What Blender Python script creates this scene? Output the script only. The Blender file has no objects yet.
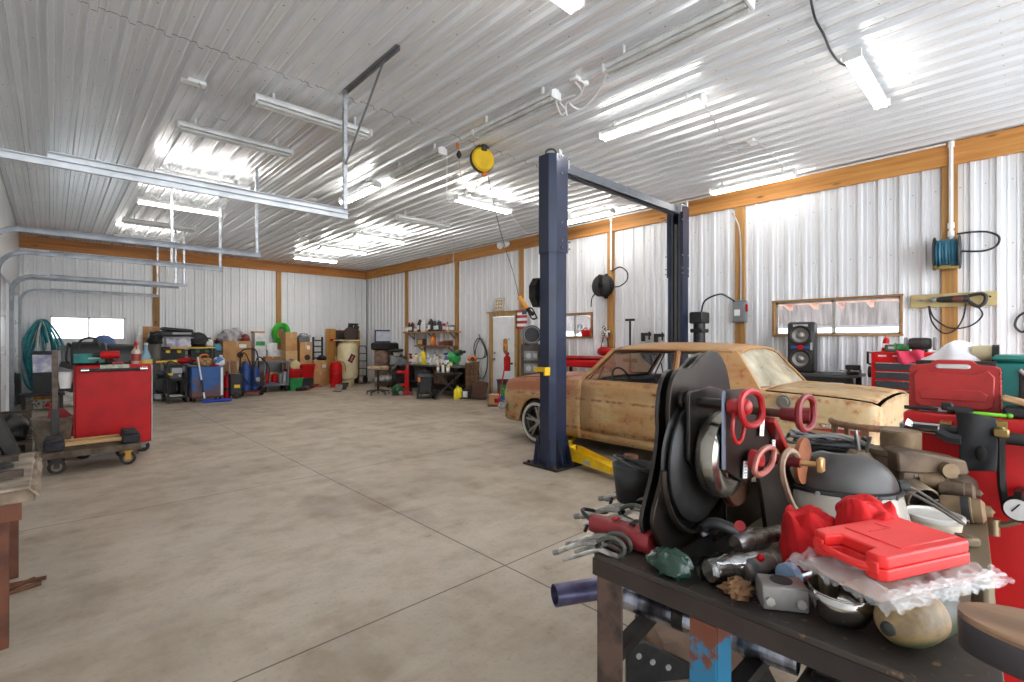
import bpy, math, random
from mathutils import Vector, Matrix, noise
random.seed(7)
PI = math.pi
SC = bpy.context.scene
COL = SC.collection
# ---------------------------------------------------------------- camera frame
EYE, FOC, YAW = 1.42, 487.0, math.radians(43.4)
SY, CY = math.sin(YAW), math.cos(YAW)
def ray(px, py):
    u = (px-512)/FOC
    return Vector((SY+u*CY, CY-u*SY, (341-py)/FOC))
E0 = Vector((0, 0, EYE))
def dep(px, py, d): return E0+ray(px, py)*d
def onx(px, py, X): r = ray(px, py); return E0+r*(X/r.x)
def ony(px, py, Y): r = ray(px, py); return E0+r*(Y/r.y)
def onz(px, py, z=0.0): r = ray(px, py); return E0+r*((z-EYE)/r.z)
XR, YB, XL, ZC = 8.2, 16.22, -0.55, 3.92
# ---------------------------------------------------------------- materials
def lin(c):
    return tuple(((v/255)/12.92 if v/255 < .04045 else ((v/255+.055)/1.055)**2.4) for v in c[:3])+(1,)
class N:
    def __init__(s, name):
        s.m = bpy.data.materials.new(name); s.m.use_nodes = True
        s.t = s.m.node_tree; s.b = s.t.nodes['Principled BSDF']; s.tc = None
    def n(s, typ, **k):
        x = s.t.nodes.new('ShaderNode'+typ)
        for a, v in k.items():
            if a.startswith('i_'):
                x.inputs[int(a[2:]) if a[2:].isdigit() else a[2:].replace('_', ' ')].default_value = v
            else: setattr(x, a, v)
        return x
    def l(s, a, b): s.t.links.new(a, b)
    def co(s):
        if not s.tc: s.tc = s.n('TexCoord')
        return s.tc.outputs['Object']
    def noise(s, sc, det=5, rough=.55, stretch=None):
        x = s.n('TexNoise'); x.inputs['Scale'].default_value = sc; x.inputs['Detail'].default_value = det
        x.inputs['Roughness'].default_value = rough
        if stretch:
            mp = s.n('Mapping'); mp.inputs['Scale'].default_value = stretch; s.l(s.co(), mp.inputs[0]); s.l(mp.outputs[0], x.inputs['Vector'])
        else: s.l(s.co(), x.inputs['Vector'])
        return x.outputs['Fac']
    def ramp(s, f, lo, hi):
        r = s.n('MapRange'); r.inputs[1].default_value = lo; r.inputs[2].default_value = hi; s.l(f, r.inputs[0]); return r.outputs[0]
    def math(s, op, a, b=None, c=None):
        x = s.n('Math', operation=op)
        for i, v in enumerate((a, b, c)):
            if v is None: continue
            if isinstance(v, (int, float)): x.inputs[i].default_value = v
            else: s.l(v, x.inputs[i])
        return x.outputs[0]
    def mix(s, f, a, b):
        x = s.n('Mix', data_type='RGBA')
        for i, v in ((0, f), (6, a), (7, b)):
            if isinstance(v, (tuple, int, float)): x.inputs[i].default_value = v
            else: s.l(v, x.inputs[i])
        return x.outputs[2]
    def bump(s, h, st=.3, d=.01):
        x = s.n('Bump'); x.inputs['Strength'].default_value = st; x.inputs['Distance'].default_value = d
        s.l(h, x.inputs['Height']); s.l(x.outputs[0], s.b.inputs['Normal'])
    def xyz(s):
        x = s.n('SeparateXYZ'); s.l(s.co(), x.inputs[0]); return x.outputs
    def set(s, **k):
        for a, v in k.items(): s.b.inputs[a.replace('_', ' ')].default_value = v
        return s
CACHE = {}
def mk(c, r=.5, m=0, c2=None, sc=7, lo=.42, hi=.62, bump=0, det=6, coat=0, name=None, stretch=None, bs=None):
    key = (c, r, m, c2, sc, lo, hi, bump, coat, stretch)
    if key in CACHE: return CACHE[key]
    s = N(name or 'mat'); s.set(Roughness=r, Metallic=m, Coat_Weight=coat)
    if c2 is None: c2 = tuple(v*.92 for v in c); 
    f = s.noise(sc, det, stretch=stretch)
    s.l(s.mix(s.ramp(f, lo, hi), lin(c), lin(c2)), s.b.inputs['Base Color'])
    if bump: s.bump(s.noise(bs or sc*3, 6), bump, .005)
    CACHE[key] = s.m
    return s.m
def wood(c1, c2, ax=2, sc=1.0, r=.6, knots=True):
    s = N('wood'); s.set(Roughness=r)
    st = [14*sc, 14*sc, 14*sc]; st[ax] = .7*sc
    f = s.noise(1.6, 6, .6, tuple(st)); g = s.noise(1.0, 3, .5, tuple(v*.25 for v in st))
    k = s.mix(s.ramp(f, .35, .7), lin(c1), lin(c2))
    k = s.mix(s.ramp(g, .55, .75), k, lin(tuple(v*.72 for v in c2)))
    if knots:
        st2 = [6, 6, 6]; st2[ax] = 1.6
        v = s.n('TexVoronoi'); mp = s.n('Mapping'); mp.inputs['Scale'].default_value = tuple(st2); s.l(s.co(), mp.inputs[0]); s.l(mp.outputs[0], v.inputs['Vector']); v.inputs['Scale'].default_value = 1
        k = s.mix(s.ramp(v.outputs['Distance'], .13, .03), k, lin(tuple(v_*.45 for v_ in c2)))
    s.l(k, s.b.inputs['Base Color']); s.bump(f, .15, .003)
    return s.m
def emit(c, st):
    s = N('lamp_glow'); s.set(Emission_Color=lin(c), Emission_Strength=st, Base_Color=lin(c)); return s.m
def glass(c=(255, 255, 255), r=.02, a=.25):
    s = N('clear_glass'); tr = s.n('BsdfTransparent'); gl = s.n('BsdfGlossy'); mx = s.n('MixShader')
    tr.inputs[0].default_value = lin(c); gl.inputs[0].default_value = (1, 1, 1, 1); gl.inputs['Roughness'].default_value = r
    lw = s.n('LayerWeight'); lw.inputs[0].default_value = .2
    s.l(s.math('ADD', s.math('MULTIPLY', lw.outputs['Fresnel'], .8), a*.3), mx.inputs[0]); s.l(tr.outputs[0], mx.inputs[1]); s.l(gl.outputs[0], mx.inputs[2])
    s.l(mx.outputs[0], s.t.nodes['Material Output'].inputs[0]); return s.m
# ---------------------------------------------------------------- mesh builder
def rotm(r): return Matrix.Rotation(r[2], 4, 'Z') @ Matrix.Rotation(r[1], 4, 'Y') @ Matrix.Rotation(r[0], 4, 'X')
def place(loc=(0, 0, 0), r=(0, 0, 0)): return Matrix.Translation(Vector(loc)) @ rotm(r)
def spline(P, k=6, closed=False):
    P = [Vector(p) for p in P]
    if len(P) < 3: return P
    out = []; n = len(P)
    for i in range(n if closed else n-1):
        if closed: a, b, c, d = P[i-1], P[i], P[(i+1) % n], P[(i+2) % n]
        else: a, b, c, d = P[max(i-1, 0)], P[i], P[i+1], P[min(i+2, n-1)]
        for j in range(k):
            t = j/k
            out.append(.5*((2*b)+(c-a)*t+(2*a-5*b+4*c-d)*t*t+(3*b-a-3*c+d)*t**3))
    if not closed: out.append(P[-1])
    return out
class B:
    def __init__(s, M=None): s.v = []; s.f = []; s.mi = []; s.M = M or Matrix()
    def at(s, loc=(0, 0, 0), r=(0, 0, 0)): s.M = place(loc, r); return s
    def add(s, vs, fs, m=0):
        o = len(s.v); s.v += [s.M @ Vector(p) for p in vs]; s.f += [[i+o for i in f] for f in fs]; s.mi += [m]*len(fs); return s
    def box(s, c, d, r=(0, 0, 0), bv=0, m=0):
        T = place(c, r); h = [x/2 for x in d]; bv = min(bv, min(h)*.9)
        if bv <= 0:
            vs = [T @ Vector((h[0]*(1 if i & 1 else -1), h[1]*(1 if i & 2 else -1), h[2]*(1 if i & 4 else -1))) for i in range(8)]
            return s.add(vs, [(0, 2, 3, 1), (4, 5, 7, 6), (0, 1, 5, 4), (2, 6, 7, 3), (0, 4, 6, 2), (1, 3, 7, 5)], m)
        vs = []; ix = {}
        for i in range(8):
            sg = [(1 if i >> k & 1 else -1) for k in range(3)]
            for k in range(3):
                p = [sg[j]*(h[j]-(0 if j == k else bv)) for j in range(3)]
                ix[i, k] = len(vs); vs.append(T @ Vector(p))
        fs = []
        for k in range(3):
            a, b = (k+1) % 3, (k+2) % 3
            for sv in (0, 1):
                q = [ix[(sv << k) | (x << a) | (y << b), k] for x, y in ((0, 0), (1, 0), (1, 1), (0, 1))]
                fs.append(q if sv else q[::-1])
            for x in (0, 1):
                for y in (0, 1):
                    i0 = (x << a) | (y << b); i1 = i0 | (1 << k)
                    q = [ix[i0, a], ix[i1, a], ix[i1, b], ix[i0, b]]
                    fs.append(q if (x ^ y) else q[::-1])
        for i in range(8):
            q = [ix[i, 0], ix[i, 1], ix[i, 2]]
            fs.append(q if bin(i).count('1') % 2 else q[::-1])
        return s.add(vs, fs, m)
    def cyl(s, p0, p1, r0, r1=None, n=14, m=0, caps=True):
        p0, p1 = Vector(p0), Vector(p1); r1 = r0 if r1 is None else r1
        z = (p1-p0).normalized(); x = z.orthogonal().normalized(); y = z.cross(x)
        vs = []
        for p, r in ((p0, r0), (p1, r1)):
            for i in range(n): a = 2*PI*i/n; vs.append(p+x*math.cos(a)*r+y*math.sin(a)*r)
        fs = [(i, (i+1) % n, n+(i+1) % n, n+i) for i in range(n)]
        if caps: fs += [tuple(range(n))[::-1], tuple(range(n, 2*n))]
        return s.add(vs, fs, m)
    def tube(s, P, r, n=6, closed=False, k=6, m=0, smooth=True):
        P = spline(P, k, closed) if smooth else [Vector(p) for p in P]
        L = len(P); up = None; vs = []
        for i in range(L):
            t = (P[(i+1) % L]-P[i-1]) if closed else (P[min(i+1, L-1)]-P[max(i-1, 0)])
            if t.length < 1e-9: t = Vector((0, 0, 1))
            t.normalize()
            if up is None: up = t.orthogonal()
            up = (up-t*up.dot(t)); up = up.normalized() if up.length > 1e-6 else t.orthogonal().normalized()
            y = t.cross(up); rr = r(i/(L-1)) if callable(r) else r
            for j in range(n): a = 2*PI*j/n; vs.append(P[i]+up*math.cos(a)*rr+y*math.sin(a)*rr)
        fs = [(i*n+j, i*n+(j+1) % n, ((i+1) % L)*n+(j+1) % n, ((i+1) % L)*n+j) for i in range(L if closed else L-1) for j in range(n)]
        if not closed: fs += [tuple(range(n))[::-1], tuple(range((L-1)*n, L*n))]
        return s.add(vs, fs, m)
    def bar(s, p0, p1, w, h, m=0, up=(0, 0, 1), bv=0):
        p0, p1 = Vector(p0), Vector(p1); y = (p1-p0); L = y.length; y.normalize(); u = Vector(up)
        if abs(u.dot(y)) > .98: u = Vector((1, 0, 0))
        x = y.cross(u).normalized(); z = x.cross(y)
        R = Matrix((x, y, z)).transposed().to_4x4(); R.translation = (p0+p1)/2
        M0 = s.M; s.M = M0 @ R; s.box((0, 0, 0), (w, L, h), bv=bv, m=m); s.M = M0; return s
    def lathe(s, pr, n=20, c=(0, 0, 0), r=(0, 0, 0), m=0, sx=1, sy=1, caps=True):
        T = place(c, r); vs = [T @ Vector((a*math.cos(2*PI*i/n)*sx, a*math.sin(2*PI*i/n)*sy, z)) for a, z in pr for i in range(n)]
        fs = [(k*n+i, k*n+(i+1) % n, (k+1)*n+(i+1) % n, (k+1)*n+i) for k in range(len(pr)-1) for i in range(n)]
        if caps and pr[0][0] > 1e-5: fs.append(tuple(range(n))[::-1])
        if caps and pr[-1][0] > 1e-5: fs.append(tuple(range((len(pr)-1)*n, len(pr)*n)))
        return s.add(vs, fs, m)
    def ball(s, c, rad, r=(0, 0, 0), n=14, m=0):
        rad = (rad,)*3 if isinstance(rad, (int, float)) else rad
        T = place(c, r); k = max(6, n//2); vs = []; 
        for a in range(k+1):
            for i in range(n):
                th = PI*a/k; ph = 2*PI*i/n
                vs.append(T @ Vector((rad[0]*math.sin(th)*math.cos(ph), rad[1]*math.sin(th)*math.sin(ph), -rad[2]*math.cos(th))))
        return s.add(vs, [(a*n+i, a*n+(i+1) % n, (a+1)*n+(i+1) % n, (a+1)*n+i) for a in range(k) for i in range(n)], m)
    def prism(s, out, t0, t1, ax=1, m=0):
        # outline of 2-D points extruded along axis ax from t0 to t1
        def mkp(p, t):
            q = [p[0], p[1]]; q.insert(ax, t); return q
        n = len(out); vs = [mkp(p, t0) for p in out]+[mkp(p, t1) for p in out]
        return s.add(vs, [tuple(range(n)), tuple(range(n, 2*n))[::-1]]+[(i, n+i, n+(i+1) % n, (i+1) % n) for i in range(n)], m)
    def loft(s, rings, caps=True, closed=True, m=0):
        n = len(rings[0]); vs = [p for q in rings for p in q]
        fs = [(k*n+i, k*n+(i+1) % n, (k+1)*n+(i+1) % n, (k+1)*n+i) for k in range(len(rings)-1) for i in range(n if closed else n-1)]
        if caps: fs += [tuple(range(n))[::-1], tuple(range((len(rings)-1)*n, len(rings)*n))]
        return s.add(vs, fs, m)
    def grid(s, nu, nv, f, m=0):
        vs = [f(i/nu, j/nv) for j in range(nv+1) for i in range(nu+1)]; w = nu+1
        return s.add(vs, [(j*w+i, j*w+i+1, (j+1)*w+i+1, (j+1)*w+i) for j in range(nv) for i in range(nu)], m)
    def torus(s, c, R, r, rot=(0, 0, 0), n=24, k=8, m=0, sx=1, sy=1):
        T = place(c, rot)
        return s.tube([T @ Vector((R*sx*math.cos(2*PI*i/n), R*sy*math.sin(2*PI*i/n), 0)) for i in range(n)], r, k, True, 1, m, False)
def build(b, name, mat, parent=None, loc=None, rz=0, bev=0, solid=0, sub=0, ang=38, rot=None):
    me = bpy.data.meshes.new(name); me.from_pydata(b.v, [], b.f)
    for q in (mat if isinstance(mat, (list, tuple)) else [mat]): me.materials.append(q)
    me.polygons.foreach_set('material_index', b.mi); me.polygons.foreach_set('use_smooth', [True]*len(b.f))
    me.validate(); me.update()
    import bmesh
    bm = bmesh.new(); bm.from_mesh(me); bmesh.ops.recalc_face_normals(bm, faces=bm.faces); bm.to_mesh(me); bm.free()
    me.set_sharp_from_angle(angle=math.radians(ang))
    o = bpy.data.objects.new(name, me); COL.objects.link(o)
    if parent: o.parent = parent
    if loc is not None: o.location = loc
    if rz: o.rotation_euler.z = rz
    if rot: o.rotation_euler = rot
    if sub: x = o.modifiers.new('s', 'SUBSURF'); x.levels = x.render_levels = sub
    if solid: x = o.modifiers.new('t', 'SOLIDIFY'); x.thickness = solid; x.offset = 0
    if bev: x = o.modifiers.new('b', 'BEVEL'); x.width = bev; x.segments = 2; x.limit_method = 'ANGLE'; x.angle_limit = .7
    return o
def tagit(o, label, cat, group=None):
    o['label'] = label; o['category'] = cat
    if group: o['group'] = group
    return o
def thing(name, label, cat, loc=(0, 0, 0), rz=0, group=None, rot=None):
    o = bpy.data.objects.new(name, None); COL.objects.link(o); o.location = loc; o.rotation_euler = rot or (0, 0, rz)
    o.empty_display_size = .05
    return tagit(o, label, cat, group)
def part(t, name, mat, b, label=None, **k):
    o = build(b, name, mat, t, **k)
    if label: o['label'] = label
    return o
def one(name, label, cat, mat, b, loc=None, rz=0, group=None, **k):
    return tagit(build(b, name, mat, None, loc, rz, **k), label, cat, group)
def struct(name, mat, b, parent=None, **k):
    o = build(b, name, mat, parent, **k); o['kind'] = 'structure'; return o
KIDS = {}
def dup(root, loc, rz=None, label=None, group=None, rot=None):
    def cp(o, par):
        c = o.copy(); COL.objects.link(c)
        if par: c.parent = par
        for ch in kids.get(o, []): cp(ch, c)
        return c
    kids = {}
    for o in COL.objects:
        if o.parent: kids.setdefault(o.parent, []).append(o)
    r = cp(root, None); r.location = loc
    if rz is not None: r.rotation_euler = (0, 0, rz)
    if rot: r.rotation_euler = rot
    if label: r['label'] = label
    if group: r['group'] = group
    return r
def rnd(a, b): return random.uniform(a, b)
# ================================================================ camera, world, colour management
cam = bpy.data.objects.new('camera', bpy.data.cameras.new('camera')); COL.objects.link(cam)
cam.location = (0, 0, EYE); cam.rotation_euler = (PI/2, 0, -YAW)
cam.data.sensor_width = 36; cam.data.lens = FOC/1024*36; cam.data.clip_start = .05; SC.camera = cam
SC.view_settings.view_transform = 'Standard'; SC.view_settings.look = 'None'; SC.view_settings.gamma = 1
SC.view_settings.exposure = 1.5
SC.view_settings.use_curve_mapping = False
SC.cycles.use_denoising = True
SC.cycles.max_bounces = 8; SC.cycles.diffuse_bounces = 5; SC.cycles.transparent_max_bounces = 12
SC.cycles.caustics_reflective = False; SC.cycles.caustics_refractive = False; SC.cycles.sample_clamp_indirect = 8
W = bpy.data.worlds.new('overcast_sky'); SC.world = W; W.use_nodes = True
W.node_tree.nodes['Background'].inputs[0].default_value = (.93, .96, 1, 1)
W.node_tree.nodes['Background'].inputs[1].default_value = 2.2
# ================================================================ shared materials
galv = mk((176, 178, 180), .38, .85, (140, 143, 146), 14)
black = mk((26, 26, 27), .5, 0, (38, 37, 36), 20)
blackm = mk((34, 34, 35), .4, .5, (50, 46, 42), 14)
dark = mk((52, 49, 46), .6, .3, (36, 32, 29), 9)
rub = mk((30, 29, 28), .85, 0, (46, 43, 40), 12)
chrome = mk((205, 205, 205), .16, 1, (180, 180, 180), 9)
steel = mk((150, 150, 150), .32, .9, (112, 110, 107), 12)
whitep = mk((232, 232, 230), .4, 0, (216, 215, 210), 6)
redp = mk((190, 10, 15), .45, 0, (172, 9, 14), 4)
redp.node_tree.nodes['Principled BSDF'].inputs['Specular IOR Level'].default_value = .25
redd = mk((176, 34, 32), .5, 0, (140, 26, 26), 7)
redm = mk((160, 22, 20), .4, .1, (120, 20, 18), 12)
yel = mk((240, 196, 24), .45, 0, (222, 178, 20), 8)
orange = mk((224, 120, 32), .5)
green = mk((34, 120, 60), .5)
lime = mk((64, 200, 50), .45, 0, (44, 172, 40), 8)
teal = mk((20, 126, 118), .55, 0, (14, 96, 92), 7)
blue = mk((30, 76, 150), .5, 0, (24, 60, 124), 6)
card = mk((196, 150, 100), .8, 0, (176, 130, 84), 3)
cardd = mk((168, 122, 78), .8, 0, (150, 106, 66), 3)
tan = mk((190, 170, 128), .6)
brown = mk((104, 70, 50), .7, .1, (78, 52, 38), 8)
rust = mk((112, 70, 46), .75, .3, (74, 50, 38), 11, bump=.3)
rustd = mk((84, 72, 62), .6, .5, (54, 44, 38), 9, bump=.25)
gry = mk((120, 122, 124), .55)
lgry = mk((176, 178, 180), .5)
dgry = mk((70, 72, 74), .55)
beige = mk((222, 208, 170), .5, 0, (206, 190, 152), 4)
navy = mk((34, 44, 70), .35, .1, (30, 39, 62), 3, coat=.3)
cream = mk((226, 220, 204), .6)
purple = mk((130, 120, 176), .5)
WH = mk((236, 236, 234), .5, 0, (228, 228, 226), 5)
clearp = glass((235, 238, 240), .15, .5)
pane = glass((248, 250, 250), .02, .15)
# ================================================================ floor
s = N('concrete_floor'); s.set(Roughness=.52)
x, y, z = s.xyz()
n1 = s.noise(.55, 8, .62); n2 = s.noise(3.2, 8, .65); n3 = s.noise(1.1, 7, .6, (1, .35, 1)); n4 = s.noise(38, 3, .6); n5 = s.noise(.9, 9, .7, (.4, 1.5, 1))
k = s.mix(s.ramp(n1, .36, .66), lin((184, 172, 155)), lin((159, 146, 128)))
k = s.mix(s.math('MULTIPLY', s.ramp(n2, .45, .68), .6), k, lin((144, 127, 106)))
k = s.mix(s.math('MULTIPLY', s.ramp(n3, .52, .66), .6), k, lin((128, 111, 92)))
k = s.mix(s.math('MULTIPLY', s.ramp(n5, .52, .40), .35), k, lin((194, 184, 168)))
k = s.mix(s.math('MULTIPLY', s.ramp(n4, .55, .72), .35), k, lin((130, 115, 98)))
k = s.mix(s.math('MULTIPLY', s.ramp(n2, .66, .72), .6), k, lin((96, 82, 70)))
j = None
for axis, vals in ((x, (2.085, 5.1)), (y, (2.27, 5.16, 8.05, 10.95, 13.8))):
    for v in vals:
        d = s.math('ABSOLUTE', s.math('SUBTRACT', axis, v)); d = s.ramp(d, .007, .003)
        j = d if j is None else s.math('MAXIMUM', j, d)
k = s.mix(s.math('MULTIPLY', j, .85), k, lin((70, 58, 48)))
s.l(k, s.b.inputs['Base Color']); s.l(s.ramp(n2, .3, .8), s.b.inputs['Roughness'])
rr = s.n('MapRange'); rr.inputs[1].default_value = .3; rr.inputs[2].default_value = .75; rr.inputs[3].default_value = .42; rr.inputs[4].default_value = .68
s.l(n2, rr.inputs[0]); s.l(rr.outputs[0], s.b.inputs['Roughness']); s.bump(n2, .06, .01)
struct('floor', s.m, B().box((3.825, 6.5, -.06), (8.85, 19.5, .12)))
s = N('outside_snow'); s.set(Roughness=.9, Base_Color=(.8, .85, .88, 1))
struct('ground', s.m, B().box((4, 8, -.3), (90, 90, .1)))
# ================================================================ corrugated steel
def steelmat(name, c, c2, rough, along, lines=(), screw=.6, u=0, v=1, metal=0.0):
    s = N(name); s.set(Roughness=rough, Metallic=metal, Specular_IOR_Level=.7)
    ax = s.xyz(); f = s.noise(.8, 6, .6); g = s.noise(2.2, 6, .6, (.4, .4, .4))
    k = s.mix(s.ramp(f, .35, .68), lin(c), lin(c2))
    a = s.math('SUBTRACT', s.math('PINGPONG', s.math('ADD', ax[u], .1143), .1143), .1143) # distance to mid flat
    p = s.math('MODULO', s.math('ADD', ax[u], 22.86), .2286); a = s.math('ABSOLUTE', s.math('SUBTRACT', p, .1143))
    q = s.math('MODULO', s.math('ADD', ax[v], 30.05), screw); b = s.math('ABSOLUTE', s.math('SUBTRACT', q, screw/2))
    d = s.math('SQRT', s.math('ADD', s.math('MULTIPLY', a, a), s.math('MULTIPLY', b, b)))
    k = s.mix(s.ramp(d, .0075, .004), k, lin((70, 68, 66)))
    for L in lines:
        e = s.math('ABSOLUTE', s.math('SUBTRACT', ax[v], L)); k = s.mix(s.math('MULTIPLY', s.ramp(e, .006, .003), s.ramp(s.noise(3, 2), .4, .5)), k, lin((90, 88, 86)))
    s.l(k, s.b.inputs['Base Color']); s.bump(g, .03, .03)
    return s.m
RIB = [(-.030, 0), (-.018, .034), (.018, .034), (.030, 0), (.062, 0), (.070, .008), (.080, .008), (.088, 0), (.140, 0), (.148, .008), (.158, .008), (.166, 0)]
def ribs(t0, t1):
    P = [(t0, 0)]
    for kx in range(int(t0/.2286)-1, int(t1/.2286)+2):
        for d, h in RIB:
            t = kx*.2286+d
            if t0 < t < t1: P.append((t, h))
    return P+[(t1, 0)]
def corr(t0, t1, z0, z1, holes, f):
    b = B(); P = ribs(t0, t1)
    cuts = sorted({c for h in holes for c in h[:2]})
    for c in cuts:
        i = next(k for k in range(len(P)-1) if P[k][0] <= c < P[k+1][0])
        a, d = P[i], P[i+1]; w = (c-a[0])/(d[0]-a[0]); P.insert(i+1, (c, a[1]+(d[1]-a[1])*w))
    for (ta, ha), (tb, hb) in zip(P, P[1:]):
        m = (ta+tb)/2; iv = [(z0, z1)]
        for h in holes:
            if h[0] < m < h[1]: iv = [(z0, h[2]), (h[3], z1)]
        for lo, hi in iv:
            if hi-lo > 1e-4: b.add([f(ta, ha, lo), f(tb, hb, lo), f(tb, hb, hi), f(ta, ha, hi)], [(0, 1, 2, 3)])
    return b
ceilm = steelmat('ceiling_white_steel', (240, 242, 245), (232, 234, 237), .27, 1, (4.78, 9.8, 14.8), .61, 0, 1, .32)
struct('ceiling', ceilm, corr(XL-.05, XR+.1, -3.2, YB+.1, [], lambda t, h, q: (t, q, ZC-h)))
wallmy = steelmat('wall_white_steel', (230, 231, 233), (222, 223, 225), .36, 2, (), .75, 1, 2)
wallmx = steelmat('wall_white_steel_back', (236, 237, 239), (228, 229, 231), .36, 2, (), .75, 0, 2)
W1 = (1.15, 2.70, 1.51, 2.02); W2 = (6.24, 7.2, 1.5, 2.0); W3 = (-.03, 1.40, 1.46, 2.02)
DY0, DY1, DZ = 8.52, 9.36, 2.03
struct('wall_right', wallmy, corr(-3.2, YB+.1, 0, ZC, [W1, W2, (DY0, DY1, 0, DZ)], lambda t, h, q: (XR-h, t, q)))
struct('wall_back', wallmx, corr(XL, XR+.1, 0, ZC, [W3], lambda t, h, q: (t, YB-h, q)))
DOORS = [(4.62, 7.56), (9.42, 12.42), (12.64, 15.66)]
b = B(); yy = -3.2
for a, c in DOORS+[(YB, YB)]:
    b.box((XL-.05, (yy+a)/2, ZC/2), (.1, a-yy, ZC)); 
    if a < YB: b.box((XL-.05, (a+c)/2, (2.45+ZC)/2), (.1, c-a, ZC-2.45))
    yy = c
struct('wall_left', wallmy, b)
doorp = mk((226, 228, 230), .45, 0, (214, 216, 220), 3)
for i, (a, c) in enumerate(DOORS):
    b = B()
    for k in range(4):
        b.box((XL-.06, (a+c)/2, .307+k*.6125), (.045, c-a-.01, .605), bv=.008)
        for q in range(4): b.box((XL-.036, a+(c-a)*(q+.5)/4, .307+k*.6125), (.012, (c-a)/4-.14, .4), bv=.005)
    d = struct('door_%d' % (i+2), doorp, b)
    h = B()
    for k in range(3): h.box((XL-.03, a+.25, .61*(k+1)), (.01, .05, .1)).box((XL-.03, c-.25, .61*(k+1)), (.01, .05, .1))
    struct('hinge', galv, h, d)
# wooden beams and posts
pine = (212, 152, 80); pine2 = (182, 118, 54)
wy = wood(pine, pine2, 1); wx = wood((200, 132, 62), (168, 104, 46), 0); wz = wood((190, 142, 78), (152, 106, 54), 2)
struct('trim_1', wy, B().box((XR-.045, 6.4, ZC-.165), (.05, 19.4, .29), bv=.004))
struct('trim_2', wx, B().box((3.8, YB-.045, ZC-.165), (8.7, .05, .29), bv=.004))
for i, yv in enumerate((.665, 3.22, 5.75, 8.30, 10.86, 13.5)):
    struct('trim_%d' % (i+3), wz, B().box((XR-.025, yv, (ZC-.31)/2), (.05, .15, ZC-.31), bv=.004))
for i, xv in enumerate((2.06, 5.2)):
    struct('trim_%d' % (i+9), wz, B().box((xv, YB-.025, (ZC-.31)/2), (.15, .05, ZC-.31), bv=.004))
struct('trim_11', dgry, B().box((XR-.012, YB-.012, (ZC-.31)/2), (.03, .03, ZC-.31)))
# windows
wfr = wood((176, 132, 78), (140, 98, 52), 1); alu = mk((190, 186, 178), .4, .4)
def window(name, w, ax, bright=True):
    a, c, z0, z1 = w
    P = (lambda t, h, zz: (XR-h, t, zz)) if ax == 'y' else (lambda t, h, zz: (t, YB-h, zz))
    D = (lambda dt, dh, dz: (dh, dt, dz)) if ax == 'y' else (lambda dt, dh, dz: (dt, dh, dz))
    b = B(); hh = -.04
    for zz in (z0-.01, z1+.01): b.box(P((a+c)/2, hh, zz), D(c-a+.06, .18, .025))
    for t in (a-.012, c+.012): b.box(P(t, hh, (z0+z1)/2), D(.025, .18, z1-z0))
    w0 = struct(name, wfr if ax == 'y' else WH, b)
    b = B(); m = (a+c)/2
    for t0, t1, o in ((a, m+.02, -.035), (m-.02, c, -.06)):
        for zz in (z0+.016, z1-.016): b.box(P((t0+t1)/2, o, zz), D(t1-t0, .022, .03))
        for t in (t0+.014, t1-.014): b.box(P(t, o, (z0+z1)/2), D(.028, .022, z1-z0))
    struct('window_frame', alu, b, w0)
    struct('window_pane', pane, B().box(P((a+m)/2, -.035, (z0+z1)/2), D(m-a-.02, .004, z1-z0-.05)), w0)
    struct('window_pane', pane, B().box(P((c+m)/2, -.06, (z0+z1)/2), D(c-m-.02, .004, z1-z0-.05)), w0)
window('window_1', W1, 'y'); window('window_2', W2, 'y'); window('window_3', W3, 'x')
# porch roof and yard outside the long wall
pr = wood((206, 150, 124), (170, 116, 94), 0)
b = B().box((9.75, 4.2, 2.5), (3.0, 9.5, .03), r=(0, .22, 0))
for k in range(20): b.box((9.75, -.3+k*.46, 2.44), (3.0, .06, .12), r=(0, .22, 0))
struct('roof', pr, b)
s = N('weathered_siding'); s.set(Roughness=.9); fx = s.noise(5, 6, .6, (1, 3, .3)); s.l(s.mix(s.ramp(fx, .35, .65), lin((128, 120, 118)), lin((86, 78, 76))), s.b.inputs['Base Color'])
t = thing('shed', 'weathered grey open shed seen outside through the long window', 'shed', (15.2, 4, -.25))
part(t, 'wall', s.m, B().box((0, 0, 2.42), (2.6, 18, .74)))
for yv in (-8.9, -4.5, 0, 4.5, 8.9): part(t, 'post', s.m, B().box((-1.2, yv, 1.05), (.14, .14, 2.1)))
# entry door in right wall
b = B()
for yv in (DY0-.05, DY1+.05): b.box((XR-.03, yv, DZ/2+.05), (.07, .1, DZ+.1), bv=.004)
b.box((XR-.03, (DY0+DY1)/2, DZ+.05), (.07, DY1-DY0, .1), bv=.004)
b.box((XR-.05, (DY0+DY1)/2, DZ+.115), (.1, DY1-DY0+.3, .03), bv=.004)
dr = struct('door_1', wood((196, 160, 108), (166, 126, 78), 2), b)
b = B().box((XR+.0, (DY0+DY1)/2, DZ/2), (.045, DY1-DY0-.01, DZ-.01), bv=.003)
for k in range(3): b.box((XR-.024, DY0+.42-.17, .35+k*.62), (.008, .26, .46), bv=.003).box((XR-.024, DY0+.42+.17, .35+k*.62), (.008, .26, .46), bv=.003)
dp = struct('door_panel', mk((240, 242, 246), .4, 0, (232, 235, 240), 3), b, dr)
struct('door_handle', steel, B().cyl((XR-.02, DY1-.08, .96), (XR-.07, DY1-.08, .96), .022).ball((XR-.085, DY1-.08, .96), .028).cyl((XR-.02, DY1-.08, 1.12), (XR-.045, DY1-.08, 1.12), .026), dp)
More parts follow.
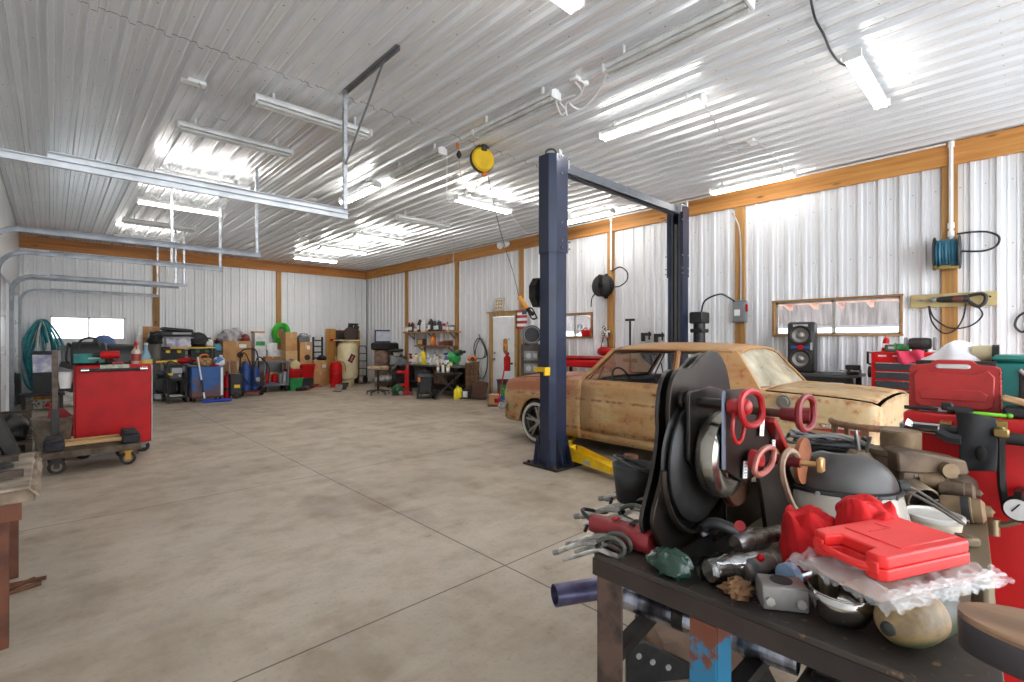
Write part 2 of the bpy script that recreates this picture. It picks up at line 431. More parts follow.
# ================================================================ ceiling lights
LZ = 3.745
glow = emit((255, 252, 247), 17.0)
glow_near = emit((255, 252, 247), 7.5)
offt = mk((206, 206, 202), .4)
whal = mk((225, 225, 222), .35)
def fixture(L, lit, slim=False):
    t = thing('fluorescent_light', '', 'ceiling light')
    part(t, 'housing', whal, B().prism([(-.046, .0), (-.05, .03), (-.03, .06), (.03, .06), (.05, .03), (.046, 0)], -L/2, L/2, 0).box((-L*.35, 0, .104), (.02, .03, .095)).box((L*.35, 0, .104), (.02, .03, .095)))
    for q in (-.034, .034):
        part(t, 'tube', (glow_near if lit == 2 else glow) if lit else offt, B().cyl((-L/2+.03, q, -.028), (L/2-.03, q, -.028), .0165, n=10))
    for e in (-1, 1): part(t, 'end_cap', whal, B().box((e*(L/2-.012), 0, .005), (.024, .135, .075), bv=.004))
    return t
FIX = [((553, -8), (575, 8), 2, 'x', 'lit strip light cut off by the top edge of the photo'),
 ((848, 58), (885, 107), 2, 'x', 'lit twin tube light at upper right with a black cord running to it'),
 ((600, 138), (705, 103), 2, 'y', 'lit strip light on the ceiling nearest beyond the overhead beam of the blue lift'),
 ((711, 193), (795, 176), 2, 'y', 'lit strip light just above the wooden wall beam right of the far lift column'),
 ((563, 224), (612, 213), 1, 'y', 'lit strip light above the wooden beam between the two blue lift columns'),
 ((605, 74), (752, 4), 0, 'y', 'unlit strip light nearest the camera in the row with white looped cords'),
 ((475, 137), (558, 97), 0, 'y', 'unlit strip light left of the white looped cords and above the yellow reel'),
 ((390, 179), (447, 151), 0, 'y', 'unlit strip light left of the hanging orange cord plug'),
 ((342, 203), (378, 187), 1, 'y', 'lit strip light crossed by the tall door track hanger'),
 ((455, 199), (510, 213), 1, 'x', 'lit strip light directly below the yellow cord reel'),
 ((398, 218), (448, 229), 0, 'x', 'unlit strip light between the yellow reel light and the back corner'),
 ((356, 236), (402, 243), 1, 'x', 'lit strip light nearest in the trio by the back corner'),
 ((322, 248), (364, 254), 1, 'x', 'lit strip light in the middle of the trio by the back corner'),
 ((294, 257), (336, 263), 1, 'x', 'lit strip light closest to the back beam in the trio by the corner'),
 ((253, 101), (370, 138), 0, 'x', 'unlit strip light passing behind the tall door track hanger'),
 ((178, 127), (290, 157), 0, 'x', 'unlit strip light just left of the one behind the tall hanger'),
 ((155, 173), (248, 193), 1, 'x', 'lit strip light right above the long nearest door track'),
 ((137, 201), (219, 215), 2, 'x', 'lit strip light just below the long front door track'),
 ((123, 221), (195, 232), 0, 'x', 'unlit strip light beyond the lit pair at the door tracks'),
 ((114, 236), (178, 246), 2, 'x', 'lit strip light farthest left just above the back wooden beam')]
base = {}
for p, q, lit, ax, lab in FIX:
    a, c = onz(*p, LZ), onz(*q, LZ); m = (a+c)/2
    if p[1] < 0: m = c+Vector((-.58, 0, 0))
    if lit not in base: base[lit] = f = fixture(1.22, lit)
    else: f = dup(base[lit], m)
    f.location = (m.x, m.y, LZ+.022); f.rotation_euler = (0, 0, 0 if ax == 'x' else PI/2)
    f['label'] = lab; f['group'] = 'strip lights on the ceiling'
# ================================================================ garage door tracks
def track(Y, X1, z, label, full=True):
    t = thing('garage_door_track', label, 'door track', (0, 0, 0), 0, None)
    X0 = XL+.03; hh = .055 if Y < 5 else .03; galt = mk((132, 134, 137), .42, .75, (112, 114, 117), 5) if Y > 5 else mk((178, 180, 182), .42, .75, (160, 162, 164), 5)
    c = .016
    prof = [(-.028, -c), (-.028, c), (.028, c), (.028, -c), (.022, -c), (.022, c-.005), (-.022, c-.005), (-.022, -c)]
    def sweep(P):
        b = B(); rings = []
        for i, p in enumerate(P):
            tg = (P[min(i+1, len(P)-1)]-P[max(i-1, 0)]).normalized(); up = Vector((0, 1, 0)).cross(tg)
            rings.append([p+up*u*1.0+Vector((0, v, 0)) for u, v in prof])
        return b.loft(rings)
    arc = [Vector((X0+.28-.28*math.cos(a), Y, z-.28+.28*math.sin(a))) for a in [PI/2*k/8 for k in range(9)]]
    part(t, 'rail', galt, sweep([Vector((X0, Y, .02))]+arc+[Vector((X1, Y, z))]))
    part(t, 'stiffener', galt, B().box(((X0+.5+X1)/2, Y+.022, z+.015+hh/2), (X1-X0-.5, .004, hh)).box(((X0+.5+X1)/2, Y+.004, z+.015+hh), (X1-X0-.5, .04, .004)))
    return t
def hanger(t, X, Y, z, brace=None, top=ZC-.02):
    part(t, 'hanger', galv, B().box((X, Y+.02, (z+top)/2), (.035, .004, top-z)).box((X-.016, Y+.036, (z+top)/2), (.004, .035, top-z)))
    if brace:
        part(t, 'mounting_angle', mk((128, 130, 132), .5, .3), B().box((X, Y+brace/2-.1, top-.01), (.04, abs(brace)+.25, .008)).box((X+.02, Y+brace/2-.1, top-.03), (.004, abs(brace)+.25, .035)))
        part(t, 'brace', mk((128, 130, 132), .5, .3), B().bar((X, Y+brace, top-.03), (X, Y+.02, z+(top-z)*.42), .032, .005, up=(1, 0, 0)))
t = track(4.58, 2.12, 2.64, 'nearest galvanized garage door track crossing the upper left with a braced hanger'); hanger(t, 2.10, 4.58, 2.62, -.75)
t = track(7.6, 2.2, 2.65, 'second galvanized door track just above the back wooden beam'); hanger(t, 2.15, 7.6, 2.63)
t = track(9.38, 2.12, 2.63, 'third galvanized door track below the beam, ending under a bright hanger'); hanger(t, 2.08, 9.38, 2.61, -.6); hanger(t, 1.4, 9.38, 2.61)
t = track(12.47, 2.12, 2.61, 'fourth galvanized door track with the double rail line across the back wall'); hanger(t, 2.08, 12.47, 2.59)
t = track(12.6, 2.0, 2.58, 'galvanized door track running beside the fourth one, slightly shorter')
hanger(t, 1.95, 12.6, 2.57)
t = track(15.7, 2.05, 2.6, 'farthest door track curving down beside the back window'); hanger(t, 2.03, 15.7, 2.58)
# ================================================================ yellow cord reel, cords and ceiling boxes
p = onz(482, 146, ZC); px0 = ony(482, 160, p.y)
t = thing('cord_reel', 'yellow retractable cord reel hanging from the ceiling', 'cord reel', (p.x, p.y, 0), YAW*-.35)
zc = px0.z
part(t, 'bracket', black, B().box((0, 0, ZC-.03), (.16, .08, .05), bv=.01).box((0, .07, (ZC-.03+zc)/2), (.07, .02, ZC-zc), bv=.005).box((0, -.07, (ZC-.03+zc)/2+.06), (.07, .02, ZC-zc-.1), bv=.005))
cord_ = 0; part(t, 'drum', yel, B().lathe([(0, -.06), (.135, -.06), (.155, -.04), (.155, -.022), (.13, -.02), (.13, .02), (.155, .022), (.155, .04), (.135, .06), (0, .06)], 28, (0, 0, zc), (PI/2, 0, 0)))
part(t, 'rim', black, B().lathe([(.09, -.02), (.165, -.02), (.165, .02), (.09, .02)], 28, (0, 0, zc), (PI/2, 0, 0)))
part(t, 'cord_guide', orange, B().box((0.03, 0, zc-.17), (.06, .05, .07), bv=.01))
e = [onx(a_, c_, X_)-Vector((p.x, p.y, 0)) for a_, c_, X_ in ((488, 176, 3.9), (493, 200, 4.6), (498, 222, 5.4), (506, 250, 6.2), (513, 272, 6.6), (519, 297, 6.9))]
Ri = Matrix.Rotation(YAW*.35, 3, 'Z')
part(t, 'cord', dgry, B().tube([Ri @ v for v in e], .007))
hd = part(t, 'work_light_handle', mk((206, 140, 50), .5), B().cyl(Ri @ e[-1], Ri @ (onx(527, 309, 6.95)-Vector((p.x, p.y, 0))), .045, .055))
q0, q1 = [Ri @ (onx(a_, c_, 6.95)-Vector((p.x, p.y, 0))) for a_, c_ in ((527, 309), (537, 318))]
build(B().tube([q0, q0.lerp(q1, .5)+Vector((.0, 0, .1)), q1], .016).tube([q0, q0.lerp(q1, .5)-Vector((.0, 0, .1)), q1], .016).cyl(q0, q0.lerp(q1, .6), .04), 'work_light_cage', blackm, hd)
def cordpx(name, label, pts, r, mat, f, group=None):
    return one(name, label, 'cord', mat, B().tube([f(*q) for q in pts], r), group=group)
cz = lambda x_, y_, z_=ZC-.03: onz(x_, y_, z_)
p0 = onz(457, 142, ZC-.02); YY = p0.y
def hy(x_, y_): return ony(x_, y_, YY)
cordpx('drop_cord', 'thin tan power cord drooping below the orange plug and yellow reel', [(459, 156), (461, 175), (467, 190), (474, 192), (478, 180), (479, 168)], .006, tan, hy)
t = thing('cord_plug', 'orange and black cord plug hanging left of the yellow reel', 'plug', hy(457, 143))
q = hy(459, 155)-hy(457, 143); part(t, 'orange_end', orange, B().cyl((0, 0, ZC-p0.z-.02), q*.5, .018)); part(t, 'black_end', black, B().lathe([(0, -.05), (.03, -.02), (.035, .01), (.015, .05), (0, .06)], 12, q))
cordpx('drop_cord', 'white cord hanging down left of the orange plug to the lit light', [(447, 152), (447, 172), (447, 195), (450, 202), (455, 200)], .006, WH, lambda a, c: ony(a, c, 5.35))
cordpx('drop_cord', 'white cord trailing from the right end of the light below the reel', [(511, 214), (518, 224), (527, 233), (540, 231)], .007, WH, lambda a, c: onz(a, c, ZC-.05))
for i, P in enumerate(([(555, 97), (558, 108), (562, 115), (566, 110), (560, 102), (566, 98), (575, 95)], [(575, 82), (582, 92), (574, 100), (566, 104), (567, 115)], [(578, 80), (584, 84), (580, 95), (570, 103), (580, 109), (592, 100), (602, 85), (606, 75)])):
    cordpx('electric_cable', ['white cord loop at the end of the unlit light above the reel', 'white cord dangling from a ceiling outlet between two unlit lights', 'long white cord looping up to the nearest unlit light'][i], P, .008, WH, lambda a, c: onz(a, c, ZC-.05))
cordpx('electric_cable', 'black cord running from the top edge down to the lit twin tube light', [(810, -6), (815, 18), (824, 35), (830, 50), (840, 63), (849, 66)], .009, black, lambda a, c: onz(a, c, ZC-.04))
cordpx('electric_cable', 'thin grey cord running along the ceiling from the lit light to the wall beam', [(703, 102), (718, 128), (730, 146), (742, 152), (755, 141), (775, 158), (795, 174)], .006, lgry, lambda a, c: onz(a, c, ZC-.035))
cordpx('electric_cable', 'white cord drooping from the small ceiling box at upper left', [(199, 83), (207, 100), (215, 115), (226, 121), (233, 115), (236, 110)], .007, lgry, lambda a, c: onz(a, c, ZC-.05))
cordpx('electric_cable', 'thin white cord curving between the unlit light and back corner', [(245, 228), (262, 234), (280, 235), (292, 222), (300, 236), (330, 247)], .006, lgry, lambda a, c: onz(a, c, ZC-.04))
obx = B().box((0, 0, -.02), (.2, .09, .04), bv=.008)
o = one('outlet_box', 'small white ceiling outlet box left of the two unlit lights', 'outlet box', WH, obx, onz(194, 80, ZC), 0)
for pz, lb in (((579, 79), 'white ceiling outlet box between two unlit lights with cord loops'), ((311, 198), 'small white ceiling outlet box behind the tall track hanger'), ((373, 180), 'white ceiling outlet box at the end of the lit light by the hanger'), ((752, 140), 'white ceiling outlet box on the grey cord above the beam')):
    c = o.copy(); COL.objects.link(c); c.location = onz(*pz, ZC); c['label'] = lb
# hoist cable with yellow handled hook tool
tp = onz(505, 244, 3.72); ty = 8.0
t = thing('flood_light', 'twin head white flood light mounted on the wooden wall beam', 'flood light', (XR-.07, onx(508, 244, XR-.07).y, onx(508, 244, XR-.07).z))
part(t, 'base_plate', WH, B().cyl((-.02, 0, 0), (.01, 0, 0), .07))
for sgn in (-1, 1): part(t, 'lamp_head', WH, B().lathe([(0, -.06), (.04, -.05), (.075, .05), (.08, .09), (.0, .075)], 14, (-.13, sgn*.11, -.03), (0, -1.9, sgn*.5)))
# ================================================================ two post lift
PX1, PY1, PX2, PY2, LH = 4.16, 3.74, 7.22, 3.79, 3.52
t = thing('two_post_lift', 'dark blue two post car lift with yellow arms around the rusty car', 'car lift')
def colprof(sx, k=.86):
    o = [(-.14, -.08), (-.07, -.145), (.13, -.145), (.13, -.09), (.118, -.09), (.118, -.133), (-.065, -.133), (-.128, -.075)]
    o = o+[(p, -q) for p, q in o[::-1]]
    return [(p*sx*k, q*k) for p, q in o]
def column(cx, cy, sx):
    c = part(t, 'column', navy, B(place((cx, cy, 0))).prism(colprof(sx), .02, LH-.03, 2))
    k = B(place((cx, cy, 0))).prism(colprof(sx, .95), 2.42, LH, 2)
    for z in (2.47, 2.55, 2.75, 3.3, 3.5):
        for q in (-.14, .14): k.cyl((sx*.14, q, z), (sx*.156, q, z), .011, n=6, m=1)
        k.cyl((0, -.15, z), (0, -.165, z), .011, n=6, m=1)
    build(k, 'upper_sleeve', [navy, steel], c)
    for q in (-.1, .1): build(B(place((cx, cy, .024))).prism([(-.14*sx, 0), (-.2*sx, 0), (-.145*sx, .3), (-.13*sx, .3)], q-.006, q+.006, 1), 'gusset', navy, c)
    for p in (-.05, .1):
        for w in (-1, 1): build(B(place((cx, cy, .024))).prism([(w*.145, 0), (w*.225, 0), (w*.15, .3), (w*.14, .3)], p-.006, p+.006, 0), 'gusset', navy, c)
    k = B(place((cx+sx*.03, cy, .012))).box((0, 0, 0), (.48, .52, .024), bv=.006)
    for q in (-.2, .2):
        for p in (-.2, .17): k.cyl((p*sx, q, 0), (p*sx, q, .04), .018, n=6, m=1)
    part(t, 'base_plate', [blackm, rustd], k)
    cg = part(t, 'carriage', black, B(place((cx, cy, 0))).box((sx*.06, 0, .5), (.12, .24, .86), bv=.01).box((sx*.17, 0, .12), (.12, .3, .16), bv=.01))
    build(B(place((cx, cy, 0))).box((sx*.09, 0, 1.9), (.02, .05, 2.7)), 'chain', dgry, cg)
    for q in (-.06, .06): build(B(place((cx, cy, 0))).box((sx*.10, q, 1.8), (.015, .025, 3.3)), 'guide_strip', dgry, cg)
column(PX1, PY1, 1); column(PX2, PY2, -1)
def arm(p, q, pad):
    p, q = Vector(p), Vector(q); d = (q-p); a = math.atan2(d.y, d.x); L = d.length
    b = B(place(p, (0, 0, a)))
    b.prism([(0, -.035), (0, .11), (.08, .11), (L*.55, .045), (L*.62, .04), (L*.62, -.035)], -.075, -.065, 1)
    b.prism([(0, -.035), (0, .11), (.08, .11), (L*.55, .045), (L*.62, .04), (L*.62, -.035)], .065, .075, 1)
    b.box((L*.31, 0, -.03), (L*.62, .14, .01)).box((L*.36, 0, .03), (L*.5, .135, .012)).box((L*.75, 0, 0), (L*.5, .11, .06), bv=.004).cyl((-.02, 0, -.05), (-.02, 0, .12), .05)
    am = part(t, 'arm', yel, b)
    build(B(place(p, (0, 0, a))).cyl((L*.96, 0, .0), (L*.96, 0, .05), .055, n=18), 'rubber_pad', rub if pad else lgry, am)
    build(B(place(p, (0, 0, a))).box((L*.3, -.078, .0), (.12, .004, .035)), 'sticker', lgry, am)
    return am
arm((PX1+.2, PY1-.15, .1), (4.12, 2.5, .1), 1); arm((PX1+.2, PY1+.13, .1), (5.2, 4.3, .1), 1)
arm((PX2-.2, PY2-.15, .1), (7.0, 2.6, .1), 1); arm((PX2-.2, PY2+.15, .1), (6.85, 4.85, .1), 1)
b = B().box(((PX1+PX2)/2, PY1+.03, LH-.03), (PX2-PX1-.2, .14, .012)).box(((PX1+PX2)/2, PY1-.035, LH-.075), (PX2-PX1-.2, .01, .1)).box(((PX1+PX2)/2, PY1+.095, LH-.075), (PX2-PX1-.2, .01, .1))
ob = part(t, 'overhead_beam', mk((112, 116, 124), .4, .4), b)
build(B().tube([(PX1+.15, PY1-.02, LH-.08), (PX1+.6, PY1-.03, LH-.16), (PX2-.6, PY1-.02, LH-.16), (PX2-.12, PY1-.02, LH-.1)], .012), 'safety_bar', black, ob)
for cx, sx in ((PX1, 1), (PX2, -1)): build(B().box((cx+sx*.1, PY1+.02, LH+.0), (.16, .24, .02)).box((cx+sx*.19, PY1+.02, LH-.05), (.02, .24, .12)).box((cx+sx*.03, PY1-.1, LH+.03), (.05, .02, .08)), 'end_bracket', lgry, ob)
build(B().tube([(PX1-.1, PY1, LH-.02), (PX1-.08, PY1, LH+.06), (PX1+.02, PY1-.02, LH+.09), (PX1+.1, PY1-.02, LH+.02)], .01), 'hydraulic_hose', black, ob)
part(t, 'lock_cover', blackm, B(place((PX1-.03, PY1+.19, 1.98), (PI/2, 0, .3))).lathe([(.0, -.05), (.1, -.05), (.18, -.03), (.18, .05), (0, .05)], 8, r=(0, 0, .39)))
part(t, 'latch_plate', yel, B().box((PX1-.16, PY1+.0, 1.1), (.05, .2, .05)).box((PX1-.19, PY1-.1, 1.085), (.08, .02, .09)), label='yellow latch plate')
p = onz(696, 342, 1.42); 
pu = part(t, 'power_unit', black, B().box((PX2+.12, PY2-.28, 1.78), (.26, .22, .18), bv=.02).cyl((PX2+.12, PY2-.28, 1.3), (PX2+.12, PY2-.28, 1.7), .09).box((PX2+.12, PY2-.28, 1.58), (.22, .2, .06), bv=.01))
build(B().tube([(PX2+.14, PY2-.3, 1.86), (PX2+.17, PY2-.35, 2.05), (PX2+.35, PY2-.5, 2.15), (PX2+.7, 3.3, 2.12), (XR-.1, 3.24, 2.04)], .014), 'conduit', blackm, pu)
# rusty lift adapter standing on the arm
q = onz(634, 468, .13)
t = thing('lift_adapter', 'rusty round lift pad adapter standing on the yellow arm', 'lift adapter', (4.145, 2.68, .135))
part(t, 'stem', rust, B().cyl((0, 0, 0), (0, 0, .13), .035, n=16)); part(t, 'top_plate', rust, B().lathe([(0, .12), (.06, .125), (.07, .14), (.07, .165), (0, .165)], 16))
# ================================================================ rusty coupe
CARX, CARY = 5.71, 3.335
s = N('weathered_car_paint'); s.set(Roughness=.55, Coat_Weight=.08)
x, y, z = s.xyz()
n1 = s.noise(1.7, 7, .62); n2 = s.noise(9, 7, .7); n3 = s.noise(26, 5, .65); n4 = s.noise(3.5, 6, .6, (1, 1, 3.5))
k = s.mix(s.ramp(n1, .38, .64), lin((188, 162, 116)), lin((170, 128, 82)))
k = s.mix(s.math('MULTIPLY', s.ramp(n4, .5, .68), .8), k, lin((172, 112, 64)))
top = s.ramp(s.math('ADD', z, s.math('MULTIPLY', n2, .12)), .84, .96)
k = s.mix(s.math('MULTIPLY', s.math('MULTIPLY', top, s.ramp(n1, .62, .4)), .75), k, lin((176, 122, 72)))
fr = s.math('MULTIPLY', s.ramp(s.math('ADD', y, s.math('MULTIPLY', n1, .9)), .95, 1.25), s.ramp(s.math('ADD', z, s.math('MULTIPLY', n2, .2)), .76, .86))
k = s.mix(s.math('MULTIPLY', fr, .85), k, lin((168, 98, 66)))
tr = s.math('MULTIPLY', s.ramp(y, -1.5, -1.75), s.ramp(n2, .62, .45))
k = s.mix(s.math('MULTIPLY', tr, .7), k, lin((182, 164, 124)))
# rust lines along the crease, the sill and the belt
for zc_, wd, am in ((.692, .02, .95), (.325, .03, .8), (.9, .03, .6)):
    d = s.math('ABSOLUTE', s.math('SUBTRACT', z, zc_)); d = s.math('MULTIPLY', s.ramp(d, wd, wd*.2), s.ramp(n2, .44, .58))
    k = s.mix(s.math('MULTIPLY', d, am), k, lin((112, 58, 30)))
sp = s.math('MULTIPLY', s.ramp(n2, .56, .64), s.ramp(n1, .40, .56)); k = s.mix(s.math('MULTIPLY', sp, .8), k, lin((140, 76, 38)))
sp = s.math('MULTIPLY', s.ramp(n3, .62, .67), s.ramp(z, .8, .5)); k = s.mix(s.math('MULTIPLY', sp, .9), k, lin((74, 40, 24)))
s.l(k, s.b.inputs['Base Color']); s.bump(n3, .08, .004); paint = s.m
car = thing('car', 'rusty tan two door coupe parked between the lift columns', 'car', (CARX, CARY, 0))
FW, RW, WZ, WR, AR = 1.30, -1.395, .305, .305, .345
def interp(tab, v):
    for (a, p), (c, q) in zip(tab, tab[1:]):
        if v <= c: return p+(q-p)*max(0, (v-a))/(c-a)
    return tab[-1][1]
WT = [(-2.495, .80), (-2.44, .845), (-2.2, .865), (-1.2, .885), (0, .89), (1.2, .885), (1.8, .865), (1.97, .835), (2.02, .79), (2.045, .72)]
ZT = [(-2.495, .87), (-2.44, .90), (-2.2, .925), (-1.5, .945), (-.5, .925), (.5, .925), (1.2, .925), (1.65, .90), (1.89, .87), (1.99, .82), (2.045, .74)]
def colpts(y, sgn=1, off=0):
    w, zt = interp(WT, y)-off, interp(ZT, y)-off; zb = .19 if -1.0 < y < 1.0 else .27; zl = zb; arch = False
    for c in (FW, RW):
        if abs(y-c) < AR: zl = max(zl, WZ+math.sqrt(AR*AR-(y-c)**2)); arch = zl > zb
    def Z(v): return zl+(.68-zl)*(v-zb)/(.68-zb) if v < .68 else v
    kz = (zt-.7)/.225
    P = [(w-.05, Z(zb)), (w-.012, Z(.30)), (w-.002, Z(.42)), (w, Z(.55)), (w-.001, Z(.672)), (w-.018, .697), (w-.024, .697+.06*kz), (w-.03, .697+.14*kz), (w-.045, zt-.022), (w-.07, zt), (w-.12, zt-.004), (w-.16, zt+.008), (w*.5, zt+.03), (0, zt+.038)]
    return [Vector((sgn*p, y, q)) for p, q in P]
def ys(a, c):
    v = {a, c}
    y = -2.495
    base_ = [-2.495, -2.47, -2.44, -2.3, -2.1, -1.9, -.9, -.6, -.3, 0, .3, .6, .9, 1.75, 1.85, 1.92, 1.97, 2.005, 2.025, 2.045]
    for w in (FW, RW): base_ += [w+AR*math.sin(PI/2*i/7) for i in range(-7, 8)]+[w-AR-.003, w+AR+.003]
    v |= {q for q in base_ if a < q < c}
    return sorted(v)
def skin(a, c, r0, r1, sgn, off=0):
    rings = [colpts(q, sgn, off)[r0:r1+1] for q in ys(a, c)]
    return B().loft(rings, caps=False, closed=False)
def both(a, c, r0, r1, off=0):
    b = skin(a, c, r0, r1, 1, off); q = skin(a, c, r0, r1, -1, off); b.add(q.v, q.f); return b
G = .004
DF, DR = .525, -.72
inner = mk((60, 36, 24), .8, .2, (38, 26, 20), 9)
hull = part(car, 'inner_hull', inner, both(-2.46, 2.0, 0, 10, .022))
b = B().box((0, 0, .22), (1.5, 3.4, .03)).box((0, 1.4, .5), (1.0, .9, .5)).box((0, -1.4, .55), (1.0, 1.5, .4))
part(car, 'underbody', black, b)
for sg in (1, -1):
    part(car, 'front_fender', paint, skin(DF+G, 2.045, 0, 10, sg), solid=.006)
    d = part(car, 'door', paint, skin(DR+G, DF-G, 1, 9, sg), solid=.006)
    w = .862*sg
    build(B(place((w*1.012, -.56, .822))).box((0, 0, 0), (.012, .14, .035), bv=.005).bar((sg*.03, -.06, .006), (sg*.03, .06, .006), .014, .02).box((sg*.015, -.055, .005), (.03, .02, .02)).box((sg*.015, .055, .005), (.03, .02, .02)), 'door_handle', mk((150, 104, 62), .4, .6), d)
    part(car, 'quarter_panel', paint, skin(-2.495, DR-G, 0, 10, sg), solid=.006)
    part(car, 'rocker_panel', paint, skin(DR-.3, DF+.1, 0, 1, sg, .008), solid=.006)
    part(car, 'wheel_arch_lip', paint, B().tube([colpts(FW+AR*math.sin(PI/2*i/8)*.995, sg)[0]+Vector((sg*.035, 0, 0)) for i in range(-8, 9)], .012, 6, k=2))
    part(car, 'wheel_arch_lip', paint, B().tube([colpts(RW+AR*math.sin(PI/2*i/8)*.995, sg)[0]+Vector((sg*.035, 0, 0)) for i in range(-8, 9)], .012, 6, k=2))
h = both(.86, 2.02, 11, 13); hood = part(car, 'hood', paint, h, solid=.008)
part(car, 'cowl', paint, both(.45, .85, 9, 13), solid=.006)
tk = part(car, 'trunk_lid', paint, both(-2.47, -1.62, 11, 13), solid=.008)
part(car, 'rear_deck', paint, both(-1.61, -1.2, 9, 13), solid=.006)
for yv, nm in ((2.045, 'front_panel'), (-2.495, 'rear_panel')):
    R = colpts(yv); part(car, nm, paint, B().loft([[Vector((p.x*q, p.y, p.z)) for p in R] for q in (1, .5, 0, -.5, -1)], caps=False, closed=False), solid=.006)
for yv, sg in ((2.09, 1), (-2.54, -1)):
    bm_ = part(car, 'bumper', chrome, B().tube([(-.86, yv-sg*.22, .46), (-.84, yv-sg*.05, .46), (-.6, yv+sg*.03, .46), (0, yv+sg*.05, .46), (.6, yv+sg*.03, .46), (.84, yv-sg*.05, .46), (.86, yv-sg*.22, .46)], .06, 8))
for sx in (-1, 1):
    part(car, 'headlight', chrome, B(place((sx*.62, 2.04, .66), (-PI/2, 0, 0))).lathe([(0, .02), (.07, .015), (.085, 0), (.095, .01), (.095, -.04)], 18))
    part(car, 'tail_light', redp, B(place((sx*.68, -2.49, .62), (PI/2, 0, 0))).lathe([(0, .03), (.05, .025), (.065, 0), (.065, -.02)], 18))
# greenhouse
def roofpt(u, v):
    y = .22-1.52*v; hw = .615-.03*abs(v-.45)*2
    xx = (u*2-1); e = abs(xx)**3.2
    zz = 1.395-.028*(2*v-.9)**2-.085*e
    return (xx*hw, y, zz-(.015 if v in (0, 1) else 0))
part(car, 'roof', paint, B().grid(18, 12, roofpt), solid=.02)
part(car, 'headliner', cardd, B().grid(8, 6, lambda u, v: (lambda p: (p[0]*.95, p[1], p[2]-.03))(roofpt(u, v))))
def pil(nm, q, wd=.05):
    for sg in (-1, 1): part(car, nm, paint, B().bar(*[(p[0]*sg, p[1], p[2]) for p in q], wd, .035, up=(1, 0, 0), bv=.008))
pil('windshield_pillar', ((.80, .56, .92), (.60, .20, 1.32)))
pil('door_pillar', ((.79, -.70, .92), (.607, -.66, 1.315)), .045)
for sg in (-1, 1):
    o = [(.79, -1.12, .93), (.80, -1.30, .945), (.735, -1.56, .955), (.575, -1.285, 1.31), (.6, -1.2, 1.335), (.606, -1.0, 1.325)]
    i = [(p[0]-.045, p[1], p[2]) for p in o]
    part(car, 'rear_pillar', paint, B().loft([[Vector((sg*p[0], p[1], p[2])) for p in o], [Vector((sg*p[0], p[1], p[2])) for p in i]]))
    part(car, 'drip_rail', paint, B().tube([(sg*.605, .22, 1.315), (sg*.622, -.4, 1.325), (sg*.61, -1.25, 1.31)], .012, 6))
    part(car, 'belt_trim', paint, B().tube([(sg*.81, .56, .93), (sg*.815, -.4, .932), (sg*.80, -1.3, .945)], .012, 6))
    gl_ = [(.79, .48, .93), (.79, -.68, .93), (.61, -.645, 1.31), (.61, .2, 1.31)]
    part(car, 'side_window', pane, B().add([(sg*p[0], p[1], p[2]) for p in gl_], [(0, 1, 2, 3)]))
    gl_ = [(.79, -.72, .93), (.785, -1.12, .94), (.605, -1.0, 1.32), (.605, -.68, 1.31)]
    part(car, 'side_window', pane, B().add([(sg*p[0], p[1], p[2]) for p in gl_], [(0, 1, 2, 3)]))
    part(car, 'window_frame', mk((120, 70, 46), .5, .3), B().tube([(sg*.8, .46, .93), (sg*.614, .17, 1.305), (sg*.62, -.62, 1.308), (sg*.795, -.665, .93)], .011, 6, smooth=False).bar((sg*.795, .32, .93), (sg*.7, .30, 1.1), .012, .018))
def wsgrid(ytop, ztop, wtop, ybc, ybs, zb, wb):
    def f(u, v):
        xx = u*2-1; w = wb+(wtop-wb)*v; yb = ybc+(ybs-ybc)*xx*xx
        return (xx*w, yb+(ytop-yb)*v, zb+(ztop-zb-.045*xx*xx)*v)
    return f
s = N('dusty_glass'); tr_ = s.n('BsdfTransparent'); df = s.n('BsdfDiffuse'); df.inputs[0].default_value = lin((206, 196, 170)); gl_ = s.n('BsdfGlossy'); gl_.inputs['Roughness'].default_value = .05
m1 = s.n('MixShader'); m2 = s.n('MixShader'); nz = s.noise(4, 6); s.l(s.ramp(nz, .1, .75), m1.inputs[0]); s.l(tr_.outputs[0], m1.inputs[1]); s.l(df.outputs[0], m1.inputs[2])
m2.inputs[0].default_value = .14; s.l(m1.outputs[0], m2.inputs[1]); s.l(gl_.outputs[0], m2.inputs[2]); s.l(m2.outputs[0], s.t.nodes['Material Output'].inputs[0]); dusty = s.m
fw = wsgrid(.2, 1.355, .585, .86, .56, .945, .775); part(car, 'windshield', pane, B().grid(14, 6, fw))
rw = wsgrid(-1.27, 1.345, .565, -1.64, -1.52, .962, .72); part(car, 'rear_window', dusty, B().grid(14, 6, rw))
gk = lambda f, n: [f(i/n, 0) for i in range(n+1)]+[f(1, i/4) for i in range(1, 5)]+[f(1-i/n, 1) for i in range(1, n+1)]+[f(0, 1-i/4) for i in range(1, 4)]
part(car, 'rear_window_seal', black, B().tube(gk(rw, 10), .011, 6, True, smooth=False))
part(car, 'rear_window_trim', chrome, B().tube([Vector(p)+Vector((0, -.012, .004)) for p in gk(rw, 10)], .007, 5, True, smooth=False))
part(car, 'windshield_seal', black, B().tube(gk(fw, 10), .014, 6, True, smooth=False))
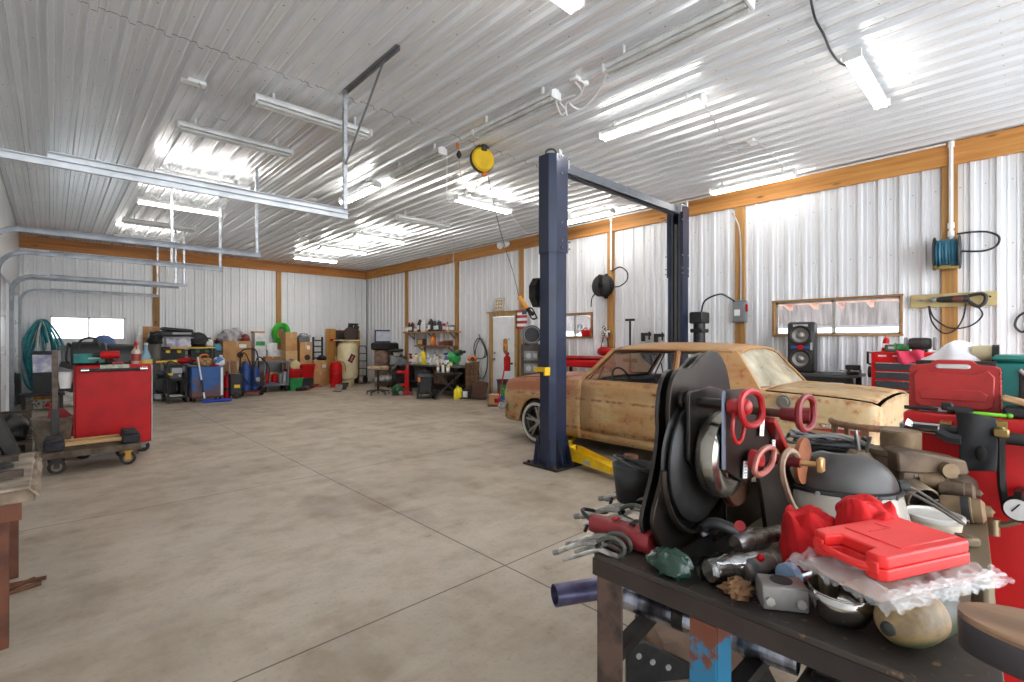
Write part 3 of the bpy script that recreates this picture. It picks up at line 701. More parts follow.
# interior
seat = mk((86, 74, 60), .8, 0, (64, 54, 44), 6)
for yy in (-.25, -1.05):
    part(car, 'bench_seat', seat, B().box((0, yy, .55), (1.3, .5, .18), bv=.05).box((0, yy-.28, .80), (1.3, .14, .5), r=(-.2, 0, 0), bv=.05))
part(car, 'dashboard', black, B().box((0, .52, .86), (1.45, .26, .14), bv=.04))
part(car, 'steering_wheel', black, B().torus((-.36, .25, .90), .19, .013, rot=(1.15, 0, 0)).cyl((-.36, .25, .9), (-.36, .5, .8), .02).bar((-.54, .25, .9), (-.18, .25, .9), .02, .015))
# wheels
def wheel(parent, xw, yw, sg):
    w = part(parent, 'wheel', rub, B(place((xw, yw, WZ), (0, sg*PI/2, 0))).lathe([(.2, -.1), (.25, -.105), (.29, -.09), (.305, -.06), (.305, .06), (.29, .09), (.25, .105), (.215, .09), (.2, .06)], 36, caps=False))
    build(B(place((xw, yw, WZ), (0, sg*PI/2, 0))).lathe([(.236, .1035), (.246, .109), (.266, .105), (.27, .1)], 36, caps=False), 'white_wall', mk((196, 190, 176), .7), w)
    b = B(place((xw, yw, WZ), (0, sg*PI/2, 0))).lathe([(.225, .098), (.232, .106), (.238, .1), (.215, .06), (.2, .02), (.2, -.06)], 36, caps=False).lathe([(0, .075), (.035, .075), (.05, .06), (.06, .03), (0, .03)], 18)
    for i in range(5):
        for q in (-.16, .16):
            a = 2*PI*i/5+q; a2 = 2*PI*i/5+q*.5
            b.bar((.05*math.cos(a2), .05*math.sin(a2), .05), (.212*math.cos(a), .212*math.sin(a), .075), .028, .018, bv=.004)
    build(b, 'rim', mk((168, 166, 160), .3, .85), w)
    build(B(place((xw, yw, WZ), (0, sg*PI/2, 0))).lathe([(.0, .0), (.16, .0), (.16, -.02), (0, -.02)], 24), 'brake_disc', dark, w)
for yw in (FW, RW):
    for sg in (-1, 1): wheel(car, sg*.775, yw, sg)
# fuel filler and faded decal on the rear quarter
q = onx(783, 402, CARX-.87)-Vector((CARX, CARY, 0))
part(car, 'fuel_door', mk((120, 118, 108), .5, .3), B(place((q.x, q.y, q.z), (0, -PI/2, 0))).lathe([(0, .012), (.04, .012), (.05, .002), (.062, .004), (.066, -.012)], 20))
d0, d1 = onx(806, 419, CARX-.87)-Vector((CARX, CARY, 0)), onx(868, 419, CARX-.87)-Vector((CARX, CARY, 0))
b = B(); c = B(); random.seed(3)
b.prism([(d0.y, .652), (d1.y+.04, .644), (d1.y, .672), (d1.y+.2, .678), (d1.y+.34, .662)], -.902, -.872, 0)
for i in range(9):
    yv = d1.y+.10+.026*i; hh = rnd(.016, .03); c.box((-.893, yv, .69), (.03, rnd(.008, .018), hh)).box((-.893, yv+.008, .69+rnd(-.01, .01)), (.03, .016, .006))
dc = part(car, 'side_decal', mk((166, 50, 48), .6), b); build(c, 'lettering', mk((214, 208, 200), .6), dc)
# ================================================================ things on and along the long right wall
def rk(px, py, X=XR-.05): return onx(px, py, X)
def mtx(c): return mk(c, .5)
# black air hose reel on the post between the lift columns
p = rk(603, 286, XR-.14)
t = thing('hose_reel', 'black air hose reel mounted on the wooden post between the lift columns', 'hose reel', p)
part(t, 'drum', black, B().lathe([(0, -.09), (.2, -.09), (.22, -.08), (.2, -.07), (.1, -.06), (.1, .06), (.2, .07), (.22, .08), (.2, .09), (0, .09)], 24, r=(0, PI/2, 0)))
part(t, 'hose_wrap', rub, B().lathe([(.17, -.055), (.185, -.03), (.175, -.01), (.185, .015), (.17, .055), (.1, .05), (.1, -.05)], 24, r=(0, PI/2, 0)))
part(t, 'bracket', blackm, B().box((.09, -.02, 0), (.03, .08, .5)).box((-.12, 0, 0), (.02, .06, .44), bv=.005).cyl((-.13, 0, 0), (-.09, 0, 0), .05))
a, c = rk(613, 271), rk(628, 276)
part(t, 'supply_hose', black, B().tube([q-p for q in (rk(612, 271, XR-.08), rk(620, 267, XR-.12), rk(627, 272, XR-.14), rk(627, 280, XR-.14), rk(620, 286, XR-.14), rk(611, 287, XR-.16))], .013))
part(t, 'hose_end', black, B().tube([q-p for q in (rk(596, 293, XR-.18), rk(592, 298, XR-.18), rk(591, 307, XR-.18))], .012))
# blue hose reel on the nearest post
p = rk(947, 253, XR-.17)
t = thing('hose_reel', 'air hose reel wound with blue hose high on the nearest wooden post', 'hose reel', p)
for q in (-.115, .115): part(t, 'flange', black, B().lathe([(.0, -.008), (.2, -.008), (.21, 0), (.2, .008), (0, .008)], 24, (0, q, 0), (PI/2, 0, 0)))
b = B()
for i in range(7): b.torus((0, -.09+.03*i, 0), .15+.008*(i % 2), .018, rot=(PI/2, 0, 0), k=6)
part(t, 'blue_hose', mk((40, 104, 128), .45), b, label='blue hose winding')
part(t, 'core', blackm, B().cyl((0, -.11, 0), (0, .11, 0), .13))
part(t, 'guide_arm', mk((150, 130, 80), .4, .7), B().box((-.16, 0, -.2), (.03, .24, .03)).cyl((-.17, -.05, -.2), (-.17, .05, -.2), .035).cyl((-.17, .08, -.19), (-.17, .11, -.19), .03))
part(t, 'mount', blackm, B().box((.12, 0, 0), (.04, .1, .3)))
q = lambda x_, y_, X=XR-.1: rk(x_, y_, X)-p
part(t, 'supply_hose', black, B().tube([q(957, 234), q(972, 232), q(988, 232), q(999, 237), q(996, 246), q(982, 251), q(957, 251)], .012))
# white pipe down to it, pipes and conduits
def pipe(label, P, r, mat=WH, name='air_pipe', parts=()):
    t = thing(name, label, 'pipe'); part(t, 'run', mat, B().tube(P, r, 8, smooth=False))
    for c in parts: part(t, 'coupling', mat, B().cyl(Vector(c)-Vector((0, 0, .035)), Vector(c)+Vector((0, 0, .035)), r*1.5))
    return t
a = rk(951, 240, XR-.09); pipe('white vertical air pipe feeding the blue hose reel', [(a.x, a.y, ZC-.03), (a.x, a.y, a.z)], .022, parts=[(a.x, a.y, ZC-.06), (a.x, a.y, 2.85), (a.x, a.y, 2.75)])
a = rk(611, 270, XR-.09); pipe('white vertical air pipe feeding the black hose reel', [(a.x, a.y, ZC-.03), (a.x, a.y, a.z)], .02, parts=[(a.x, a.y, ZC-.06)])
pipe('white conduit running along the top of the wall beam', [(XR-.09, rk(946, 130, XR-.09).y, ZC-.04), (XR-.09, 12.2, ZC-.04)], .014)
a = rk(349, 0); pipe('thin white vertical pipe on the wall beside the cluttered shelves', [(XR-.09, 10.95, ZC-.05), (XR-.09, 10.95, 1.6)], .012)
# electrical disconnect
p = rk(740, 311.5, XR-.1)
t = thing('disconnect_box', 'grey electrical disconnect box on the post right of the far lift column', 'electrical box', p)
part(t, 'body', gry, B().box((0, 0, 0), (.11, .2, .36), bv=.01)); part(t, 'door', mk((132, 134, 136), .45), B().box((-.058, 0, -.01), (.012, .18, .31), bv=.004))
part(t, 'warning_label', WH, B().box((-.065, .02, -.02), (.003, .09, .1))); part(t, 'switch_handle', redp, B().box((-.04, -.12, .05), (.03, .03, .12), bv=.005))
a = rk(742, 300, XR-.06); part(t, 'conduit', lgry, B().tube([Vector((.03, 0, .18)), Vector((.03, -.0, .9)), Vector((.02, .02, 1.35)), Vector((.0, .12, 1.62))], .012, 8))
# tan board with a reciprocating saw
p = rk(952, 300, XR-.065)
t = thing('mounting_board', 'tan wooden board fixed across the nearest post', 'board', p)
L = (rk(909, 302).y-rk(995, 299).y)
part(t, 'board', mk((186, 168, 116), .6, 0, (170, 150, 100), 4), B().box((0, 0, 0), (.03, L, .17), bv=.004))
part(t, 'screw', dark, B().cyl((-.02, -L/2+.06, .02), (-.01, -L/2+.06, .02), .012, n=8))
p2 = rk(955, 299, XR-.13)
t = thing('reciprocating_saw', 'dark corded reciprocating saw hanging on the tan board', 'power tool', p2)
part(t, 'body', black, B().loft([[Vector((h*math.cos(a), y, h2*math.sin(a)+.0)) for a in [2*PI*i/12 for i in range(12)]] for y, h, h2 in ((.17, .02, .025), (.14, .032, .036), (.0, .036, .042), (-.1, .038, .045), (-.13, .03, .035))]))
part(t, 'gear_cover', mk((110, 60, 52), .5), B().lathe([(.02, 0), (.041, .02), (.041, .1), (.03, .12)], 14, (0, -.09, 0), (-PI/2, 0, 0)))
part(t, 'handle', black, B().tube([(0, -.12, .03), (0, -.22, .05), (0, -.27, .02), (0, -.26, -.06), (0, -.2, -.1), (0, -.12, -.03)], .02, 8))
part(t, 'shoe', steel, B().box((0, .2, 0), (.06, .05, .06), bv=.008)); part(t, 'blade', steel, B().box((0, .29, 0), (.004, .16, .022)))
part(t, 'power_cord', black, B().tube([Vector(v)-p2 for v in (rk(966, 303, XR-.12), rk(963, 318, XR-.1), rk(955, 330, XR-.1), rk(943, 333, XR-.1), rk(932, 322, XR-.1), rk(929, 306, XR-.1), rk(934, 318, XR-.1), rk(950, 328, XR-.1), rk(970, 326, XR-.1), rk(982, 316, XR-.1), rk(979, 308, XR-.1), rk(972, 303, XR-.12))], .009))
cordpx('cable_bundle', 'black cable bundle on the wall at the right edge of the photo', [(1026, 312), (1018, 317), (1015, 326), (1022, 332), (1028, 328)], .012, black, lambda a, c: rk(a, c, XR-.04))
# frame on the door casing, flag, hanging cord left of door
p = rk(500.5, 311.5, XR-.09); w = .34
t = thing('picture_frame', 'small square cream frame standing on top of the door casing', 'frame', (XR-.09, p.y+.05, DZ+.131), rot=(0, .1, 0))
part(t, 'frame', mk((196, 180, 150), .6), B().box((0, 0, w/2), (.04, w, w), bv=.008)); part(t, 'face', mk((226, 216, 196), .6, 0, (204, 190, 166), 9), B().box((-.022, 0, w/2), (.006, w-.06, w-.06)))
b = B()
for i in range(3):
    for j in range(3): b.box((-.027, -.09+.09*i, w/2-.09+.09*j), (.004, .05, .045))
part(t, 'print', mk((150, 130, 110), .7), b)
a, c = rk(516, 310, XR-.06), rk(527, 329, XR-.06); w = a.y-c.y; h = a.z-c.z
t = thing('flag', 'red and white striped flag hanging right of the white door', 'flag', ((a+c)/2))
b = B()
for i in range(7): b.box((0, 0, h/2-h*(i+.5)/7), (.01, w, h/7), m=0 if i % 2 == 0 else 1)
part(t, 'stripes', [mk((190, 60, 64), .7), WH], b); part(t, 'canton', mk((70, 80, 120), .7), B().box((-.004, -w*.28, h*.37), (.01, w*.42, h*.25)))
t = thing('hanging_hose', 'dark hose coiled in tall loops on the wall left of the white door', 'hose', rk(480, 340, XR-.08))
o = t.location
b = B()
for P in ([(479, 334), (481, 340), (485, 350), (483, 358), (476, 357), (474, 346), (479, 338), (485, 346), (486, 356), (480, 359)], [(481, 340), (487, 352), (487, 368), (483, 378), (477, 376), (475, 362), (476, 348), (480, 338)]):
    b.tube([rk(*q, XR-.1)-Vector(o) for q in P], .014)
part(t, 'loops', mk((60, 72, 66), .5), b); part(t, 'hook', steel, B().bar((.08, 0, 0.02), (-.04, 0, .02), .02, .02).bar((-.04, 0, 0.02), (-.04, 0, .06), .015, .015))
# red pouch with a strap on the post, T handled bar, pipe clamps
p = rk(605, 343, XR-.12)
t = thing('tool_pouch', 'red pouch hanging by a strap from the post behind the car windshield', 'pouch', p)
part(t, 'pouch', redp, B().lathe([(0, -.26), (.1, -.25), (.16, -.2), (.14, -.12), (.08, -.08)], 14, sx=.5, sy=1.2)); part(t, 'strap', black, B().tube([(0, -.1, -.1), (0, -.05, .08), (0, 0, .2), (0, .06, .05), (0, .1, -.1)], .01))
part(t, 'spotted_grip', mk((226, 222, 214), .6, 0, (40, 40, 40), 22, .5, .54), B().ball((0, -.02, .2), (.05, .1, .1)).ball((0, .03, .31), (.045, .06, .05)))
p = rk(633, 320, XR-.08)
t = thing('pry_bar', 'tall black T handled bar standing against the wall behind the car', 'bar', (XR-.18, p.y, 0))
part(t, 'shaft', black, B().cyl((0, 0, 0), (0, 0, p.z), .02)); part(t, 'handle', black, B().box((0, 0, p.z), (.05, .2, .045), bv=.01)); part(t, 'foot', black, B().box((0, 0, 1.05), (.05, .3, .08), bv=.01).box((0, 0, .02), (.12, .25, .04), bv=.01))
for i, (a, c) in enumerate(((645, 337), (658, 338))):
    p = rk(a, c, XR-.1); t = thing('pipe_clamp', ['black clamp hanging on the wall right of the T handled bar', 'black clamp hanging on the wall beside the far lift column'][i], 'clamp', p, group='clamps on the wall')
    part(t, 'jaw', black, B().box((0, .04, 0), (.06, .07, .16), bv=.01).box((0, -.05, .05), (.06, .14, .06), bv=.01)); part(t, 'screw', blackm, B().cyl((0, -.09, -.05), (0, -.09, .1), .016)); part(t, 'hanger', steel, B().bar((.1, .04, .06), (-.02, .04, .06), .02, .02))
# items seen through the second window sill: red jug and stickers
t = thing('gas_can', 'small red jug standing on the sill of the window behind the near lift column', 'jug', (XR-.03, rk(586, 336).y, 1.513))
part(t, 'body', redp, B().box((0, 0, .07), (.08, .24, .14), bv=.02)); part(t, 'spout', redd, B().tube([(0, -.08, .13), (0, -.1, .17), (0, -.14, .2)], .015)); part(t, 'handle', redp, B().tube([(0, -.03, .13), (0, 0, .18), (0, .06, .17), (0, .08, .13)], .012))
random.seed(5)
for i in range(6): one('window_sticker', ['lower left', 'lower middle', 'lower right', 'upper left', 'upper middle', 'upper right'][i]+' pale sticker on the window glass behind the near lift column', 'sticker', mk((220, 214, 206), .5, 0, (120, 160, 190), 16), B().box((0, 0, 0), (.003, .07, rnd(.07, .1))), (XR+.03, 6.72-.09*(i % 3), 1.62+.12*(i//3)), group='stickers on the second window')
# red wall bench behind car hood
t = thing('padded_bench', 'red padded bench standing along the wall beyond the car hood', 'bench', (XR-.55, 6.0, .0))
part(t, 'pad', redp, B().box((0, 0, .98), (.45, 1.2, .14), r=(0, .0, 0), bv=.03)); part(t, 'lid', redd, B().box((.02, 0, 1.08), (.4, 1.0, .07), r=(0, .1, 0), bv=.02)); 
for sx in (-.18, .18):
    for sy in (-.5, .5): part(t, 'leg', blackm, B().box((sx, sy, .46), (.05, .05, .92)))
# workbench with PA speaker
a, c = rk(776, 372, 7.45), rk(853, 374, 7.45)
BZ = a.z
t = thing('workbench', 'black steel workbench under the long window, beyond the car trunk', 'workbench', (7.75, (a.y+c.y)/2, 0)); L = a.y-c.y
part(t, 'top', dgry, B().box((0, 0, BZ-.02), (.64, L+.04, .04), bv=.005)); part(t, 'front_panel', black, B().box((-.28, 0, BZ-.15), (.03, L, .22), bv=.005))
for sx in (-.27, .27):
    for sy in (-1, 1): part(t, 'leg', blackm, B().box((sx, sy*(L/2-.05), (BZ-.04)/2), (.06, .06, BZ-.04)))
part(t, 'shelf', black, B().box((0, 0, .3), (.58, L-.06, .03)))
part(t, 'label_strip', WH, B().box((-.298, -L*.3, BZ-.12), (.004, .16, .025))); part(t, 'drawer_rail', lgry, B().box((-.3, .1, BZ-.27), (.02, L*.7, .02)))
t = thing('vise', 'black bench vise on the end of the black workbench', 'vise', (7.55, rk(853, 370, 7.5).y, BZ))
part(t, 'body', black, B().box((0, 0, .04), (.16, .14, .08), bv=.015).box((-.05, 0, .1), (.06, .16, .06), bv=.01)); part(t, 'screw', blackm, B().cyl((-.1, 0, .06), (-.26, 0, .06), .015)); part(t, 'handle_bar', steel, B().cyl((-.25, -.1, .06), (-.25, .1, .06), .009))
a, c = rk(786, 372, 7.55), rk(812, 372, 7.55); W_ = a.y-c.y; H_ = rk(799, 322, 7.55).z-BZ
t = thing('loudspeaker', 'tall black loudspeaker with two woofers standing below the long window', 'loudspeaker', (7.72, (a.y+c.y)/2, BZ), .12)
part(t, 'cabinet', black, B().box((0, 0, H_/2), (.34, W_, H_), bv=.03))
for z in (.27, .74):
    w = part(t, 'woofer', dark, B().lathe([(0, .0), (.03, .0), (.05, -.02), (.11, .012), (.125, .02), (.135, .012), (.135, 0)], 28, (-.172, 0, H_*z), (0, -PI/2, 0)))
    build(B().lathe([(.03, .004), (.055, -.006), (.1, .012), (.1, .008)], 28, (-.177, 0, H_*z), (0, -PI/2, 0), caps=False), 'cone', mk((120, 116, 112), .4, .3), w)
    build(B().ball((-.178, 0, H_*z), (.02, .035, .035)), 'dust_cap', mk((160, 156, 150), .35, .4), w)
part(t, 'control_knob', redp, B().cyl((-.165, .0, H_*.5), (-.2, 0, H_*.5), .035, n=18)); part(t, 'control_panel', mk((40, 70, 140), .4), B().box((-.172, 0, H_*.5), (.006, W_*.72, .035)))
part(t, 'badge', lgry, B().box((-.173, 0, H_*.93), (.004, .18, .03))); part(t, 'side_badge', lgry, B().box((-.173, -W_*.4, H_*.52), (.004, .025, .1)))
# red tool chest with black drawers
X0 = 7.2; a, c = rk(871, 356, X0), rk(932, 352, X0); L = a.y-c.y; zt = a.z+.05
t = thing('tool_chest', 'red tool chest with dark silver edged drawers beyond the car trunk', 'tool chest', (X0+.25, (a.y+c.y)/2, 0))
part(t, 'cabinet', redp, B().box((0, 0, zt/2+.05), (.5, L, zt-.1), bv=.012)); 
for k in range(7):
    d = part(t, 'drawer', mk((58, 62, 70), .4, .3), B().box((-.255, 0, zt-.17-.105*k), (.02, L-.09, .085), bv=.004)); build(B().box((-.27, 0, zt-.132-.105*k), (.02, L-.09, .014), bv=.004), 'handle', chrome, d)
for q in (-1, 1):
    for w in (-1, 1): part(t, 'caster', rub, B().cyl((w*.18, q*L*.4-.02, .05), (w*.18, q*L*.4+.02, .05), .05))
part(t, 'side_handle', black, B().tube([(-.15, L/2, zt-.02), (-.15, L/2+.05, zt), (-.15, L/2+.05, zt-.14), (-.15, L/2, zt-.16)], .014, smooth=False)); part(t, 'side_lock', black, B().cyl((-.1, L/2, zt-.25), (-.1, L/2+.05, zt-.25), .07))
b = B(); 
for q, w in ((.34, .08), (.22, .04), (.18, .03)): b.box((-.252, L*.5-(.45-q), zt-.045), (.006, w, .018))
b.lathe([(0, .003), (.02, .003), (.02, 0)], 18, (-.252, L*.5-.42, zt-.045), (0, -PI/2, 0), sx=1, sy=3.2); part(t, 'nameplate', mk((226, 214, 214), .5), b)
zt -= .0
def onchest(px, y_): q = rk(px, 350, X0+.2); return (X0+.2, q.y, zt)
t = thing('spray_can', 'red spray can leaning on top of the red tool chest', 'can', onchest(884.5, 0), rot=(.12, 0, 0)); part(t, 'can', redp, B().lathe([(.0, 0), (.033, 0), (.033, .14), (.02, .17)], 14)); part(t, 'cap', mk((200, 120, 110), .5), B().cyl((0, 0, .16), (0, 0, .19), .018)); part(t, 'label', WH, B().lathe([(.0335, .05), (.0335, .1)], 14, caps=False))
t = thing('battery_charger', 'small dark green box on the red tool chest', 'box', onchest(892, 0)); part(t, 'box', mk((70, 84, 72), .5), B().box((0, 0, .045), (.1, .13, .09), bv=.01)); part(t, 'screen', lgry, B().box((-.052, 0, .05), (.004, .06, .03)))
t = thing('string_spool', 'bright green spool lying on the red tool chest', 'spool', onchest(902, 0)); part(t, 'spool', mk((36, 150, 70), .4), B().lathe([(.0, -.07), (.055, -.07), (.055, -.055), (.045, -.05), (.045, .05), (.055, .055), (.055, .07), (0, .07)], 18, (0, 0, .055), (PI/2, 0, 0))); part(t, 'hub', green, B().cyl((-.01, 0, .055), (.01, 0, .055), .012))
t = thing('bench_grinder', 'dark bench grinder on top of the red tool chest', 'grinder', onchest(920, 0)); part(t, 'motor', dark, B().lathe([(.0, -.1), (.06, -.1), (.07, -.06), (.07, .06), (.06, .1), (0, .1)], 16, (0, 0, .1), (PI/2, 0, 0))); part(t, 'base', black, B().box((0, 0, .02), (.12, .14, .04), bv=.01))
for q in (-.13, .13): part(t, 'wheel', gry, B().cyl((0, q-.012, .1), (0, q+.012, .1), .075, n=20))
t = thing('shop_rag', 'crumpled pink red rag hanging over the front of the red tool chest', 'rag', (X0-.02, rk(911, 354, X0).y, zt))
part(t, 'cloth', mk((206, 52, 84), .8), B().grid(10, 10, lambda u, v: ((-.03 if v < .5 else -.04)+.02*math.sin(9*u+5*v)+(.2*(.4-v) if v < .4 else 0), (u-.5)*.24, .012 if v < .4 else .012-(v-.4)*.22+.02*math.sin(7*u))), solid=.006)
# ================================================================ generic small things
def carton(lab, x, Y, z, w, h, d=.4, m=card, rz=0, group=None, name='cardboard_box', mark=False, open_=False, cat='box'):
    t = thing(name, lab, cat, (x, Y+d/2, z), rz, group)
    part(t, 'carton', m, B().box((0, 0, h/2), (w, d, h), bv=.004))
    if m in (card, cardd): part(t, 'packing_tape', mk((206, 178, 134), .35), B().box((0, 0, h+.001), (.05, d+.004, .003)).box((0, -d/2-.001, h*.86), (.05, .003, h*.28)))
    if open_:
        for q in (-1, 1): part(t, 'flap', m, B().box((q*w*.56, 0, h+.03), (w*.3, d, .004), r=(0, -q*.6, 0)))
    if mark:
        part(t, 'printed_mark', mk((60, 44, 34), .8), B().lathe([(.055, 0), (.085, 0), (.085, .004), (.055, .004)], 20, (w*.1, -d/2-.004, h*.3), (PI/2, 0, 0)))
        part(t, 'paper_label', WH, B().box((w*.2, -d/2-.002, h*.75), (w*.26, .003, h*.18)))
    return t
def tote(lab, x, Y, z, w, h, d=.4, m=black, lid=black, group=None, latch=None, name='storage_tote', cat='tote'):
    t = thing(name, lab, cat, (x, Y+d/2, z), 0, group)
    k = .9
    part(t, 'body', m, B().loft([[Vector((sx*w/2*s, sy*d/2*s, zz)) for sx, sy in ((-1, -1), (1, -1), (1, 1), (-1, 1))] for s, zz in ((k*.93, 0), (k, h*.86))]))
    part(t, 'lid', lid, B().box((0, 0, h*.9), (w, d, h*.1), bv=.008).box((0, 0, h*.97), (w*.86, d*.82, h*.08), bv=.008))
    if latch:
        for q in (-.2, .2): part(t, 'latch', latch, B().box((w*q, -d/2, h*.8), (.09, .03, h*.28), bv=.008))
    return t
def bin_(lab, x, Y, z, w, h, d=.35, m=redp, name='plastic_bin', cat='bin', group=None):
    t = thing(name, lab, cat, (x, Y+d/2, z), 0, group)
    q = [(.82, 0), (1, h), (1.05, h), (1.05, h-.03), (1.02, h-.03)]
    rg = lambda s, zz: [Vector((sx*w/2*s, sy*d/2*s, zz)) for sx, sy in ((-1, -1), (1, -1), (1, 1), (-1, 1))]
    part(t, 'body', m, B().loft([rg(.82, 0), rg(1, h), rg(.93, h), rg(.76, .02)])); part(t, 'rim', m, B().loft([rg(1, h-.035), rg(1.06, h-.03), rg(1.06, h+.004), rg(.93, h+.004)], caps=False))
    return t
def bottle(lab, loc, kind, c, cap, s=1.0, group=None, rz=0, lab2=WH, name=None):
    nm = {'can': 'spray_can', 'jug': 'oil_jug', 'bottle': 'bottle', 'sprayer': 'spray_bottle', 'tin': 'paint_tin'}[kind]
    t = thing(name or nm, lab, nm.replace('_', ' '), loc, rz, group)
    if kind == 'can':
        part(t, 'can', c, B().lathe([(0, 0), (.033*s, 0), (.033*s, .17*s), (.02*s, .19*s)], 14)); part(t, 'cap', cap, B().lathe([(.024*s, .185*s), (.024*s, .225*s), (0, .23*s)], 12)); part(t, 'label', lab2, B().lathe([(.0335*s, .04*s), (.0335*s, .12*s)], 14, caps=False))
    elif kind == 'tin':
        part(t, 'tin', c, B().lathe([(0, 0), (.08*s, 0), (.08*s, .18*s), (.07*s, .185*s), (0, .18*s)], 18)); part(t, 'bail', steel, B().tube([(-.08*s, 0, .15*s), (0, -.05*s, .1*s), (.08*s, 0, .15*s)], .004)); part(t, 'label', lab2, B().lathe([(.081*s, .03*s), (.081*s, .13*s)], 18, caps=False))
    elif kind == 'jug':
        rg = lambda a, b_, z: [Vector((a*s*math.cos(2*PI*i/12), b_*s*math.sin(2*PI*i/12), z*s)) for i in range(12)]
        part(t, 'body', c, B().loft([rg(.085, .05, 0), rg(.09, .055, .02), rg(.09, .055, .17), rg(.06, .045, .23), rg(.025, .025, .25)])); part(t, 'cap', cap, B().cyl((0, 0, .245*s), (0, 0, .285*s), .028*s)); part(t, 'handle', c, B().tube([(.03*s, 0, .24*s), (.075*s, 0, .235*s), (.085*s, 0, .15*s)], .012*s)); part(t, 'label', lab2, B().box((0, -.0545*s, .1*s), (.1*s, .006, .1*s)))
    else:
        part(t, 'body', c, B().lathe([(0, 0), (.042*s, 0), (.045*s, .02*s), (.045*s, .13*s), (.016*s, .18*s), (.014*s, .2*s)], 14)); 
        if kind == 'sprayer': part(t, 'trigger_head', cap, B().box((0, -.015*s, .225*s), (.03*s, .085*s, .04*s), bv=.006).bar((0, -.03*s, .21*s), (0, -.045*s, .16*s), .012*s, .012*s))
        else: part(t, 'cap', cap, B().cyl((0, 0, .195*s), (0, 0, .235*s), .018*s))
        part(t, 'label', lab2, B().lathe([(.0457*s, .03*s), (.0457*s, .11*s)], 14, caps=False))
    return t
def bucket(lab, loc, r, h, m, bail=steel, name='bucket', cat='bucket', group=None):
    t = thing(name, lab, cat, loc, 0, group)
    part(t, 'pail', m, B().lathe([(0, 0), (r*.82, 0), (r, h), (r*1.06, h), (r*1.06, h-.03), (r*1.0, h-.035)], 24, caps=False).lathe([(r*.96, h), (r*.8, .02), (0, .02)], 24, caps=False)); 
    if bail: part(t, 'bail_handle', bail, B().tube([(-r*1.05, 0, h-.04), (-r*.7, -r*.7, h*.62), (0, -r*1.08, h*.5), (r*.7, -r*.7, h*.62), (r*1.05, 0, h-.04)], .006))
    return t
def lump(lab, loc, d, m, name, cat, seed=0, rz=0, sc=3., amp=.25, pn=None):
    # crumpled soft thing, sitting on z = 0
    random.seed(seed); off = Vector((rnd(0, 50), rnd(0, 50), rnd(0, 50))); b = B(); b.ball((0, 0, 0), 1, n=28)
    P = []
    for v in b.v:
        k = 1+amp*noise.noise(v*sc*.6+off)*1.6+amp*.5*noise.noise(v*sc*1.7+off)
        q = Vector((v.x*d[0]/2*k, v.y*d[1]/2*k, v.z*k)); q.z = max(q.z, -.62); P.append(Vector((q.x, q.y, (q.z+.62)*d[2]/1.62)))
    b.v = P
    t = thing(name, lab, cat, loc, rz); part(t, pn or 'cloth', m, b, ang=60); return t
def bk(p0, p1, pt, pb, Y=None, z0=None):
    # picture span -> (x centre, Y of the front, base height, width, height) on the plane through its floor line or on Y
    m = (p0+p1)/2
    if Y is None: Y = onz(m, pb).y
    a, c = ony(p0, pb, Y), ony(p1, pb, Y); h0 = ony(m, pb, Y).z if z0 is None else z0
    return (a.x+c.x)/2, Y, max(0, h0), c.x-a.x, ony(m, pt, Y).z-max(0, h0)
# ================================================================ left end of the back wall
x_, Y_, z_, w_, h_ = bk(7, 22, 372, 407)
t = thing('tarp_roll', 'black plastic panels standing against the back wall under the teal hose', 'panel', (x_, Y_, 0))
for i in range(3): part(t, 'sheet', mk((34, 36, 40), .3, 0, (52, 56, 60), 3), B().box((-w_*.3+w_*.28*i, .05*i, h_/2), (w_*.3, .03, h_-.04*i), r=(-.06, 0, .2), bv=.005))
tealh = mk((36, 150, 156), .45, 0, (26, 110, 122), 9)
o = Vector((ony(38, 322, YB-.12)))+Vector((.06, 0, 0))
t = thing('hose_coil', 'long coil of teal hose hanging left of the back window', 'hose', o)
b = B(); c = B(); random.seed(11)
for i in range(11):
    a, w = rnd(-.12, .12), rnd(.14, .30); L = rnd(1.15, 1.75)
    b.tube([(a*.3, -.03*(i % 4), .02+rnd(0, .06)), (w*.7+a, -.05*(i % 4), -L*.25), (w+a, -.05*(i % 3), -L*.62), (w*.5+a, -.06, -L*.95), (a-w*.4, -.06, -L), (a-w, -.04*(i % 3), -L*.6), (a-w*.7, -.05*(i % 4), -L*.25)], .022, 6, True)
part(t, 'loops', tealh, b)
for i in range(3): c.tube([(0, -.1, 0), (.1, -.12, -.35), (.14-.03*i, -.14, -.7), (.02, -.14, -.95), (-.08, -.13, -.6)], .022, 6, True)
part(t, 'inner_cord', mk((206, 210, 210), .6), c, label='pale inner cord loop'); part(t, 'hook', steel, B().bar((0, .12, .03), (0, -.15, .03), .03, .03))
x_, Y_, z_, w_, h_ = bk(31, 54, 381, 399, 13.6); BX = x_
tote('black lidded tote under the clear purple tote by the teal hose', BX, 13.6, .36, w_, .42, m=black)
tote('clear tote with purple contents beside the teal hose coil', BX, 13.55, .79, w_, .42, m=mk((150, 150, 190), .3, 0, (220, 224, 230), 5, .4, .6), lid=black)
x_, Y_, z_, w_, h_ = bk(31, 54, 400, 409)
bin_('white perforated crate on the floor below the orange basket', x_, Y_, 0, w_, .19, .45, m=mk((216, 212, 200), .6, 0, (120, 116, 104), 24, .52, .56), name='crate', cat='crate')
t = thing('basket', 'orange basket with a tall white handle on the white crate', 'basket', (x_, Y_+.22, .195))
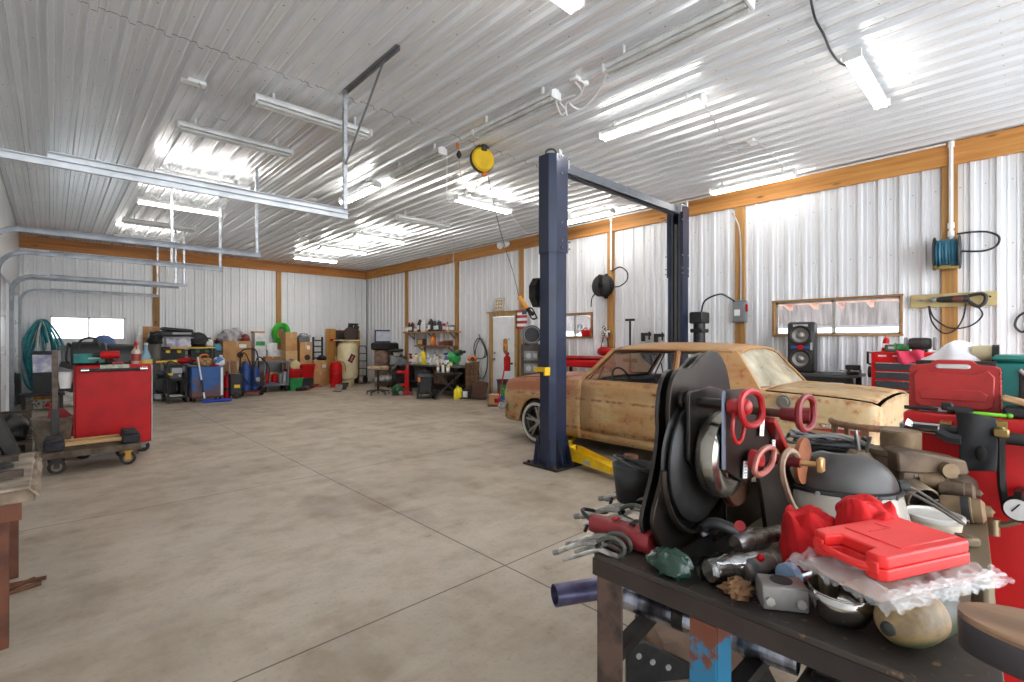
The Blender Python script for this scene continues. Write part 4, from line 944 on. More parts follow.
part(t, 'body', mk((222, 156, 70), .7, 0, (170, 110, 40), 22), B().loft([[Vector((sx*w_*.42*s, sy*.18*s, zz)) for sx, sy in ((-1, -1), (1, -1), (1, 1), (-1, 1))] for s, zz in ((.9, 0), (1, .17), (.92, .17), (.84, .02))])); part(t, 'handle', WH, B().tube([(.1, 0, .15), (.11, 0, .3), (.0, 0, .4), (-.06, 0, .3), (-.05, 0, .15)], .016))
for o_ in (): pass
one('tote_stand', 'low dark stand carrying the two totes by the teal hose', 'stand', dark, B().box((0, 0, .335), (.66, .5, .05)).box((-.28, 0, .155), (.05, .45, .31)).box((.28, 0, .155), (.05, .45, .31)), (BX, 13.8, 0))
lump('pale fluffy bundle on the floor beside the white crate', (ony(67, 405, Y_).x, Y_+.2, 0), (.55, .45, .34), mk((212, 208, 198), .9, 0, (180, 176, 166), 14), 'fabric_bundle', 'bundle', 4)
x_, Y_, z_, w_, h_ = bk(46, 74, 382, 392, 14.4)
one('foam_roll', 'grey white roll lying above the pale fluffy bundle', 'roll', mk((150, 152, 154), .7), B().cyl((-w_/2, 0, 0), (w_/2, 0, 0), .1, n=18).cyl((-w_/2-.002, 0, 0), (w_/2+.002, 0, 0), .04, n=12), (x_, 14.5, .6))
tote('large dark tote under the pale roll', x_, 14.3, 0, w_*.95, .498, m=black)
x_, Y_, z_, w_, h_ = bk(48, 72, 350, 362, 14.6)
t = thing('exhaust_pipe', 'grey metal duct lying above the dark totes below the window', 'duct', (x_, 14.62, .80)); part(t, 'tube', gry, B().cyl((-w_/2, 0, .03), (w_/2, .05, -.12), .09, n=16)); part(t, 'collar', steel, B().cyl((-w_/2, 0, .03), (-w_/2+.08, .005, .015), .1, n=16))
x_, Y_, z_, w_, h_ = bk(60, 74, 345, 356, 15.3)
bin_('grey bin standing on top of the stack below the back window', x_, 15.1, .95, w_, .36, m=gry)
tote('tall black stack tote under the grey bin', x_, 15.05, .0, w_*1.1, .94, m=black)
one('white_sheet', 'white board leaning below the back window', 'board', WH, B().box((0, 0, .6), (.7, .03, 1.2), r=(-.05, 0, 0), bv=.004), (ony(70, 350, 15.9).x, 15.9, .0))
# ================================================================ red rolling cabinet and the platform cart in front of it
A_, C_ = Vector((.2, 7.72, 0)), Vector((.935, 7.72, 0)); dv = (C_-A_); L = dv.length; rz = math.atan2(dv.y, dv.x)
t = thing('tool_cabinet', 'large red rolling tool cabinet with its back turned, left of the room', 'tool cabinet', (A_+C_)/2, rz)
RZ = 1.13
part(t, 'body', redp, B().box((0, .30, .13+(RZ-.13)/2), (L, .58, RZ-.13), bv=.015))
part(t, 'corner_trim', lgry, B().box((L/2+.006, .3, .13+(RZ-.13)/2), (.012, .56, RZ-.16)))
for k in range(7): part(t, 'drawer', redm, B().box((0, .6, .25+.12*k), (L-.06, .03, .1), bv=.005))
for sx in (-1, 1):
    for sy in (.1, .5):
        c = part(t, 'caster', rub, B().cyl((sx*(L/2-.08), sy-.02, .07), (sx*(L/2-.08), sy+.02, .07), .07, n=20)); build(B().box((sx*(L/2-.08), sy, .12), (.1, .08, .03)).box((sx*(L/2-.08), sy-.028, .095), (.05, .006, .08)).box((sx*(L/2-.08), sy+.028, .095), (.05, .006, .08)), 'fork', steel, c)
hb = part(t, 'push_handle', black, B().cyl((-L*.42, -.05, RZ-.06), (L*.42, -.05, RZ-.06), .018))
for q in (-1, 1): build(B().cyl((q*L*.33, -.05, RZ-.06), (q*L*.43, -.05, RZ-.06), .026).bar((q*L*.38, -.05, RZ-.06), (q*L*.38, .01, RZ-.06), .04, .03), 'chrome_end', chrome, hb)
part(t, 'paper_label', mk((206, 206, 190), .6, 0, (150, 160, 130), 16), B().box((.0, -.004, RZ-.04), (.28, .004, .08)))
part(t, 'cup_holder', WH, B(place((-L/2-.08, .12, RZ-.18))).lathe([(.05, -.09), (.07, .09), (.085, .1), (.06, .085), (.04, -.08)], 16))
M_ = Matrix.Translation((A_+C_)/2) @ Matrix.Rotation(rz, 4, 'Z')
def onrc(px, dy=.25, z=RZ):
    # point on the red cabinet top at picture column px
    r = ray(px, 341); n = M_.to_3x3() @ Vector((0, 1, 0)); p0 = M_ @ Vector((0, dy, 0)); k = p0.dot(n)/r.dot(n); return Vector((r.x*k, r.y*k, z))
p = onrc(89, .2)
t = thing('tool_bag', 'black and teal tool bag with loop handles on the red cabinet', 'tool bag', p, rz)
part(t, 'body', black, B().loft([[Vector((sx*.17*s, sy*.12*s2, zz)) for sx, sy in ((-1, -1), (1, -1), (1, 1), (-1, 1))] for s, s2, zz in ((1, 1, 0), (1.02, 1, .16), (.95, .5, .25), (.9, .1, .28))]), bev=.02)
part(t, 'pocket', teal, B().box((.0, -.125, .08), (.30, .03, .12), bv=.01)); part(t, 'badge', mk((150, 190, 170), .5), B().box((.05, -.142, .08), (.13, .004, .02)))
part(t, 'handle', black, B().tube([(-.1, -.08, .2), (-.08, -.06, .29), (0, -.05, .33), (.08, -.06, .29), (.1, -.09, .1), (.06, -.15, .02)], .014)); part(t, 'handle', black, B().tube([(-.16, 0, .2), (-.19, -.03, .26), (-.21, -.03, .1), (-.2, -.02, .02)], .012))
p = onrc(117, .27); t = thing('canvas_bag', 'black canvas bag slumped beside the teal tool bag', 'bag', p, rz); part(t, 'body', black, B().loft([[Vector((x*.17+.02*z*8, y*.11*s, z)) for x, y in ((-1, -1), (.9, -1), (1, 0), (.9, 1), (-1, 1))] for s, z in ((1, 0), (1.05, .12), (.7, .22), (.3, .25))]), bev=.02); part(t, 'grey_panel', mk((120, 118, 110), .8), B().box((.15, -.1, .1), (.08, .05, .14), r=(0, .4, 0), bv=.02))
p = onrc(111, .035); t = thing('cordless_drill', 'red cordless tool lying in front of the black bag', 'drill', p, rz); part(t, 'body', redp, B().cyl((-.1, 0, .12), (.08, 0, .12), .045, .05)); part(t, 'handle', black, B().bar((.02, 0, .1), (.06, 0, .02), .045, .05, bv=.01)); part(t, 'battery', redd, B().box((.06, 0, .02), (.12, .08, .04), bv=.01)); part(t, 'chuck', black, B().cyl((-.1, 0, .12), (-.17, 0, .12), .03, .02))
p = onrc(136, .15); t = bottle('white bottle with red sprayer top on the right end of the cabinet', p, 'sprayer', mk((200, 190, 176), .4), redp, 1.15, rz=rz, lab2=mk((150, 60, 50), .5))
p = onrc(146.5, .12); t = thing('tape_roll', 'small yellow tape roll at the cabinet corner beside the sprayer', 'tape roll', p); part(t, 'roll', mk((224, 196, 90), .5), B().lathe([(.035, 0), (.065, 0), (.065, .05), (.035, .05), (.035, 0)], 20, caps=False)); part(t, 'core', cardd, B().lathe([(.03, 0), (.036, 0), (.036, .05), (.03, .05), (.03, 0)], 18, caps=False))
p = onrc(104, .46); t = thing('cap', 'brown and blue cap lying behind the tool bag', 'cap', p+Vector((0, 0, .0)), rz); part(t, 'crown', mk((70, 92, 130), .8), B().lathe([(.12, .22), (.12, .26), (.1, .32), (.05, .36), (0, .37)], 18)); part(t, 'brim', mk((176, 140, 84), .8), B().lathe([(0, .215), (.14, .215), (.14, .225), (0, .23)], 18, (.02, -.06, 0), sx=1.2)); part(t, 'box_under', green, B().box((0, .0, .107), (.2, .14, .212), bv=.02))
# platform cart
CX, CY0, CY1 = .34, 7.05, 7.64
t = thing('platform_cart', 'low platform cart with a steel handle post in front of the red cabinet', 'cart', (CX, (CY0+CY1)/2, 0))
dk = mk((112, 98, 82), .8, .2, (78, 66, 54), 7, bump=.3)
part(t, 'deck', dk, B().box((0, 0, .205), (.84, .58, .07), bv=.006)); 
for sx in (-1, 1):
    for sy in (-1, 1):
        c = part(t, 'caster', rub, B().cyl((sx*.30, sy*.22-.02, .075), (sx*.30, sy*.22+.02, .075), .075, n=22)); build(B().cyl((sx*.30, sy*.22-.026, .075), (sx*.30, sy*.22+.026, .075), .045, n=16), 'hub', mk((120, 100, 80), .5, .5), c); build(B().box((sx*.30, sy*.22, .16), (.08, .1, .03)).box((sx*.30, sy*.22-.034, .11), (.05, .006, .1)), 'fork', mk((190, 140, 50), .5, .3) if sx > 0 else dark, c)
pst = ony(55, 351, 7.6); 
part(t, 'handle_post', mk((96, 84, 76), .5, .7, (70, 60, 54), 12), B().box((pst.x-CX, .25, .82), (.055, .055, 1.0), bv=.004)); part(t, 'post_sleeve', black, B().box((pst.x-CX, .25, .44), (.07, .07, .42), bv=.004))
t = thing('furniture_dolly', 'wooden furniture dolly with black padded ends on the platform cart', 'dolly', (CX, CY0+.2, .241))
for q in (-.1, .1): part(t, 'rail', wood((206, 170, 116), (170, 132, 84), 0), B().box((0.0, q, .06), (.62, .06, .04), bv=.004))
for q in (-.32, .33): part(t, 'end_pad', mk((52, 50, 54), .9, 0, (40, 38, 42), 20), B().box((q, 0, .05), (.17, .34, .1), bv=.02).box((q, 0, .115), (.15, .32, .05), r=(0, .12 if q > 0 else -.1, 0), bv=.02))
p = dep(50, 341, 6.4); bucket('worn grey bucket on the floor behind the handle post', (p.x+.03, p.y, 0), .205, .42, mk((150, 140, 126), .7, 0, (116, 106, 92), 6))
t = thing('dustpan', 'red dustpan standing in the grey bucket', 'dustpan', (p.x+.12, p.y-.05, .1)); part(t, 'pan', redd, B().prism([(-.16, .25), (-.12, .45), (.02, .42), (.16, .25), (.22, .05), (-.06, .05)], -.01, .015, 1)); part(t, 'handle', redp, B().tube([(-.1, 0, .43), (-.14, .02, .5), (-.16, .03, .46)], .016))
# clutter between the left bench and the cart
t = thing('wood_pallet', 'dark wooden pallet on the floor behind the left bench', 'pallet', (-.365, 9.3, 0), 0)
pw = wood((92, 76, 62), (64, 52, 42), 0)
for k in range(5): part(t, 'deck_board', pw, B().box((0, -.48+.24*k, .125), (.36, .16, .03)))
for q in (-.15, 0, .15): part(t, 'stringer', pw, B().box((q, 0, .055), (.06, 1.1, .11)))
lump('black plastic bag slumped on the dark pallet', (-.365, 9.05, .141), (.32, .45, .3), black, 'plastic_bag', 'bag', 9)
t = thing('wood_crate', 'open dark wooden crate on the pallet behind the black bag', 'crate', (-.365, 9.55, .141)); 
for q in (-1, 1): part(t, 'side', pw, B().box((0, q*.2, .15), (.33, .03, .3)).box((q*.15, 0, .15), (.03, .4, .3)))
# ================================================================ left workbench
BH = .735
t = thing('workbench', 'worn workbench with brown steel legs cut off by the left edge', 'workbench', (-.3, 3.7, 0))
part(t, 'top', mk((150, 132, 112), .85, 0, (104, 88, 74), 5, bump=.4), B().box((0, 0, BH-.03), (.49, 1.04, .06), bv=.005))
for sy in (-.46, .46): 
    for sx in (-.2, .13): part(t, 'leg', mk((110, 66, 46), .6, .3, (84, 50, 38), 8), B().box((sx+.0, sy, (BH-.06)/2), (.05, .008, BH-.06)).box((sx+.022, sy+.022, (BH-.06)/2), (.008, .05, BH-.06)))
part(t, 'apron', mk((110, 66, 46), .6, .3), B().box((0, -.5, BH-.1), (.4, .02, .08)).box((.17, 0, BH-.1), (.02, .96, .08)))
t = thing('cardboard_sheet', 'torn grey brown cardboard sheet hanging over the end of the left bench', 'cardboard', (-.28, 3.66, BH+.001)); part(t, 'sheet', mk((170, 156, 138), .9, 0, (128, 112, 96), 6), B().grid(12, 20, lambda u, v: (-.22+.46*u+.006*noise.noise(Vector((3, v*6, 1))), -.5+v, .004+.004*noise.noise(Vector((u*6, v*9, 0)))-(max(0, u-.97)*1.5))), solid=.004)
rk_ = [('flat_bar', 'dark flat steel bars lying at the front of the left bench', [(-.25, -.3, .02, .3, .06), (-.2, -.2, .035, .36, .05)]), ('angle_iron', 'brown steel offcuts stacked behind on the left bench', [(-.22, .05, .03, .3, .09), (-.18, .2, .045, .26, .07), (-.24, .3, .06, .22, .1)])]
for nm, lb, L_ in rk_:
    t = thing(nm, lb, 'steel offcuts', (-.1, 3.6, BH+.012))
    for i, (a, c, z, l_, w) in enumerate(L_): part(t, 'bar', rustd if i % 2 else dark, B().box((a+.02, c, z-.01), (l_, w, .02+.01*i), r=(0, 0, .3-.3*i)))
t = thing('steel_channel', 'dark steel channel leaning up at the far end of the left bench', 'steel channel', (-.19, 4.05, BH+.012), rot=(.0, -.34, 0)); part(t, 'web', dark, B().box((0, 0, .2), (.02, .16, .4)).box((.03, -.075, .2), (.06, .01, .4)).box((.03, .075, .2), (.06, .01, .4)))
for i, (a, c, r_) in enumerate(((20, 588, .5), (27, 584, -.2), (22, 592, .15))):
    p = onz(a, c, .0); one('rebar_scrap', ['short dark rod on the floor beside the left bench leg', 'longest dark rod on the floor by the left bench', 'dark rod nearest the camera by the left bench leg'][i], 'rod', rust, B().cyl((-.07, 0, .012), (.1, .02, .012), .012, n=8), (p.x-.02, p.y, 0), r_)
# ================================================================ along the back wall, left to right
# black shelf rack with totes
RY = 14.6
x0, x1 = ony(158, 380, RY).x, ony(215, 380, RY).x; rx, rw_ = (x0+x1)/2, x1-x0
s1 = ony(186, 359.5, RY).z; s2 = ony(186, 347, RY).z
t = thing('shelf_rack', 'black steel shelf rack carrying the yellow edged totes', 'shelf rack', (rx, RY+.3, 0))
for z in (.12, s1-.02, s2+.0): part(t, 'shelf', black, B().box((0, 0, z-.02), (rw_, .6, .03)).box((0, -.29, z-.02), (rw_, .02, .05)))
for q in (-1, 1):
    for w in (-1, 1): part(t, 'post', black, B().box((q*(rw_/2-.02), w*.28, (s2+.02)/2), (.04, .04, s2+.02)))
part(t, 'edge_rail', yel, B().box((rw_*.1, -.305, s2-.02), (rw_*.8, .01, .035)), label='yellow edge rail')
tote('black tote with a yellow latch at the left of the rack', rx-rw_*.24, RY, s1, rw_*.47, s2-s1-.06, .5, latch=yel)
t = tote('black tote with a green lid spot at the right of the rack', rx+rw_*.26, RY, s1, rw_*.43, s2-s1-.06, .5, latch=green)
for i, q in enumerate((-.3, .0, .3)): tote(['dark tote at lower left of the rack behind the engine cart', 'dark tote in the lower middle of the rack', 'dark tote at lower right of the rack behind the blue cabinet'][i], rx+rw_*q, RY+.02, .12, rw_*.28, .5, .5, m=[black, dgry, black][i])
x_, Y_, z_, w_, h_ = bk(165, 194, 337.5, 346, RY+.1, s2)
tote('clear tote with purple contents on top of the black rack', x_, Y_, s2, w_, .26, .4, m=mk((146, 140, 186), .3, 0, (214, 214, 226), 6, .4, .6), lid=lgry)
t = thing('equipment_case', 'black equipment case lying on top of the purple tote', 'case', (x_-.05, RY+.32, s2+.265)); part(t, 'body', black, B().box((0, 0, .07), (w_*1.25, .42, .14), bv=.03)); part(t, 'lid', mk((50, 52, 60), .5), B().box((.02, -.02, .17), (w_*1.1, .4, .08), r=(0, .08, 0), bv=.03)); part(t, 'strap', lgry, B().box((.1, -.215, .08), (.4, .01, .05)))
t = lump('black duffel bag sagging off the right of the stacked case', (x_+w_*.72, RY+.25, s2), (.5, .4, .34), black, 'duffel_bag', 'bag', 21)
x_, Y_, z_, w_, h_ = bk(199, 212, 340, 346, RY+.15, s2); lump('white plastic sack on the right end of the black rack', (x_+.06, Y_+.1, s2), (w_*.9, .3, h_*1.2), WH, 'plastic_sack', 'sack', 5)
x_, Y_, z_, w_, h_ = bk(142, 160, 326.5, 337, 15.5); carton('plain cardboard box standing high at left behind the bin of black bags', x_, 15.5, z_, w_, h_+.0)
carton('brown carton under the plain high box beside the wooden post', x_, 15.45, .0, w_*1.05, z_-.004, m=cardd)
x_, Y_, z_, w_, h_ = bk(137.5, 142, 325, 360, 15.2); t = thing('paper_roll', 'tall white paper roll standing left of the cardboard box', 'roll', (x_, 15.2, 0)); part(t, 'roll', WH, B().cyl((0, 0, 0), (0, 0, ony(140, 325, 15.2).z), .06, n=18)); part(t, 'core', cardd, B().cyl((0, 0, 0), (0, 0, ony(140, 325, 15.2).z+.004), .025))
x_, Y_, z_, w_, h_ = bk(150, 161, 343, 358, 14.3); bucket('tall grey brown drum filled with black bags beside the rack', (x_, 14.3, .0), w_*.5, ony(155, 344, 14.3).z, mk((112, 104, 96), .6), None, 'drum', 'drum')
lump('crumpled black bags heaped on the grey brown drum', (x_, 14.3, ony(155, 344, 14.3).z+.0), (w_*1.4, .4, .3), black, 'trash_bag', 'bag', 31)
t = thing('light_blue_jug', 'pale blue bottle between the cabinet and the drum', 'jug', (ony(146, 350, 14.0).x, 14.0, .0)); hh = ony(146, 345, 14.).z
part(t, 'body', mk((150, 190, 214), .3), B().lathe([(0, 0), (.09, 0), (.1, .05), (.1, hh*.8), (.04, hh*.92), (.035, hh)], 16)); part(t, 'cap', WH, B().cyl((0, 0, hh), (0, 0, hh+.05), .04))
# engine cart, welding cart
x_, Y_, z_, w_, h_ = bk(153, 166, 361, 400)
t = thing('pressure_washer', 'black engine pressure washer with a pale base right of the red cabinet', 'pressure washer', (x_, Y_-.05, 0))
part(t, 'base', mk((196, 200, 204), .5), B().box((0, 0, .1), (w_, .5, .12), bv=.02)); part(t, 'engine', black, B().box((0, 0, .36), (w_*.75, .36, .38), bv=.05)); part(t, 'fan_cover', dgry, B().lathe([(0, .02), (.1, .02), (.14, 0), (.15, -.04)], 18, (0, -.19, .38), (PI/2, 0, 0))); part(t, 'fuel_tank', mk((70, 92, 100), .4), B().box((0, .02, .64), (w_*.7, .34, .14), bv=.05)); part(t, 'handle', blackm, B().tube([(-w_*.42, .1, .2), (-w_*.45, .2, .8), (-w_*.2, .22, .95), (w_*.2, .22, .95), (w_*.45, .2, .8), (w_*.42, .1, .2)], .016)); 
for q in (-1, 1): part(t, 'wheel', rub, B().cyl((q*w_*.45-.025, .1, .09), (q*w_*.45+.025, .1, .09), .09, n=18))
x_, Y_, z_, w_, h_ = bk(165, 190, 362, 403)
t = thing('welding_cart', 'black welding cart with open lower shelf and hanging cables', 'welding cart', (x_, Y_+.3, 0))
fr_ = mk((48, 46, 44), .5, .5)
for q in (-1, 1):
    for w in (-1, 1): part(t, 'upright', fr_, B().box((q*w_*.36, w*.24, .48), (.035, .035, .78)))
for z in (.12, .52, .86): part(t, 'shelf', fr_, B().box((0, 0, z), (w_*.76, .52, .03)))
wb = part(t, 'welder', mk((52, 54, 56), .4), B().box((-.02, -.02, .69), (w_*.55, .42, .3), bv=.02)); build(B().box((0, -.235, .74), (w_*.42, .01, .12)).cyl((.05, -.24, .62), (.05, -.26, .62), .03), 'front_panel', lgry, wb)
for q in (-1, 1): part(t, 'caster', rub, B().cyl((q*w_*.36-.02, -.2, .055), (q*w_*.36+.02, -.2, .055), .055)).name; 
for q in (-1, 1): part(t, 'rear_wheel', rub, B().cyl((q*w_*.42-.02, .22, .1), (q*w_*.42+.02, .22, .1), .1))
part(t, 'cable', black, B().tube([(-w_*.3, -.26, .6), (-w_*.48, -.3, .5), (-w_*.42, -.3, .25), (-w_*.3, -.3, .3), (-w_*.35, -.3, .6), (-w_*.5, -.28, .75), (-w_*.3, -.2, .95), (0, -.2, .9)], .018)); part(t, 'cable', black, B().tube([(w_*.3, -.25, .65), (w_*.46, -.3, .4), (w_*.5, -.28, .2), (w_*.42, -.26, .5), (w_*.4, -.2, .85)], .018))
part(t, 'tray', WH, B().box((0, -.05, .15), (w_*.5, .3, .03), bv=.01)); part(t, 'warning_sticker', yel, B().box((-w_*.3, -.262, .66), (.12, .006, .05)))
t = thing('leaf_blower', 'red blower with a yellow tube lying on the black welding cart', 'blower', (x_+.05, Y_+.25, .88)); part(t, 'body', redp, B().lathe([(0, -.18), (.05, -.17), (.07, -.1), (.07, .12), (.04, .16), (0, .16)], 16, (.16, 0, .075), (0, PI/2, 0))); part(t, 'tube', yel, B().cyl((0, 0, .07), (-.42, 0, .06), .03, .022)); part(t, 'handle', black, B().tube([(.06, 0, .14), (.12, 0, .2), (.22, 0, .19), (.26, 0, .14)], .014))
# blue cabinet
x_, Y_, z_, w_, h_ = bk(192, 224, 367, 402)
s = N('chipped_blue_paint'); s.set(Roughness=.5); xx, yy, zz = s.xyz(); f = s.noise(7, 7, .65)
k = s.mix(s.ramp(s.noise(2, 4), .4, .6), lin((36, 92, 160)), lin((28, 74, 136))); k = s.mix(s.math('MULTIPLY', s.ramp(s.math('SUBTRACT', f, s.math('MULTIPLY', zz, .35)), .36, .44), .9), k, lin((110, 70, 46))); s.l(k, s.b.inputs['Base Color'])
t = thing('rolling_cabinet', 'chipped blue metal box on casters with rust along its bottom', 'cabinet', (x_, Y_+.3, 0)); H = h_
part(t, 'body', s.m, B().box((0, 0, .12+(H-.12)/2), (w_, .56, H-.12), bv=.01)); part(t, 'edge_trim', WH, B().box((w_/2-.04, -.283, .12+(H-.12)/2), (.05, .006, H-.16))); part(t, 'skid', rust, B().box((0, 0, .11), (w_*.96, .5, .04)))
for q in (-1, 1):
    for w in (-1, 1): part(t, 'caster', rub, B().cyl((q*w_*.4-.02, w*.2, .05), (q*w_*.4+.02, w*.2, .05), .05))
t = thing('push_broom', 'white handled broom with blue head leaning on the blue cabinet', 'broom', (x_, Y_-.12, 0)); 
p0, p1 = Vector((-w_*.34, .08, ony(196, 357, Y_).z)), Vector((-w_*.16, -.02, .1)); part(t, 'handle', WH, B().cyl(p0, p0.lerp(p1, .55), .018)); part(t, 'handle_socket', WH, B().cyl(p0.lerp(p1, .85), p1, .02)); part(t, 'grip', black, B().cyl(p0.lerp(p1, .55), p0.lerp(p1, .85), .019)); part(t, 'head', mk((30, 70, 190), .5), B().box((.14, -.04, .045), (.6, .09, .06), r=(0, 0, -.05), bv=.012)); part(t, 'bristles', mk((24, 50, 140), .8), B().box((.14, -.04, .012), (.58, .07, .024)))
zt = H
def onb(px, dy=.2): return (ony(px, 367, Y_+dy).x, Y_+dy, zt)
t = thing('chainsaw', 'orange and black chainsaw lying on the blue cabinet', 'chainsaw', onb(204, .25), .1); part(t, 'body', mk((196, 150, 90), .5, 0, (120, 80, 44), 14), B().box((0, 0, .1), (.34, .2, .2), bv=.05)); part(t, 'guard', orange, B().tube([(-.12, -.08, .1), (-.1, -.09, .26), (.05, -.06, .28), (.1, .05, .2)], .02)); part(t, 'bar', steel, B().box((.3, -.02, .07), (.34, .012, .07), bv=.005)); part(t, 'handle', black, B().tube([(-.14, 0, .06), (-.28, 0, .08), (-.3, 0, .16), (-.15, 0, .2)], .018))
t = thing('red_pliers', 'red gripped tool in front of the chainsaw on the blue cabinet', 'pliers', onb(210, .08), .3); part(t, 'grip', redp, B().tube([(-.02, 0, .03), (.1, .02, .03), (.18, .05, .03)], .018).tube([(-.02, 0, .03), (.1, -.03, .03), (.18, -.04, .03)], .018)); part(t, 'jaw', steel, B().box((-.07, 0, .03), (.1, .05, .03), bv=.01))
t = thing('paint_jug', 'blue white jug on the right of the blue cabinet', 'jug', onb(219, .2)); part(t, 'body', mk((70, 120, 180), .4, 0, (214, 222, 230), 5, .45, .5), B().box((0, 0, .11), (.22, .2, .22), bv=.05)); part(t, 'cap', WH, B().cyl((.04, 0, .22), (.04, 0, .27), .035))
# bottles on a small stand behind blue cabinet
sx0, sx1 = ony(206, 350, 15.3).x, ony(223, 350, 15.3).x; sz = ony(214, 351, 15.3).z
one('side_cabinet', 'dark low cabinet behind the blue box, carrying jars', 'cabinet', dgry, B().box(((sx0+sx1)/2, 15.55, sz/2), (sx1-sx0, .5, sz), bv=.01))
lump('light blue cloth heap on the dark cabinet behind the blue box', ((sx0+sx1)/2+.1, 15.45, sz), (.4, .35, .2), mk((110, 170, 206), .8), 'cloth_heap', 'cloth', 8)
for i, (px, kd, c, cp) in enumerate(((207, 'jug', lgry, black), (212, 'jug', mk((190, 60, 56), .5), WH), (217, 'jug', black, redp), (221.5, 'bottle', WH, black))):
    bottle(['grey jug at the left of the jars behind the blue box', 'red jug among the jars behind the blue box', 'black jug with a red cap behind the blue box', 'white bottle at the right of the jars behind the blue box'][i], (ony(px, 345, 15.7).x, 15.7, sz), kd, c, cp, 1.2, 'jars behind the blue box')
# charger, big carton, torch cart
x_, Y_, z_, w_, h_ = bk(230, 243, 374, 399)
t = thing('battery_charger', 'black wheeled battery charger with a yellow label', 'battery charger', (x_, Y_+.2, 0)); part(t, 'body', black, B().box((0, 0, .08+h_/2-.04), (w_, .34, h_-.08), bv=.03)); part(t, 'label', yel, B().box((0.02, -.173, h_*.5), (w_*.45, .006, .08))); part(t, 'handle', steel, B().tube([(-w_*.3, .05, h_), (-w_*.32, .05, h_+.3), (-w_*.1, .05, h_+.34)], .014)); part(t, 'handle', steel, B().tube([(w_*.2, .05, h_), (w_*.22, .05, h_+.24), (w_*.05, .05, h_+.3)], .014)); part(t, 'wheel', rub, B().cyl((-.0, -.2, .09), (-.0, -.12, .09), .0, .0).lathe([(0, .02), (.06, .02), (.085, .01), (.085, -.03), (0, -.03)], 18, (0, -.17, .09), (PI/2, 0, 0)))
for q in (-1, 1): part(t, 'wheel', rub, B().cyl((q*w_*.5-.02, .08, .07), (q*w_*.5+.02, .08, .07), .07))
t = thing('fire_extinguisher', 'small red canister left of the black battery charger', 'canister', (ony(227.5, 390, Y_+.15).x, Y_+.2, 0)); hh = ony(227, 371, Y_+.2).z; part(t, 'tank', redp, B().lathe([(0, 0), (.07, 0), (.08, .03), (.08, hh*.75), (.03, hh*.88), (.03, hh*.92)], 16)); part(t, 'valve', black, B().box((0, 0, hh*.95), (.05, .1, .06), bv=.01)); part(t, 'band', black, B().lathe([(.081, hh*.3), (.081, hh*.4)], 16, caps=False))
x_, Y_, z_, w_, h_ = bk(223, 251, 341, 361, 15.2)
carton('big cardboard box with a round dark mark on the back wall stack', x_, 15.2, z_, w_, h_, .6, mark=True)
carton('brown carton under the big marked box', x_, 15.15, 0, w_*1.02, z_-.004, .6, m=cardd)
lump('grey clear plastic bag on top of the big marked box', (x_-.1, 15.5, z_+h_), (w_*.85, .45, ony(235, 329, 15.4).z-(z_+h_)), mk((198, 196, 196), .3, 0, (150, 140, 150), 8), 'plastic_bag', 'bag', 12)
t = thing('helmet', 'dark red helmet on the right end of the big marked box', 'helmet', (x_+w_*.38, 15.45, z_+h_)); part(t, 'shell', mk((130, 30, 34), .4), B().lathe([(.11, 0), (.125, .06), (.1, .15), (.05, .19), (0, .2)], 18)); part(t, 'brim', black, B().lathe([(.11, 0), (.14, .0), (.14, .015), (.11, .02)], 18))
x_, Y_, z_, w_, h_ = bk(243, 267, 349, 396.5)
t = thing('torch_cart', 'gas torch cart with blue cylinders, looping hoses and red axle', 'torch cart', (x_, Y_+.3, 0)); H = h_
for q, r_, hh in ((-.2, .12, .72), (.12, .1, .62)):
    c = part(t, 'gas_cylinder', blue, B().lathe([(0, .0), (r_, .0), (r_, hh*.8), (r_*.5, hh*.95), (.03, hh)], 18, (q*w_*1.2, 0, .16))); build(B().cyl((q*w_*1.2, 0, .16+hh), (q*w_*1.2, 0, .16+hh+.08), .025).box((q*w_*1.2, 0, .16+hh+.06), (.1, .03, .03)), 'valve', mk((170, 140, 70), .35, .8), c)
part(t, 'frame', blackm, B().tube([(-w_*.38, .14, .12), (-w_*.38, .2, .9), (-w_*.3, .22, H-.05), (w_*.1, .22, H), (w_*.3, .22, H-.06), (w_*.38, .2, .9), (w_*.38, .14, .12)], .018).box((0, .05, .14), (w_*.8, .4, .03)).box((0, .15, .6), (w_*.76, .03, .05)))
part(t, 'axle', redd, B().cyl((-w_*.4, .0, .1), (w_*.4, 0, .1), .02).box((0, -.1, .1), (w_*.6, .16, .04)))
for q in (-1, 1):
    c = part(t, 'wheel', rub, B().cyl((q*w_*.42-.03, 0, .12), (q*w_*.42+.03, 0, .12), .12, n=20)); build(B().cyl((q*w_*.42-.034, 0, .12), (q*w_*.42+.034, 0, .12), .06, n=14), 'hub', lgry, c)
for P in ([(-.2, -.15, .9), (-.34, -.2, .7), (-.1, -.25, .3), (.2, -.25, .35), (.3, -.22, .8), (.1, -.2, 1.0), (0, -.2, .6), (.1, -.24, .26), (.26, -.22, .3)], [(.2, -.15, .95), (.36, -.2, .75), (.3, -.25, .4), (.05, -.25, .3), (-.05, -.22, .7), (-.2, -.2, 1.1), (-.3, -.1, 1.05)]): part(t, 'hose', black, B().tube(P, .016))
part(t, 'gauge', lgry, B().lathe([(0, .02), (.05, .02), (.06, 0), (.05, -.03), (0, -.03)], 16, (.12, -.12, .42), (PI/2, 0, 0)))
